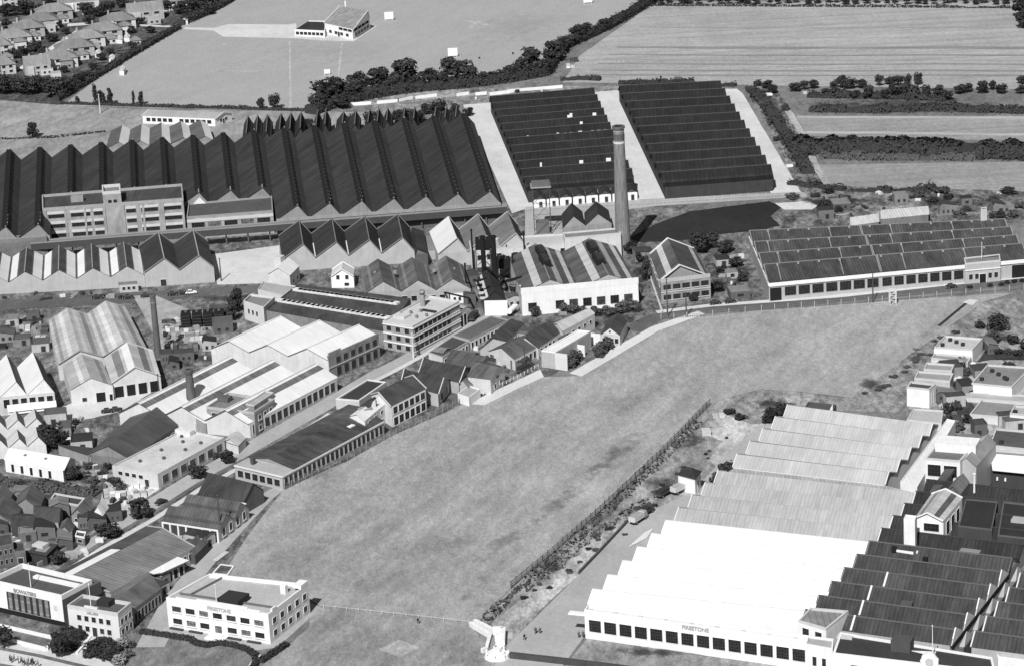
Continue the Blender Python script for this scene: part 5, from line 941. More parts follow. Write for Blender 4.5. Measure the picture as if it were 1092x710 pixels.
# administration range at the bottom edge
b = Bld('administration_block', 'white administration range with black flat roof and a round crest on its parapet, bottom right', 'office', 8.6, (888, 696), (1062, 716), (1058, 700), (896, 673.5)); b.wall(8.0, WHITE); b.flat(8.6, M('road', .055, .03), .6, .6, WHITE)
b.rbox(.42, .75, 5, 4, 8, 3, M('plain', .07), 'roof_block'); mb = MB(); mb.face([b.P(.46, .72, 8.06), b.P(.62, .6, 8.06), b.P(.64, .9, 8.06)], M('plain', .7)); b.put(mb, 'roof_panel')
b.rbox(.04, .9, 4, 2.5, 8, .5, LGREY, 'roof_panel')
mb = MB(); p, q = b.side('f'); cc = p+(q-p)*.60; n_ = 18; dr = (q-p).normalized(); nr = Vector((dr.y, -dr.x, 0))
for j, (rr, off, mm) in enumerate(((2.3, .1, WHITE), (1.0, .3, M('plain', .45)))):
    ring = [cc+dr*(rr*math.cos(2*math.pi*k/n_))*(1.05 if k % 2 else .95)+Vector((0, 0, 9.4+rr*math.sin(2*math.pi*k/n_)*(1.05 if k % 2 else .95))) for k in range(n_)]
    f = [x+nr*(off+.25) for x in ring]; bk = [x-nr*.3 for x in ring]; mb.face(f, mm); mb.face(bk[::-1], mm)
    for k in range(n_): mb.face([bk[k], bk[(k+1) % n_], f[(k+1) % n_], f[k]], mm)
b.put(mb, 'crest', b.wo); b.win('f', 12, .1, .95, 3.5, 6, .6, frame=WHITE)
o = pole('', 994.5, 698, 8.8, 8, par=b)
b = Bld('corner_tower', 'white square corner tower at the left end of the administration range', 'tower', 9.6, (859, 686), (888, 691.5), (889, 680.5), (861, 677)); b.wall(9.1, WHITE); b.flat(9.6, LFELT, .5, .4, WHITE); b.win('f', 2, .15, .85, 4, 6.5, .4)
b = Bld('white_lodge', 'white building with ivy-dark bushes against it at the bottom right corner', 'building', 6, (1064, 702), (1130, 712), (1128, 694), (1062, 688)); b.wall(5.6, WHITE); b.flat(6, M('wall', .75, .65), .4, .4, WHITE); b.win('f', 6, .1, .9, 1, 2.8, .5)
# slab tower and lantern house
b = Bld('white_slab_tower', 'plain white slab tower with curved sides standing on the dark roofs', 'tower', 8, (964, 586), (976, 587.5), (978, 583), (966, 581.5)); b.wall(17, WHITE, base=6); b.flat(17.3, WHITE, .3, .3)
mb = MB(); mb.bar(b.P(-.1, -.5, 8.4), b.P(-.9, -.9, 8.4), .4, 1.2, WHITE); mb.bar(b.P(-.9, -.9, 8.4), b.P(1, -.95, 8.4), .4, 1.2, WHITE); mb.bar(b.P(1.3, -.9, 8.4), b.P(1.5, .3, 8.4), .4, 1.6, WHITE); b.put(mb, 'foot_kerb')
b = Bld('lantern_house', 'white gabled conveyor house with one wide dark window, raised above the dark roofs', 'building', 14, (975, 552), (1006, 555), (1026, 531), (993, 526.5), base=6.0); b.wall(14, WHITE); b.saw(1, 2.0, .45, M('sheet', .5, .35, 1.2, 1), None, WHITE, stripes=[(1, .3, .62, M('sheet', .12, .06)), (0, .3, .55, M('sheet', .25, .15))], verge=WHITE, vw=.5)
b.win('f', 1, .3, .88, 10.6, 12.9, .9, frame=WHITE, nx=4, ny=2, glass=BLACK); b.win('r', 3, .1, .9, 8.5, 12.5, .7, frame=WHITE, glass=BLACK); b.q_ = None
b = Bld('white_roof_strip', 'narrow bright flat roof running up beside the far grey stepped roofs', 'building', 8.4, (960, 513), (978, 519), (1019, 448), (1010, 446)); b.wall(8.0, WHITE); b.flat(8.4, WHITEROOF, .4, .3, WHITE)
b = Bld('white_block', 'white three-storey block with two big dark openings beside the far grey roofs', 'building', 13, (986.5, 488), (1024, 491), (1044, 468), (1005, 466)); b.wall(12.4, M('wall', .7, .58)); b.flat(13, M('road', .16, .1), .6, .5, LGREY); b.win('f', 2, .03, .95, 7.6, 11.2, .8, glass=BLACK, frame=WHITE, nx=4, ny=3, name='opening'); b.win('f', 2, .03, .95, 2.4, 5.6, .7, glass=BLACK, frame=WHITE, nx=4, ny=3, name='opening')
b.rbox(.62, .6, 12, 7, 12.4, 2.6, M('wall', .75, .6), 'penthouse')
b = Bld('conveyor_bridge', 'raised gabled conveyor corridor climbing behind the white three-storey block', 'conveyor', 11, (1020, 494), (1041, 497), (1062, 473), (1045, 468), base=0); b.wall(11, M('wall', .42, .32)); b.saw(1, 2.4, .5, M('sheet', .62, .5), M('sheet', .3, .2), M('wall', .42, .32))
b = Bld('sloping_conveyor', 'dark sloping conveyor running down in front of the white three-storey block', 'conveyor', 8, (988, 529), (996, 531), (1030, 495), (1022, 491)); b.wall(7, M('wall', .25, .15)); mb = MB(); mb.hexa([b.P(0, 0, 7.02), b.P(1, 0, 7.02), b.P(1, 1, 10.5), b.P(0, 1, 10.5)], [b.P(0, 0, 8.2), b.P(1, 0, 8.2), b.P(1, 1, 11.6), b.P(0, 1, 11.6)], M('sheet', .12, .06)); b.put(mb, 'roof')
gab('dark gabled hopper house below the conveyor corridor', (1009, 523), (1024, 527), (1034, 514), (1020, 509), 10, 2, M('sheet', .2, .1), M('wall', .16, .1))
pole('slim white pole standing in the dark courtyard right of the lantern house', 1039, 529, 7, 7, r=.35, name='vent_pipe')
b = Bld('loading_shed', 'white sloping roof over a dark loading bay with two lamps, right edge', 'shed', 6, (1058, 498), (1130, 505), (1130, 494), (1056, 488)); b.wall(5.6, M('plain', .05)); mb = MB(); mb.hexa([b.P(0, -.2, 5.62), b.P(1, -.2, 5.62), b.P(1, 1, 7.2), b.P(0, 1, 7.2)], [b.P(0, -.2, 5.9), b.P(1, -.2, 5.9), b.P(1, 1, 7.5), b.P(0, 1, 7.5)], WHITE); b.put(mb, 'roof')
for t in (.07, .19): mb = MB(); b.wbox('f', t, t+.025, 2.2, 3.2, .1, .5, WHITE, mb); b.put(mb, 'door_panel', b.wo)
b = Bld('dark_flat_shed', 'large black flat roof in the dark courtyard right of the lantern house', 'shed', 10.6, (1022, 560), (1058, 564), (1064, 534), (1030, 531)); b.wall(10.2, M('wall', .06, .04)); b.flat(10.6, M('road', .035, .02), .4, .4, M('plain', .09))
b = Bld('dark_flat_shed', 'black flat roof along the right edge above the dark ribbed roofs', 'shed', 10.4, (1064, 570), (1140, 578), (1140, 542), (1070, 534)); b.wall(10, M('wall', .06, .04)); b.flat(10.4, M('road', .04, .02), .4, .4, M('plain', .10)); b.rbox(.3, .5, 5, 3, 10, .8, M('plain', .35), 'roof_vent')
# parapet of the far grey roofs
b = Bld('dark_outbuilding', 'small dark block with white gable edge behind the farthest grey stepped roofs', 'building', 4, (856, 437), (887, 439), (892, 431), (862, 428)); b.wall(3.7, M('wall', .2, .12)); b.flat(4, M('road', .1, .06), .3); mb = MB(); mb.face([b.P(.9, -.1, 4), b.P(1.05, -.1, 4), b.P(1.05, -.1, 7)], WHITE); mb.face([b.P(.9, -.08, 4), b.P(1.05, -.08, 7), b.P(1.05, -.08, 4)], WHITE); b.put(mb, 'gable_edge', b.wo)
b = Bld('flat_building', 'square pale flat roof at the far right corner of the grey stepped roofs', 'building', 8.2, (967, 447), (1004, 451), (1006, 437), (974, 435)); b.wall(7.8, CREAM); b.flat(8.2, M('road', .45, .34), .4, .4, LGREY)
# white flat blocks at the right, rising from the field edge
def blk(label, z, A, B_, C_, D_, wm=WHITE, rm=LFELT, ph=.6, vents=0, wins=None, name='flat_block'):
    b = Bld(name, label, 'building', z, A, B_, C_, D_); b.wall(z-ph, wm); b.flat(z, rm, ph, .4, LGREY)
    for k in range(vents): b.rbox(.15+.7*((k*37) % 10)/10, .25+.5*((k*53) % 10)/10, 1.2, 1.2, z-ph, 1.0, DARK, 'roof_vent')
    if wins: b.win(*wins)
    return b
blk('farthest white flat-roofed block beside the field, with four dark vents on its roof', 5, (996, 370), (1037, 372.5), (1048, 360.5), (1008, 357.5), vents=4, rm=M('road', .5, .38))
blk('low grey flat-roofed link in front of the block with four roof vents', 3, (993, 381), (1032, 386), (1036, 380), (997, 376), wm=CREAM, rm=M('road', .3, .2), wins=('f', 4, .1, .9, .4, 1.8, .4))
blk('grey stepped flat roof between the white cube and the farthest white block, upper one', 5, (985, 393), (1015, 395), (1018, 388), (988, 386), wm=M('wall', .45, .34), rm=M('road', .34, .22), wins=('f', 3, .2, .8, 1, 3, .4))
blk('grey stepped flat roof just behind the white cube, lower one', 5.5, (975, 402.5), (1013, 406), (1017, 397.5), (979, 395), wm=M('wall', .45, .34), rm=M('road', .34, .22), wins=('f', 3, .2, .8, 1, 3.4, .35))
b = blk('tall white cube-shaped block with dark flat top at the corner of the field', 6.6, (967, 412), (991, 414.5), (998, 409), (971, 406), rm=M('road', .08, .05)); b.win('r', 2, .2, .9, 1, 4.5, .3)
blk('white walled building with wide mottled grey roof, right edge', 4.6, (1036, 408), (1079, 412), (1100, 391), (1053, 388), rm=M('road', .26, .16), vents=5)
blk('low light boundary block in front of the wide mottled roof', 1.6, (1022, 423), (1140, 432), (1142, 424), (1028, 417), wm=CREAM, rm=M('road', .42, .3), ph=.3)
blk('low walled enclosure with mottled roof below the wide mottled roof', 3, (1034, 441), (1092, 446), (1104, 430), (1047, 425), wm=CREAM, rm=M('road', .3, .18), ph=.7)
blk('small bright white hut at the right edge beside the low enclosure', 4.5, (1077, 440), (1106, 443), (1110, 434), (1082, 431.5), vents=1)
blk('dark flat roof with pale kerb and small stack near the right edge', 3.5, (1055, 474), (1130, 482), (1132, 462), (1062, 456), wm=CREAM, rm=M('road', .12, .06), vents=2)
blk('pale flat roof between the conveyor corridor and the dark kerbed roof', 3.5, (1046, 487), (1130, 494), (1130, 484), (1052, 478), wm=CREAM, rm=M('road', .3, .2))
# long right-hand works with many dark roof bays
RG = M('sheet', .075, .035, 1.0, 1.4)
b = Bld('long_works', 'long low works with dark bay roofs and a white-banded window front along the estate road', 'factory', 6.8, (820, 302.5), (1096, 276.5), (1070, 240), (799, 252)); b.wall(6.6, M('wall', .4, .3))
for (u0, u1) in ((.0, .43), (.437, 1.0)):
    b.saw(4, 3.0, .84, RG, M('sheet', .05, .03), M('wall', .1, .07), ridge='u', u=(u0, u1), v=(.03, 1), z=6.6, ov=.1, verge=M('plain', .25), vw=.3, cap=M('plain', .2))
for r_ in range(4):
    for k in range(12):
        mb = MB(); u = .05+k*.08+.02*(r_ % 2); v0 = .03+(r_+.05)*.2425; v1 = .03+(r_+.74)*.2425; z1 = 6.6+3.0*.84
        if k % 3 == 0: mb.bar(b.P(u, v0, 6.85), b.P(u, v1, z1+.35), .25, .25, M('plain', .28))
        mb.box(b.P(u, v1+.01, 9.0), .35, .5, .7, M('plain', .3)); b.put(mb, 'roof_light')
b.band('f', 5.6, 6.9, WHITE, .5, name='fascia'); b.band('l', 5.8, 6.9, WHITE, .3, name='fascia'); b.band('r', 5.8, 6.9, WHITE, .3, name='fascia')
b.win('f', 7, .055, .425, 1.6, 5.0, .82, frame=M('plain', .4), nx=4, ny=3, glass=M('glass', .02)); b.win('f', 8, .43, .80, 1.6, 5.0, .80, frame=M('plain', .5), nx=4, ny=3, glass=M('glass', .02)); b.win('f', 1, .0, .05, .1, 5.0, .9, glass=BLACK, name='open_bay', nx=1, ny=1)
t = Bld('entrance_block', 'brick entrance block with steps and a flagpole projecting from the long works', 'entrance', 8, (1029, 281), (1067, 277.5), (1066, 271), (1028, 275)); t.wall(7.4, M('wall', .42, .34)); t.flat(8, MFELT, .6, .4, LGREY); t.win('f', 2, .08, .42, 1.6, 3.6, .6); t.win('f', 2, .62, .96, 1.6, 3.6, .6); t.door('f', .5, 2.4, 3.4, BLACK, WHITE); t.band('f', 5.0, 5.3, WHITE, .3)
b.win('f', 1, .935, 1.0, .1, 5.0, .92, glass=BLACK, name='open_bay', nx=1, ny=1)
pole('', 1047, 276, 8, 6, par=t)
b = Bld('concrete_stack', 'plain square pale concrete stack standing behind the long works', 'stack', 14, (1046, 223.5), (1052.4, 223), (1052.4, 220.8), (1046, 221.3)); b.wall(13.6, M('wall', .5, .4)); b.flat(14, DARK, .4, .3, M('wall', .5, .4))
for i, (A, B_, C_, D_, zz, lab) in enumerate((((908, 241), (937, 237), (936, 231), (907, 235), 3, 'short pale ribbed shed roof on rough ground behind the long works'), ((940, 234), (990, 229), (989, 223), (940, 227), 3.5, 'long pale shed roof on rough ground behind the long works'))):
    b = Bld('field_shed', lab, 'shed', zz, A, B_, C_, D_); b.wall(zz, M('wall', .2, .12)); b.saw(1, 1.6, .8, M('sheet', .5, .4), None, CREAM, ridge='u')
b = Bld('white_hut', 'tiny white hut with dark roof and one door on the bank beside the factory road', 'hut', 5.4, (723, 504.5), (741, 509), (747, 502), (731, 499)); b.wall(5.2, WHITE); b.hip(1.8, M('slate', .04, .02)); b.win('r', 1, .35, .65, .4, 3.2, .6, nx=1)
# ------------------------------------------------------------------ trees, hedges, bushes
LEAF = M('leaf', .050, .018); LEAF2 = M('leaf', .11, .045); LEAFP = M('leaf', .34, .2); BARK = M('plain', .05)
def crown(seed, shape='round', n=950, leaf=.075, mat=None):
    """leaf clumps through the crown's volume; unit crown: radius about 1, centre at 0"""
    r = random.Random(seed); mb = MB(); lobes = []
    for k in range(15):
        th = r.uniform(0, 2*math.pi); zz = r.uniform(-.75, .85); rr = math.sqrt(max(0, 1-zz*zz))*r.uniform(.35, .72)
        w = r.uniform(.26, .46)
        if shape == 'tall': lobes.append((Vector((rr*math.cos(th)*.42, rr*math.sin(th)*.42, zz*1.5)), w*.75))
        elif shape == 'flat': lobes.append((Vector((rr*math.cos(th)*1.15, rr*math.sin(th)*1.15, zz*.5)), w*.9))
        else: lobes.append((Vector((rr*math.cos(th), rr*math.sin(th), zz*.78)), w))
    lobes.append((Vector((0, 0, 0)), .55))
    mm = mat or LEAF
    for i in range(n):
        c, w = lobes[r.randrange(len(lobes))]
        d = Vector((r.gauss(0, 1), r.gauss(0, 1), r.gauss(0, 1))).normalized(); p = c+d*w*r.uniform(.75, 1.12)
        nn = (d+Vector((r.gauss(0, .5), r.gauss(0, .5), r.gauss(0, .5)+.25))).normalized(); t = nn.orthogonal().normalized(); bb = nn.cross(t)
        a = r.uniform(0, 6.28); t2 = t*math.cos(a)+bb*math.sin(a); b2 = nn.cross(t2); s = leaf*r.uniform(.7, 1.6)
        mb.face([p-t2*s-b2*s*.6, p+t2*s*.3-b2*s, p+t2*s+b2*s*.5, p-t2*s*.2+b2*s], mm)
    return mb
_tp = {}
def tree(label, x, y, r, h=None, kind='round', group=None, name='tree', light=0, cat='tree', trunk=None, squash=1.0):
    """r crown radius in metres, h total height"""
    v = random.randrange(4); key = (kind, v, light); h = h or r*2.1; c = G(x, y, 0)
    if key not in _tp:
        root = empty(name, (0, 0, 0), label, cat, group)
        mb = crown(v*7+3+len(kind), kind, 1000 if kind != 'bush' else 700, .085, (LEAF, LEAF2, LEAFP)[light]); co = mb.build('crown', root); co.location = (0, 0, 1.35)
        t = MB(); t.cyl((0, 0, 0), .10, .07, .9, BARK, 7, cap=False)
        for k in range(4):
            a = k*1.57+v; t.bar((0, 0, .75), (.45*math.cos(a), .45*math.sin(a), 1.5), .07, .07, BARK)
        t.build('trunk', root); root['used'] = 0; _tp[key] = root; reg(root); first = True
        del root['used']
    else: first = False
    src = _tp[key]; s = (r, r, h/2.3)
    if first: src.location = c; src.scale = s; src.rotation_euler = (0, 0, random.uniform(0, 6)); o = src
    else: o = copy_tree(src, c, random.uniform(0, 6), s, label)
    o.name = name; o['label'] = label; o['category'] = cat
    if group: o['group'] = group
    elif 'group' in o: del o['group']
    return o
def kidsfix(): pass
_bp = {}
def bush(label, x, y, r, h, group=None, light=0, name='bush', cat='bush', mesh_only=True):
    v = random.randrange(4); key = (v, light); c = G(x, y, 0)
    if key not in _bp:
        o = crown(50+v, 'round', 650, .10, (LEAF, LEAF2, LEAFP)[light]).build(name); _bp[key] = o.data
        bpy.data.objects.remove(o)
    o = link(bpy.data.objects.new(name, _bp[key])); o.location = c+Vector((0, 0, h*.42)); o.scale = (r, r, h*.55); o.rotation_euler = (0, 0, random.uniform(0, 6))
    tag(o, label, cat, group); return o
def hedge(label, path, w, h, dens=7.0, lump=.35, light=0, name='hedge', leaf=.42, cat='hedge', seed=0):
    P = [G(x, y, 0) for x, y in path]; mb = MB(); r = random.Random(seed+int(path[0][0])); m = (LEAF, LEAF2, LEAFP)[light]
    c0 = P[len(P)//2].copy()
    for a, b_ in zip(P, P[1:]):
        L = (b_-a).length; d = (b_-a)/L; n = Vector((-d.y, d.x, 0)); cnt = int(L*dens)
        for i in range(cnt):
            t = r.uniform(0, L); p = a+d*t; q = noise.noise(Vector((p.x*.16, p.y*.16, seed+3.1)))
            q2 = noise.noise(Vector((p.x*.05, p.y*.05, seed+9.1)))
            hh = h*(1+lump*1.9*q+lump*1.1*q2); ww = w*(1+lump*.9*q)
            ang = r.uniform(0, math.pi); k = r.uniform(.86, 1.06)
            pos = p+n*(math.cos(ang)*ww/2*k)+Vector((0, 0, max(.15, (math.sin(ang)**.6)*hh*k)))
            if r.random() < .25: pos.z *= r.uniform(.2, 1)
            nn = (n*math.cos(ang)+Vector((0, 0, math.sin(ang)+.3))+Vector((r.gauss(0, .5), r.gauss(0, .5), r.gauss(0, .4)))).normalized()
            t2 = nn.orthogonal().normalized(); b2 = nn.cross(t2); s = leaf*r.uniform(.6, 1.5)
            mb.face([pos-t2*s-b2*s*.6, pos+t2*s*.3-b2*s, pos+t2*s+b2*s*.5, pos-t2*s*.2+b2*s], m)
        # the dense heart of the hedge
        if h < 1.45 and dens < 20: continue
        k = max(2, int(L/4))
        for i in range(k):
            p = a+d*(L*(i+.5)/k); q = noise.noise(Vector((p.x*.16, p.y*.16, seed+3.1))); hh = h*(1+lump*1.7*q)*.66
            if hh > .3: mb.box(p, L/k/2+.2, w*.36, hh, m, math.atan2(d.y, d.x))
    return tag(mb.build(name, None, c0), label, cat)
# dark belt of big trees across the middle distance
BT = [(352, 111, 8.5, 13), (374, 108, 6.5, 10), (382, 99, 6, 10), (405, 96, 7, 11), (432, 91, 8, 13), (458, 91, 5.5, 8), (487, 88, 8.5, 13), (500, 90, 6, 9), (340, 118, 5.5, 8), (418, 98, 5.5, 8), (446, 95, 4.5, 7), (471, 93, 4.5, 7), (514, 89, 4.0, 5.5), (526, 88, 4, 5), (538, 86, 4.5, 6), (546, 84, 5, 7), (564, 80, 8.5, 13), (578, 80, 6, 8), (590, 66, 6.5, 10), (598, 58, 5.5, 8), (616, 42, 5.5, 8), (628, 37, 5, 6), (645, 31, 4.5, 5.5), (605, 50, 5, 6), (364, 116, 5, 7)]
BT.sort(key=lambda t: t[0])
for i, (x, y, r_, h_) in enumerate(BT): tree('big dark tree, %s from the left in the belt below the playing field' % ordn(i), x, y, r_, h_, group='tree belt below the playing field')
hedge('dark overgrown hedge linking the big trees along the near edge of the playing field', [(332, 122), (360, 112), (400, 103), (440, 97), (480, 94), (520, 90), (560, 84), (580, 80)], 10, 5.2, 14, .5)
hedge('dark hedge curving up the right side of the playing field to the top edge', [(582, 80), (592, 62), (604, 50), (625, 41), (650, 29), (676, 14), (694, 3), (710, -6)], 8, 4.2, 11, .35)
hedge('thick dark hedge along the right edge of the gardens beside the playing field', [(60, 108), (76, 99), (104, 82), (130, 66), (160, 48), (190, 31)], 5, 3.2, 10, .3)
hedge('dark hedge from the path up to the top edge beside the playing field', [(193, 27), (215, 18), (235, 8), (256, -5)], 6, 4.5, 10, .4)
hedge('long low dark hedge between the playing field and the meadow', [(64, 111), (150, 114), (250, 116.5), (334, 119)], 2.2, 1.5, 9, .3)
hedge('thin low hedge line across the meadow at left', [(0, 149), (60, 147), (112, 141)], 1.4, .9, 5, .5)
for i, (x, y, r_, h_) in enumerate(((4, 100, 6, 9), (17, 99, 5, 8), (30, 101, 6, 9), (44, 99, 5, 7), (55, 104, 5.5, 9), (64, 103, 6, 10), (72, 97, 4.5, 7), (83, 91, 4.5, 6), (93, 86, 4, 5), (52, 96, 5, 6), (10, 94, 5, 6), (38, 94, 5, 6), (-6, 96, 6, 8))):
    tree('dark dense tree, %s by count in the belt below the suburban houses' % ordn(i), x, y, r_, h_, group='tree belt below the houses')
for i, (x, y, r_, h_) in enumerate(((8, 18, 6, 7), (28, 16, 6, 8), (44, 15, 5, 6), (52, 5, 5, 7), (92, 16, 5, 7), (104, 18, 5, 6), (116, 15, 5, 8), (130, 8, 4.5, 6), (76, 19, 3.5, 4.5), (62, 30, 3, 4), (56, 45, 4, 5), (70, 37, 3, 4), (38, 55, 4.5, 5.5), (48, 60, 4, 5), (26, 62, 4.5, 6), (12, 63, 4, 5), (8, 30, 4, 5), (176, 12, 4.5, 6), (192, 15, 5, 7), (205, 14, 5, 8), (216, 10, 5.5, 9), (228, 6, 5, 9), (222, 16, 4, 6), (200, 22, 3, 4), (150, 26, 3, 4), (68, 78, 3, 4), (100, 75, 3, 4), (142, 52, 3, 4), (160, 36, 3, 4), (118, 58, 2.5, 3.5), (96, 26, 4, 5), (234, 2, 5, 8), (140, 36, 3, 4), (36, 42, 3, 4), (108, 65, 3, 4))):
    tree('dark garden tree, %s by count among the suburban houses' % ordn(i), x, y, r_, h_, group='garden trees among the houses')
for i, (x, y) in enumerate(((102, 110, ), (107, 111), (111, 111), (118, 112), (143, 112), (151, 112.5))): tree('%s of the small dark poplars standing on the hedge below the playing field' % ordn(i), x, y, (2.4, 2.8, 2.0, 3, 1.6, 2.6)[i], (7.5, 6, 5, 7, 5.5, 6)[i], 'tall', 'small poplars on the hedge')
for i, (x, y, r_) in enumerate(((278, 117, 2.6), (293, 116.5, 3.4), (35, 147, 3.2), (83, 110, 1.5))): tree(['small round tree left of a larger one on the hedge behind the dark stores', 'larger round tree beside a small one on the hedge behind the dark stores', 'lone low bush-like tree on the thin hedge in the meadow', 'thin sapling at the left corner of the playing field'][i], x, y, r_, r_*2.2)
# trees poking up behind the great shed
for i, (x, y, r_, h_) in enumerate(((398, 137, 4.5, 8), (424, 133, 4, 7), (436, 132, 4, 7), (448, 131, 3.5, 6), (468, 127, 5, 9), (484, 127, 4, 7), (330, 141, 3, 6), (376, 138, 3.5, 7), (455, 122, 3.5, 5), (500, 124, 3, 4), (300, 142, 3, 5))):
    tree('dark tree, %s of those poking up just behind the great sawtooth shed' % ordn(i), x, y, r_, h_, group='trees behind the great shed')
# top right orchard and hedges
k = 0
for i in range(38):
    x = 693+i*10.5+random.uniform(-2, 2); tree('small orchard tree, %s from the left in the row along the top edge' % ordn(i), x, 4.5+random.uniform(-1.5, 1), random.uniform(2, 3.3), random.uniform(4, 6), group='orchard row along the top edge')
hedge('dark low hedge along the top of the far arable field', [(694, 6.5), (800, 7), (940, 8), (1078, 9)], 2.0, 1.2, 8, .5)
for i, (x, y, r_, h_) in enumerate(((1092, 30, 6, 10), (1088, 18, 5, 9), (1096, 8, 6, 9))): tree('dark tree at the top right corner, %s from the bottom' % ordn(i), x, y, r_, h_)
row = [(818, 92), (824, 98), (848, 96), (858, 94), (868, 93), (884, 101), (890, 96), (898, 92), (906, 93), (912, 103), (918, 92), (926, 104), (938, 90), (948, 88), (958, 90), (968, 92), (979, 89), (1000, 99), (1010, 105), (1024, 98), (1032, 96), (1048, 98), (1058, 94), (1068, 98), (1088, 98), (944, 104), (954, 103), (964, 102), (976, 103), (988, 103), (1090, 88)]
for i, (x, y) in enumerate(row): tree('shrubby orchard tree, %s by count in the loose band below the striped arable field' % ordn(i), x, y+2, random.uniform(2.2, 3.8), random.uniform(3.5, 7), group='loose band of orchard trees')
hedge('upper of two ragged dark shrub rows below the striped arable field', [(862, 103), (920, 104), (980, 105), (1010, 107)], 9, 2.8, 14, .6)
hedge('lower of two ragged dark shrub rows below the striped arable field', [(864, 118), (930, 119), (1000, 117), (1092, 120)], 9, 2.8, 15, .55)
hedge('broad dark thicket crossing the right side between two pale arable strips', [(842, 160), (880, 158), (930, 157), (990, 160), (1050, 163), (1110, 165)], 22, 3.6, 38, .4, leaf=.7)
hedge('ragged lower edge of bushes under the broad dark thicket at right', [(876, 168), (930, 170), (980, 170), (1040, 170)], 7, 2.4, 8, .7, light=1)
hedge('dark hedge along the far edge of the right twin shed', [(660, 90), (700, 89), (740, 88)], 4, 2.2, 8, .5); hedge('dark clump row between the twin sheds and the arable field', [(735, 93), (760, 92), (785, 92)], 4, 2.0, 8, .5)
hedge('short hedge at the field corner above the left twin shed', [(598, 86), (620, 85), (640, 86)], 4, 2.2, 8, .5)
hedge('dark scrub along the outer edge of the concrete apron right of the twin sheds', [(800, 95), (820, 118), (836, 142), (848, 162), (862, 186)], 7, 2.4, 8, .8)
hedge('dark scrub bank at the foot of the right concrete apron', [(842, 196), (900, 203), (950, 205), (1010, 203)], 6, 1.6, 6, .9)
for i in range(26):
    x, y = [(808, 92), (816, 112), (826, 130), (838, 118), (830, 150), (848, 168), (858, 152), (866, 198), (884, 206), (900, 212), (880, 220), (1004, 206), (1012, 212), (1060, 214), (1076, 206), (1088, 222), (1030, 226), (980, 210), (996, 216), (952, 214), (870, 210), (845, 212), (894, 226), (1024, 232), (1064, 232), (1080, 232)][i]
    bush('dark scrub bush, %s by count on the waste ground behind the long works' % ordn(i), x, y, random.uniform(2, 4), random.uniform(1.8, 3.6), 'scrub bushes on the waste ground', light=i % 2)
# centre
for i, (x, y, r_, h_) in enumerate(((571, 338, 2.2, 4), (603, 334, 2.4, 4), (613, 335, 2.4, 4), (623, 335, 2.0, 3), (636, 337, 2.8, 3.6), (648, 337, 2.8, 3.6), (664, 334, 3.4, 4.6), (676, 333, 3, 4), (655, 336, 2, 3))): tree('bushy dark tree, %s from the left against the foot of the white front wall' % ordn(i), x, y, r_, h_, group='trees before the white front wall', light=1)
for i, (x, y, r_, h_) in enumerate(((672, 272, 3, 5), (688, 300, 2.4, 8), (690, 290, 2, 5), (745, 270, 4.5, 8), (758, 264, 4, 6), (774, 270, 4, 5), (785, 285, 3.4, 3.6), (770, 292, 2.6, 3), (792, 300, 2.6, 3), (682, 280, 2, 4), (764, 312, 3, 4), (739, 321, 2.2, 2.8))): tree(['dark bush at the foot of the tall chimney', 'slim dark tree in the lane left of the lone brick office', 'small tree above the slim dark one in the lane', 'dark tree behind the right corner of the lone brick office', 'smaller tree behind the lone brick office, right of the taller', 'low tree on the rough plot right of the lone brick office, uppermost', 'broad dark tree in the middle of the rough plot beside the long works', 'low dark tree at the lower left of the rough plot', 'low dark tree at the lower right of the rough plot', 'low shrub between the chimney and the lane', 'dark shrub at the front corner of the rough plot', 'round shrub at the foot of the lone brick office'][i], x, y, r_, h_)
for i, (x, y, r_) in enumerate(((614, 388, 2.8), (617, 384, 2.6), (611, 392, 2.2), (645, 376, 2.8), (650, 372, 2.8), (641, 381, 2.2))): bush('dark heap-like bush inside the %s open bay of the white-walled store, %s' % (['left', 'right'][i//3], ['middle one', 'rear one', 'front one'][i % 3]), x-3, y, r_, 4.2, light=1)
# left
for i, (x, y, r_, h_, lab) in enumerate(((211, 510, 3.4, 5, 'round dark tree on the verge by the pillared workshop'), (150, 552, 4.0, 6, 'large round dark tree beside the works road above the long grey workshop'), (116, 573, 4.0, 4.5, 'broad dark tree beside the works road left of the large round one'), (62, 601, 2.8, 4, 'small dark tree beside the works road behind the white hall'), (241, 494, 3.0, 4.5, 'dark round tree at the end of the pale flat-roofed workshop'), (53, 474, 4.5, 8, 'black bushy tree beside the small sawtooth sheds'), (60, 478, 3.5, 6, 'black bushy tree just right of the one beside the small sawtooth sheds'), (80, 512, 2.8, 4, 'dark bush-like tree at the right end of the long white hut'), (73, 511, 2.4, 3.6, 'smaller dark bush at the right end of the long white hut'), (252, 333, 3.4, 9, 'tall dark tree against the small lodge with three openings'), (247, 342, 3, 7, 'dark tree left of the small lodge with three openings'))): tree(lab, x, y, r_, h_)
for i, (x, y) in enumerate(((92, 508), (100, 514), (108, 508), (94, 499), (115, 500), (104, 492), (120, 514), (26, 600), (34, 604), (8, 600), (64, 466), (72, 460), (80, 452), (10, 515), (22, 518), (60, 522), (100, 524), (130, 522), (125, 518))): bush('dark bush, %s by count among the yards at the left' % ordn(i), x, y, random.uniform(1.2, 2.4), random.uniform(1.4, 2.8), 'bushes among the left yards', light=i % 2)
hedge('dark overgrown bank along the railing below the long white hut', [(-10, 512), (30, 518), (70, 524), (104, 527)], 7, 1.6, 10, .5, light=1)
for i, (x, y, r_, h_) in enumerate(((4, 691, 3.0, 6.2), (66, 700, 3.0, 6.5))): tree(['round-headed street tree on a thin trunk at the left edge of the frontage', 'round-headed street tree on a thin trunk before the small white office'][i], x, y, r_, h_, name='street_tree')
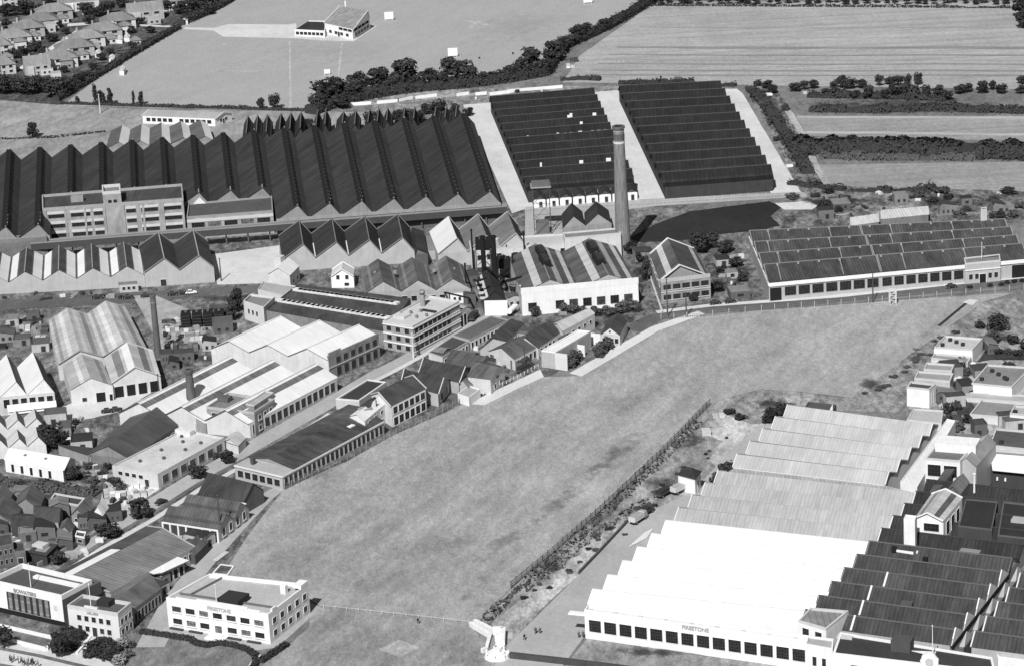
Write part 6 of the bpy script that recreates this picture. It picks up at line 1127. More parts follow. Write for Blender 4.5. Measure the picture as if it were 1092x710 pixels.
for i, (x, y, r_, h_, l_) in enumerate(((63, 684, 2.6, 3.4, 0), (70, 680, 2.6, 3.8, 0), (77, 679, 2.6, 3.6, 0), (84, 682, 2.4, 3, 0), (73, 690, 2.6, 3, 0), (80, 690, 2.4, 2.8, 0), (60, 692, 2.2, 2.6, 0), (98, 694, 2.4, 3.2, 0), (106, 690, 2.6, 3.4, 0), (114, 692, 2.6, 3.4, 0), (122, 694, 2.4, 3, 0), (104, 699, 2.4, 2.6, 0), (113, 702, 2.4, 2.6, 0), (122, 703, 2.2, 2.4, 0), (95, 700, 2, 2.4, 0), (130, 690, 2.0, 3, 2), (128, 708, 2.2, 3, 2), (136, 700, 1.8, 2.4, 1), (138, 690, 1.8, 2.4, 1))):
    bush(('dark flowering shrub, %s by count in the beds before the small white office' % ordn(i)) if l_ == 0 else ['', 'mid-grey shrub by the gate of the lawn, %s' % ['lower', 'upper'][i % 2], 'pale shrub right of the small white office, %s' % ['upper', 'lower'][(i+1) % 2]][l_], x, y, r_, h_, 'shrubs before the small white office' if l_ == 0 else None, light=l_)
hedge('clipped curving hedge in front of the bright white office', [(150, 674.5), (180, 679), (204, 682.5), (209, 687), (222, 689.5), (234, 686.5), (250, 689), (264, 693.5), (273, 700), (272, 709), (268, 716)], 2.0, 1.5, 26, .06, leaf=.2)
hedge('short straight clipped hedge right of the lawn of the bright white office', [(279, 706), (294, 696), (306, 688)], 2.2, 1.6, 26, .06, leaf=.2)
hedge('dark scrub along the foot of the picket fence on the bank', [(516, 664), (548, 632), (592, 594), (642, 550), (700, 496), (745, 450)], 3, .8, 5, 1.0, light=1)
hedge('rough dark scrub on the bank between picket fence and sandy slope', [(556, 630), (600, 598), (640, 566), (672, 546), (700, 530)], 4, .7, 4, 1.2, light=1)
for i in range(30):
    t = i/29; x = 560+t*200+random.uniform(-10, 14); y = 636-t*165+random.uniform(-4, 8)
    bush('low scrub bush, %s by count on the bank by the picket fence' % ordn(i), x+6, y, random.uniform(.7, 1.5), random.uniform(.4, .9), 'scrub on the bank', light=1 if i % 3 else 0)
for i, (x, y, r_, h_) in enumerate(((768, 512, 2.4, 4), (774, 506, 3, 4.5), (763, 519, 2, 3.5), (824, 446, 3, 4), (833, 442, 3, 4), (818, 450, 2.4, 3), (842, 437, 2, 3), (778, 441, 2.2, 2.2), (790, 447, 2.2, 2.2))): bush('dark round bush against the stepped factory roofs, %s by count' % ordn(i), x, y, r_, h_, 'bushes against the stepped roofs')
for i in range(16):
    t = i/15; x = 922+t*90+random.uniform(-8, 10); y = 418-t*66+random.uniform(-2, 8)
    bush('grey-green bank shrub, %s by count beside the white flat blocks' % ordn(i), x+4, y, random.uniform(1.0, 2.0), random.uniform(.5, 1.1), 'shrubs beside the flat blocks', light=1)
for i, (x, y, r_) in enumerate(((1062, 352, 4), (1068, 351, 3.5), (1045, 350, 2), (1074, 378, 1.6), (1064, 377, 1.8), (1054, 376, 1.6), (1085, 379, 1.8), (1030, 400, 2), (1024, 396, 2.4), (1026, 388, 2), (1012, 440, 2.4), (1020, 436, 2), (1012, 455, 2.4), (1022, 460, 2.4), (1032, 450, 2), (1064, 470, 2), (1076, 397, 2.6), (1080, 692, 2.6), (1074, 704, 2.4), (1068, 710, 2), (1096, 372, 3), (1060, 365, 3), (1080, 366, 2.4))): bush('dark bush, %s by count among the flat blocks at the right edge' % ordn(i), x, y, r_, r_*1.5, 'bushes among the right-hand blocks', light=i % 2)
for i, (x, y) in enumerate(((1034, 310), (1056, 308), (1068, 307), (1074, 305), (1082, 304), (1090, 303))): bush('small round shrub, %s from the left before the end of the long works' % ordn(i), x, y-2, 1.2, 1.4)
# ------------------------------------------------------------------ fences
def fence(label, path, h, gap, m, pm=None, rails=2, pw=.15, name='fence', panel=None, jit=0):
    P = [G(x, y, 0) for x, y in path]; c = P[len(P)//2]; root = empty(name, c, label, 'fence'); proto = None; pts = []
    for a, b_ in zip(P, P[1:]):
        L = (b_-a).length; n = max(1, round(L/gap))
        for i in range(n): pts.append(a+(b_-a)*i/n)
    pts.append(P[-1])
    r = random.Random(3)
    while len(pts) > 100: pts = pts[::2]
    for p in pts:
        if proto is None: mb = MB(); mb.box((0, 0, 0), pw/2, pw/2, h, m); proto = mb.build('post', root); o = proto
        else: o = proto.copy(); COL.objects.link(o); o.parent = root
        o.location = p-c; o.scale = (1, 1, 1+r.uniform(-jit, jit))
    mb = MB()
    for k in range(rails):
        z = h*(k+1)/(rails+.35)
        for a, b_ in zip(P, P[1:]): mb.bar(a+Vector((0, 0, z)), b_+Vector((0, 0, z)), .06, .07, pm or m)
    if panel:
        for a, b_ in zip(P, P[1:]):
            L = (b_-a).length; d = (b_-a)/L; n = int(L/panel[0])
            for i in range(n):
                q = a+d*(i*panel[0]); mb.box(q, .05, .04, h*panel[1]*r.uniform(.85, 1.05), panel[2], math.atan2(d.y, d.x))
    mb.build('rail' if not panel else 'palings', root, c); return root
fence('long dark picket fence up the bank between the great field and the factory road', [(545, 627), (590, 590), (640, 546), (700, 490), (757, 432)], 2.4, 3.4, M('plain', .06), rails=2, pw=.22, panel=(.55, .92, M('plain', .10)), jit=.1)
fence('long post fence with pale posts between the estate road and the great field', [(705, 341), (760, 337), (812, 331.5), (897, 325.5), (999, 317), (1092, 309)], 2.2, 5.2, M('plain', .4), M('plain', .15), rails=3, pw=.22, panel=(.8, .75, M('plain', .17)))
fence('thin white fence between the great field and the lower lawn', [(345, 648), (420, 656), (500, 665)], 1.2, 3.5, M('plain', .5), rails=1, pw=.14)
fence('dark paling fence along the field edge beside the long workshop', [(304, 522), (340, 504), (378, 487), (416, 466), (450, 450), (472, 440), (494, 428)], 2.2, 3.2, M('plain', .22), rails=2, pw=.2, panel=(.7, .9, M('plain', .16)))
fence('pale railing along the concrete apron in front of the twin sheds', [(560, 226), (620, 222), (690, 219), (780, 213), (854, 209)], 2.2, 3.5, M('plain', .45), rails=2, pw=.12)
fence('dark fence down the left side of the lane by the lone brick office', [(690, 284), (696, 305), (706, 334)], 1.8, 3, M('plain', .5), rails=2, pw=.3)
fence('white railing on the field pavement below the pale gabled house', [(502, 427), (520, 419), (548, 405), (574, 391)], 1.2, 2.2, WHITE, rails=2, pw=.16)
fence('low fence along the near edge of the track behind the left twin shed', [(400, 113), (440, 110), (470, 106), (482, 103)], 1.0, 4, LGREY, rails=1)
def lwall(label, path, h, w, m, name='boundary_wall'):
    P = [G(x, y, 0) for x, y in path]; c = P[len(P)//2]; mb = MB()
    for a, b_ in zip(P, P[1:]): mb.bar(a+Vector((0, 0, h/2)), b_+Vector((0, 0, h/2)), w, h, m)
    return tag(mb.build(name, None, c), label, 'wall')
lwall('dark boundary wall crossing the bottom edge left of the administration range', [(544, 701), (580, 705), (640, 712), (700, 720)], 1.6, 1.0, M('wall', .07, .04))
lwall('dark retaining kerb between sandy bank and factory road', [(617, 612), (640, 588), (668, 558)], .9, .5, M('wall', .1, .06))
lwall('white stepped kerb wall of the upper lawn before the white hall', [(-20, 664), (8, 670), (60, 682), (68, 672)], .9, .7, WHITE)
lwall('white kerb wall of the lower lawn before the white hall', [(-10, 680), (8, 683), (50, 693.5), (54, 688)], .9, .7, WHITE)
lwall('white kerb wall beside the steps of the small white office', [(82, 697), (97, 679)], .5, .6, WHITE); strip('office_steps', [(84, 697), (99, 678)], 2.6, PALE, 16)
lwall('pale gate pillar wall at the foot of the lawn path', [(268, 712), (276, 700)], .8, 1.4, WHITE)
for i, pts in enumerate((((372, 113), (396, 111.5)), ((402, 111), (424, 109)), ((426, 109), (440, 106)), ((443, 106), (466, 103)), ((487, 103), (500, 101)), ((507, 102), (519, 101)), ((522, 102), (548, 99)), ((541, 99), (600, 94)))): lwall('pale concrete panel wall beside the track behind the sheds, %s piece from the left' % ordn(i), pts, 1.4, .8, WHITE)
lwall('pale brick garden wall along the works road in front of the lower-left cottages', [(40, 604), (62, 592), (84, 580), (110, 566)], 1.2, .4, M('wall', .34, .2)); lwall('pale wall along the lane left of the great white office', [(143, 664), (166, 630), (200, 592)], 1.2, .4, M('wall', .3, .2))
# ------------------------------------------------------------------ poles, screens
for i, (x, y, h) in enumerate(((931, 323, 11), (170, 420, 7), (712, 338, 14), (732, 338, 9), (107, 121, 9), (690, 300, 12), (556, 330, 9), (236, 575, 14), (112, 545, 9), (48, 690, .1), (441, 382, 9), (403, 455, 9), (560, 395, 8), (236, 300, 9))):
    if h > 1: pole(['dark lamp post beside the estate road in front of the long works', 'thin pole beside the hipped striped shed', 'tall dark telegraph pole at the left corner of the lone brick office', 'shorter post right of the tall telegraph pole at the field gate', 'tall thin mast in the meadow beside the small poplars', 'dark pole in the lane left of the lone brick office', 'thin white pole at the left end of the white front wall', 'tall dark pole at the corner of the pillared workshop', 'thin pole among the spoil heaps', '', 'pale lamp post beside the works road below the banded office', 'thin dark pole against the white two-storey house', 'short dark pole at the field pavement', 'short pole at the end of the tall gabled sheds'][i], x, y, 0, h, M('plain', .62) if i in (6, 10, 4) else M('plain', .07), .28, 'lamp_post' if i in (0, 10) else 'pole')
for i, (x, y) in enumerate(((415, 22), (483, 61), (349, 80), (627, 4))):
    c = G(x, y, 0); root = empty('sight_screen', c, ['white sight screen on the playing field right of the pavilion', 'white sight screen near the big trees on the playing field', 'small white sight screen left of the big trees on the playing field', 'white sight screen at the top edge of the playing field'][i], 'screen')
    s = 1 if i != 2 else .6; mb = MB(); mb.hexa([c+Vector(v) for v in ((-2.4*s, -.1, .5), (2.4*s, -.1, .5), (2.4*s, .1, .5), (-2.4*s, .1, .5))], [c+Vector(v) for v in ((-2.4*s, -.1, 4.6*s), (2.4*s, -.1, 4.6*s), (2.4*s, .1, 4.6*s), (-2.4*s, .1, 4.6*s))], WHITE); mb.build('screen_board', root, c)
    mb = MB()
    for sx in (-1, 1): mb.bar(c+Vector((sx*2*s, -1.6, .1)), c+Vector((sx*2*s, 1.6, .1)), .2, .2, WHITE); mb.bar(c+Vector((sx*2*s, 1.5, .1)), c+Vector((sx*2*s, 0, 4*s)), .15, .15, WHITE)
    mb.build('frame', root, c)
for i, (x, y) in enumerate(((547, 58), (511, 63), (472, 70))): tag(bush('x', x, y, .6, 1.1), 'tiny marker bush on the playing field, %s from the right' % ordn(i), 'bush')
r_, c_ = mast('small white lattice mast on the near side of the estate road fence', 952, 325, 5.5, 2.2, M('plain', .6))
# ------------------------------------------------------------------ vehicles
TYRE = M('plain', .02); GLA = M('glass', .05)
def wheel(root, x, y, r):
    mb = MB(); n = 14
    for s, (ra, m) in enumerate(((r, TYRE), (r*.5, M('plain', .3)))):
        w = .11+.012*s; a = [Vector((x+ra*math.cos(6.2832*k/n), y-w, r+ra*math.sin(6.2832*k/n))) for k in range(n)]; b_ = [Vector((p.x, y+w, p.z)) for p in a]
        mb.face(a, m); mb.face(b_[::-1], m)
        for k in range(n): mb.face([a[k], b_[k], b_[(k+1) % n], a[(k+1) % n]], m)
    mb.build('wheel', root)
def car(v, name='car'):
    root = empty(name, (0, 0, 0)); pm = M('plain', v); mb = MB(); W2 = .82
    prof = [(-2.1, .45), (-2.15, .8), (-1.7, 1.0), (-.75, 1.06), (1.0, 1.05), (1.75, .95), (2.1, .7), (2.1, .4)]     # side outline, bonnet to the right
    L_ = [Vector((x, -W2+(.08 if z > 1 else 0), z)) for x, z in prof]; R2 = [Vector((p.x, -p.y, p.z)) for p in L_]
    mb.face(L_[::-1], pm); mb.face(R2, pm)
    for k in range(len(prof)): j = (k+1) % len(prof); mb.face([L_[k], L_[j], R2[j], R2[k]], pm)
    mb.build('body', root)
    mb = MB(); lo = [Vector(p) for p in ((-1.5, -.72, 1.0), (.75, -.72, 1.0), (.75, .72, 1.0), (-1.5, .72, 1.0))]; hi = [Vector(p) for p in ((-1.15, -.6, 1.55), (.35, -.6, 1.55), (.35, .6, 1.55), (-1.15, .6, 1.55))]; mb.hexa(lo, hi, GLA); mb.build('window', root)
    mb = MB(); mb.hexa([p+Vector((0, 0, .0)) for p in hi], [p*1+Vector((-p.x*.06, -p.y*.1, .09)) for p in hi], pm); mb.build('cabin_roof', root)
    for sx in (-1.3, 1.3):
        for sy in (-.74, .74): wheel(root, sx, sy, .34)
    for sx in (-1, 1): mb = MB(); mb.box((2.12, sx*.6, .62), .04, .11, .2, M('plain', .8)); mb.build('headlight', root)
    mb = MB(); mb.box((2.15, 0, .38), .06, .8, .14, M('plain', .4)); mb.box((-2.2, 0, .4), .06, .8, .14, M('plain', .4)); mb.build('bumper', root)
    reg(root); return root
def lorry(v, bodyv, tank=False, name='lorry'):
    root = empty(name, (0, 0, 0)); mb = MB(); mb.box((0, 0, .7), 3.6, .5, .25, DARK); mb.build('chassis', root)
    mb = MB(); mb.hexa([Vector(p) for p in ((1.9, -1.05, .7), (3.6, -1.05, .7), (3.6, 1.05, .7), (1.9, 1.05, .7))], [Vector(p) for p in ((1.9, -1, 2.6), (3.1, -1, 2.6), (3.1, 1, 2.6), (1.9, 1, 2.6))], M('plain', v)); mb.build('cab', root)
    mb = MB(); mb.hexa([Vector(p) for p in ((3.3, -.85, 1.7), (3.42, -.85, 1.7), (3.42, .85, 1.7), (3.3, .85, 1.7))], [Vector(p) for p in ((3.1, -.85, 2.45), (3.2, -.85, 2.45), (3.2, .85, 2.45), (3.1, .85, 2.45))], GLA); mb.build('windscreen', root)
    mb = MB()
    if tank:
        n = 16; a = [Vector((-3.6, 1.05*math.cos(6.2832*k/n), 1.95+.95*math.sin(6.2832*k/n))) for k in range(n)]; b_ = [Vector((1.7, p.y, p.z)) for p in a]
        mb.face(a[::-1], M('plain', bodyv)); mb.face(b_, M('plain', bodyv))
        for k in range(n): mb.face([a[k], a[(k+1) % n], b_[(k+1) % n], b_[k]], M('plain', bodyv))
        mb.build('tank', root)
    else:
        mb.box((-.9, 0, .95), 2.7, 1.1, .12, M('plain', .2))
        for x0, y0, hx, hy in ((-.9, -1.1, 2.7, .05), (-.9, 1.1, 2.7, .05), (-3.6, 0, .05, 1.1), (1.8, 0, .05, 1.1)): mb.box((x0, y0, 1.07), hx, hy, 1.5 if bodyv > .3 else .6, M('plain', bodyv))
        mb.box((-.9, 0, 1.07), 2.5, 1.0, 1.3, M('plain', bodyv*.6)); mb.build('cargo_body', root)
    for sx in (-2.4, 2.5):
        for sy in (-.95, .95): wheel(root, sx, sy, .5)
    reg(root); return root
CARS = {0: car(.03), 1: car(.7), 2: lorry(.06, .05), 3: lorry(.7, .75, True), 4: lorry(.3, .5)}; used = set()
def park(k, x, y, ang, label, group=None, s=1.0):
    c = G(x, y, 0); src = CARS[k]; c.z = .75 if False else .7*0+.78
    o = src if k not in used else copy_tree(src)
    used.add(k); o.location = (c.x, c.y, .15); o.rotation_euler = (0, 0, ang); o.scale = (s, s, s); tag(o, label, 'car' if k < 2 else 'lorry', group); return o
PK = [(0, 1014.6, 307.5, .25, 'dark car parked before the long works near its entrance'), (0, 763, 325, .2, 'dark car, left of two parked right of the lone brick office'), (0, 779, 323.5, .2, 'dark car, right of two parked right of the lone brick office'),
 (0, 104, 319, .1, 'dark car parked at the foot of the striped gabled sheds, leftmost'), (0, 137, 319, .1, 'dark car parked at the foot of the striped gabled sheds by the flat hut'), (0, 156, 317.5, .1, 'dark car parked at the foot of the taller black gabled sheds'), (0, 184.6, 315.5, .1, 'dark car, left of two beside the white car'), (0, 195, 314.5, .1, 'dark car, right of two beside the white car'), (1, 204, 314, .1, 'white car parked at the end of the row below the black gabled sheds'),
 (0, 172, 537, .9, 'dark car driving on the works road above the pillared workshop'), (0, 231, 488, .9, 'dark car parked at the right side of the pale flat-roofed workshop'), (0, 115, 440, .1, 'dark car, left of two parked on the pale yard'), (0, 124, 438.5, .1, 'dark car, right of two parked on the pale yard'),
 (2, 505, 341, 1.3, 'dark lorry standing in the yard right of the banded office'), (3, 547, 335, 1.2, 'white tanker beside the left end of the white front wall'), (2, 688, 549, .95, 'dark lorry with pale load on the factory road, farther up the bank'), (4, 681, 556, .95, 'pale lorry standing behind the dark one on the factory road'), (4, 726, 524.5, .8, 'pale lorry with round load next to the tiny white hut'), (2, 709, 528, .9, 'dark lorry left of the tiny white hut'), (3, 581, 332.5, .1, 'long white tanker trailer before the white front wall'), (0, 443, 426, .8, 'dark car parked under the window wing'), (2, 560, 396, .9, 'dark cart standing at the edge of the field pavement')]
for k, x, y, a, lab in PK: park(k, x, y, a, lab, s=1.25 if (x, y) == (581, 332.5) else 1.0)
# ------------------------------------------------------------------ people
def person(variant):
    me = bpy.data.meshes.new('person'); sw = (.28, -.22, .05)[variant]; aw = (.18, .26, .02)[variant]
    J = [(0, 0, .96), (0, 0, 1.18), (0, 0, 1.42), (0, 0, 1.53), (0, .02, 1.62), (0, .01, 1.74), (-.09, 0, .90), (-.10, sw*.5, .50), (-.10, sw*.75, .09), (-.10, sw*.75+.16, .04), (.09, 0, .90), (.10, -sw*.35, .50), (.10, -sw*.9, .10), (.10, -sw*.9+.15, .04),
         (-.19, 0, 1.42), (-.24, -aw*.5, 1.15), (-.23, -aw*.3+.08, .90), (-.22, -aw*.3+.12, .80), (.19, 0, 1.42), (.24, aw*.5, 1.15), (.23, aw*.7+.08, .91), (.22, aw*.7+.12, .81)]
    E = [(0, 1), (1, 2), (2, 3), (3, 4), (4, 5), (0, 6), (6, 7), (7, 8), (8, 9), (0, 10), (10, 11), (11, 12), (12, 13), (2, 14), (14, 15), (15, 16), (16, 17), (2, 18), (18, 19), (19, 20), (20, 21)]
    Rr = [.15, .14, .15, .055, .10, .085, .10, .07, .05, .04, .10, .07, .05, .04, .075, .052, .04, .035, .075, .052, .04, .035]
    me.from_pydata(J, E, []); o = link(bpy.data.objects.new('person', me)); md = o.modifiers.new('skin', 'SKIN'); ss = o.modifiers.new('sub', 'SUBSURF'); ss.levels = 1; ss.render_levels = 1
    for i, v in enumerate(me.skin_vertices[0].data): v.radius = (Rr[i]*(1.25 if i < 3 else 1), Rr[i]*(.8 if i < 3 else 1)); v.use_root = (i == 0)
    dg = bpy.context.evaluated_depsgraph_get(); dg.update(); m2 = bpy.data.meshes.new_from_object(o.evaluated_get(dg)); bpy.data.objects.remove(o)
    skin, coat, trou, shoe = M('plain', .35), M('plain', (.03, .06, .10)[variant]), M('plain', (.05, .03, .04)[variant]), M('plain', .02)
    m2.materials.clear()
    for m in (skin, coat, trou, shoe): m2.materials.append(m)
    for p in m2.polygons:
        z, x = p.center.z, abs(p.center.x); p.material_index = 0 if z > 1.5 or (x > .17 and z < .86) else 1 if z > .86 else 3 if z < .1 else 2; p.use_smooth = True
    body = link(bpy.data.objects.new('person', m2))
    mb = MB(); n = 10
    for k in range(5):
        z0, z1 = .02+.03*k, .02+.03*(k+1); ra, rb = .088*math.cos(k/5*1.4), .118*math.cos((k+1)/5*1.4)
        for i in range(n):
            a, a2 = 6.2832*i/n, 6.2832*(i+1)/n; mb.face([Vector((ra*math.cos(a), ra*math.sin(a)-.015, 1.66+z0)), Vector((ra*math.cos(a2), ra*math.sin(a2)-.015, 1.66+z0)), Vector((rb*math.cos(a2), rb*math.sin(a2)-.015, 1.66+z1)), Vector((rb*math.cos(a), rb*math.sin(a)-.015, 1.66+z1))], M('plain', .03))
    mb.build('hair', body)
    mb = MB()
    mb.hexa([Vector((-.015, .10, 1.62)), Vector((.015, .10, 1.62)), Vector((.01, .14, 1.62)), Vector((-.01, .14, 1.62))], [Vector((-.01, .10, 1.68)), Vector((.01, .10, 1.68)), Vector((.008, .115, 1.68)), Vector((-.008, .115, 1.68))], skin)
    for s_ in (-1, 1): mb.box((s_*.035, .108, 1.675), .012, .006, .012, BLACK)
    mb.box((0, .106, 1.585), .025, .006, .01, M('plain', .15)); mb.build('face', body)
    KIDS[body.name] = [c for c in bpy.data.objects if c.parent == body]
    for c in KIDS[body.name]: KIDS[c.name] = []
    return body
PP = [person(i) for i in range(3)]; pu = set()
def folk(x, y, ang, label, group=None):
    v = random.randrange(3) if len(pu) >= 3 else len(pu); o = PP[v] if v not in pu else copy_tree(PP[v]); pu.add(v)
    c = G(x, y, 0); o.location = (c.x, c.y, .15); o.rotation_euler = (0, 0, ang); o.scale = (1.4, 1.4, 1.08); o.name = 'person'; tag(o, label, 'person', group); return o
for x, y, a, lab in ((559.5, 682.5, .4, 'person in dark clothes walking alone on the factory road, leftmost of three'), (571.5, 675.5, 2.8, 'person in grey standing beside a darker figure on the factory road'), (576, 675.5, .3, 'person in black standing beside a lighter figure on the factory road'), (617.5, 680, .2, 'person at the left corner of the white factory front, left of two'), (622, 679.5, 3, 'person at the left corner of the white factory front, right of two'), (9, 690.5, 1.2, 'lone person on the pavement by the street tree at the left edge'), (446, 665, .5, 'person by the thin white fence of the lower lawn')): folk(x, y, a, lab)
for i, (x, y) in enumerate(((11, 705), (15.5, 705), (20, 707), (23, 707), (27, 709.5), (31, 708), (33.5, 709), (36.5, 710), (41, 711), (13, 706.5), (25, 709), (29.5, 710), (35, 708))): folk(x, y, 1.2+.4*(i % 3), 'person in dark clothes, %s by count in the group on the bottom-left pavement' % ordn(i), 'group of people on the pavement')
# ------------------------------------------------------------------ yard clutter: tanks, crates, heaps
def blocktank(label, x, y, m, group=None):
    c = G(x, y, 0); root = empty('storage_tank', c, label, 'tank', group); mb = MB(); mb.box(c+Vector((0, 0, .5)), 1.65, 3.4, 4.2, m, .05); mb.build('tank_shell', root, c)
    mb = MB()
    for k in range(4): mb.box(c+Vector((0, 0, .9+k*1.15)), 1.78, 3.53, .18, M('plain', .05), .05)
    mb.build('rib', root, c); mb = MB(); mb.cyl(c+Vector((0, 1.0, 4.7)), .5, .5, .5, M('plain', .12), 10); mb.build('hatch', root, c)
for i in range(4): blocktank('black block-shaped tank, %s from the left in the row behind the white roofs' % ordn(i), 199+i*11.8, 347-i*.6, BLACK, 'row of black tanks')
def crate_stack(label, x, y, w, d, h, m, ang=.1):
    c = G(x, y, 0); mb = MB(); r = random.Random(int(x*7+y)); nx, ny = max(1, int(w/1.6)), max(1, int(d/1.6))
    for i in range(nx):
        for j in range(ny):
            for k in range(r.randint(1, max(1, int(h/.9)))):
                q = Vector(((i-nx/2+.5)*w/nx+r.uniform(-.1, .1), (j-ny/2+.5)*d/ny+r.uniform(-.1, .1), k*.92)); ca, sa = math.cos(ang), math.sin(ang)
                mb.box((c.x+q.x*ca-q.y*sa, c.y+q.x*sa+q.y*ca, q.z), w/nx*.46, d/ny*.46, .88, M('plain', m*r.choice((.5, .8, 1, 1.3))), ang+r.uniform(-.06, .06))
    o = mb.build('crate_stack', None, c); return tag(o, label, 'crates')
CR = [(181, 370, 4, 5, 2, .3, 'open box stack beside the slim dark chimney'), (198, 372, 9, 8, 2.6, .14, 'large dark stack of crates in rows beyond the striped white roofs'), (198, 358, 10, 4, 1.6, .4, 'light crates scattered behind the large dark stack'), (184, 352, 5, 4, 1.2, .5, 'pale crates between the chimney and the black tanks'), (210, 362, 5, 3, 1.6, .6, 'bright crates right of the black tanks'), (180, 344, 5, 3, 1.4, .06, 'dark crates left of the black tanks'), (227, 355, 5, 4, 1.4, .2, 'grey crates near the corner of the white roofs'),
 (30, 352, 6, 3, 2, .5, 'pale crates in the yard at far left beside the dark boxes'), (26, 343, 6, 2, 2, .06, 'dark boxes in the yard at far left'), (40, 362, 6, 5, 1.6, .4, 'mixed crates behind the white peaked works'), (3, 372, 3, 3, 3, .05, 'black bin at the left edge behind the white peaked works'), (48, 352, 3, 8, 1.6, .08, 'dark boxes against the large striped shed'),
 (78, 462, 8, 3, 1.2, .2, 'grey lumber heap left of the big dark store'), (86, 466, 6, 3, 1, .6, 'white odds and ends left of the big dark store'), (74, 470, 5, 3, 1, .5, 'light planks near the black bushy trees'), (108, 496, 5, 5, 1.6, .1, 'dark scrap beside the pale flat-roofed workshop'), (98, 506, 5, 4, 1.2, .3, 'grey scrap right of the long white hut'), (112, 510, 5, 3, 1, .5, 'light scrap at the corner of the pale flat-roofed workshop'),
 (126, 528, 5, 4, 1.2, .6, 'bright rubble heap, left, in the white yard'), (140, 520, 5, 4, 1.2, .7, 'bright rubble heap, upper, in the white yard'), (150, 528, 4, 4, 1, .4, 'bright rubble heap, right, in the white yard'), (126, 512, 4, 3, 1, .7, 'white blocks above the white yard'), (560, 255, 6, 4, 1.5, .3, 'crates beside the lattice tower'), (630, 226, 3, 2, 1, .5, 'box near the dark humped sheds'),
 (770, 300, 7, 4, 1.2, .12, 'dark lumber on the rough plot beside the long works'), (790, 312, 6, 3, 1, .4, 'light boards on the rough plot near the road'), (775, 278, 6, 2, 1, .4, 'pale boards at the top of the rough plot'), (858, 100, 2, 2, 1, .6, 'pale box on the waste strip'), (820, 102, 3, 3, 1.6, .7, 'white box on the waste strip beside the right twin shed'), (842, 178, 3, 2, 1, .7, 'white bits at the foot of the concrete apron'), (662, 66, 4, 3, 1, .4, 'small pile at the hedge bend'), (608, 72, 4, 3, 2, .6, 'pale hut-like pile by the hedge'), (610, 66, 6, 4, 2, .12, 'dark sheets by the hedge'),
 (1028, 392, 3, 3, 1.4, .8, 'white barrels among the flat blocks'), (1036, 390, 3, 2, 1.2, .8, 'second group of white barrels among the flat blocks'), (1020, 404, 3, 3, 2, .5, 'grey crates among the flat blocks'), (1050, 458, 5, 3, 1.2, .4, 'crates beside the dark kerbed roof'), (1040, 466, 3, 3, 1.2, .3, 'crates below the low enclosure'), (1072, 395, 3, 3, 2, .08, 'dark crates on the right edge yard'), (1066, 700, 3, 3, 2, .2, 'grey boxes by the bushes in the bottom right corner'), (600, 335, 3, 3, 1, .5, 'pale boxes before the white front wall'), (528, 402, 4, 4, 1, .3, 'grey clutter between the pale gabled house and the sheds'), (508, 404, 4, 3, 1.5, .15, 'dark clutter in front of the pale gabled house'), (195, 575, 4, 3, 1.6, .3, 'grey crates below the pillared workshop'), (180, 582, 4, 3, 1.6, .1, 'dark crates above the white canopy'), (213, 585, 3, 3, 1.6, .4, 'pale crates beside the lane'), (753, 463, 3, 3, 2.2, .6, 'pale round-looking bale on the bank'), (766, 444, 4, 3, 1, .5, 'light slabs on the bank above the fence end')]
for x, y, w, d, h, v, lab in CR: crate_stack(lab, x, y, w, d, h, v)
rz = random.Random(11); ci = 0
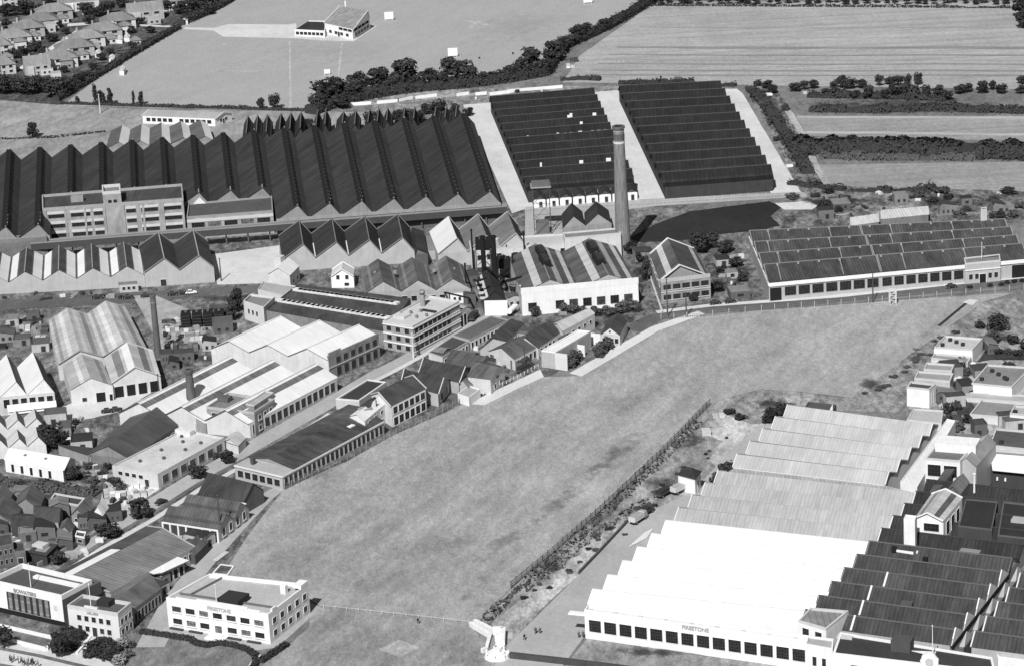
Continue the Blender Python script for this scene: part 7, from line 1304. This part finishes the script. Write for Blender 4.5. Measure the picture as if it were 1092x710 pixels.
for zn, (where, pts, n) in enumerate((('in the yard behind the white peaked works', [(4, 340, 50, 372)], 16), ('between the slim chimney and white roofs', [(176, 342, 224, 384)], 22), ('left of the big dark gabled store', [(62, 446, 100, 474)], 14), ('in the yard right of the long white hut', [(86, 492, 120, 522)], 14),
    ('on the heaps by the white shed', [(116, 510, 160, 540)], 16), ('right of the lone brick office', [(764, 272, 796, 312)], 14), ('on the waste ground behind the long works', [(870, 206, 1088, 234)], 30), ('between the white flat blocks', [(1004, 388, 1034, 414)], 12), ('by the low enclosure at right', [(1006, 440, 1050, 480)], 14), ('among the field-side sheds', [(486, 372, 540, 410)], 12), ('round the black hoppers', [(500, 278, 550, 318)], 12), ('below the banded office', [(420, 372, 470, 392)], 5), ('among the lower-left cottages', [(4, 560, 110, 594)], 16), ('along the foot of the striped gabled sheds', [(4, 314, 150, 320)], 14), ('behind the left twin shed', [(490, 96, 600, 108)], 8))):
    x0, y0, x1, y1 = pts[0]
    for i in range(n):
        x, y = rz.uniform(x0, x1), rz.uniform(y0, y1); k = rz.random(); v = rz.choice((.03, .05, .12, .3, .6)); c = G(x, y, 0); mb = MB(); a = rz.uniform(0, 3)
        if k < .45: mb.box(c, rz.uniform(.6, 1.5), rz.uniform(.4, 1.1), rz.uniform(.5, 1.6), M('plain', v), a); nm, ct = 'crate', 'crate'
        elif k < .7:
            nm, ct = 'plank_pile', 'planks'
            for j in range(4): mb.box(c+Vector((rz.uniform(-.3, .3), rz.uniform(-.3, .3), j*.22)), rz.uniform(1.4, 2.6), .5, .2, M('plain', v), a+rz.uniform(-.15, .15))
        else:
            nm, ct = 'barrel', 'barrel'; mb.cyl(c, .5, .55, .6, M('plain', v), 10, False); mb.cyl(c+Vector((0, 0, .6)), .55, .5, .6, M('plain', v), 10)
        tn = {.03: 'black', .05: 'dark', .12: 'dark grey', .3: 'grey', .6: 'pale'}[v]
        tag(mb.build(nm, None, c), '%s %s, zeroth by count, %s' % (tn, nm.replace('_', ' '), where), ct, '%s %ss %s' % (tn, nm.replace('_', ' '), where))
b = Bld('flower_bed', 'square kerbed planting bed beside the lane above the bright white office', 'flower bed', .4, (226, 611), (243, 613), (250, 603), (235, 601)); b.wall(.35, WHITE); b.flat(.5, M('soil', .15, .05, 4), .15, .5, WHITE); b2_ = strip('concrete_slab', [(229, 598), (242, 588)], 1.6, PALE, 26)

# things told apart by their place in their row: count them from the left as the photograph shows them
import re as _re
_rows = {}
for o in list(bpy.data.objects):
    if o.parent is None and 'label' in o and ' by count' in o['label']:
        k_ = _re.sub(r'[a-z-]+ by count', '@', o['label']); r_ = o.location-CAM; _rows.setdefault(k_, []).append((r_.dot(CX)/r_.dot(_F), o))
for k_, L_ in _rows.items():
    L_.sort(key=lambda t: t[0])
    for i, (x, o) in enumerate(L_): o['label'] = k_.replace('@', ordn(i)+' from the left') if len(L_) > 1 else k_.replace(', @,', '').replace(', @', '')
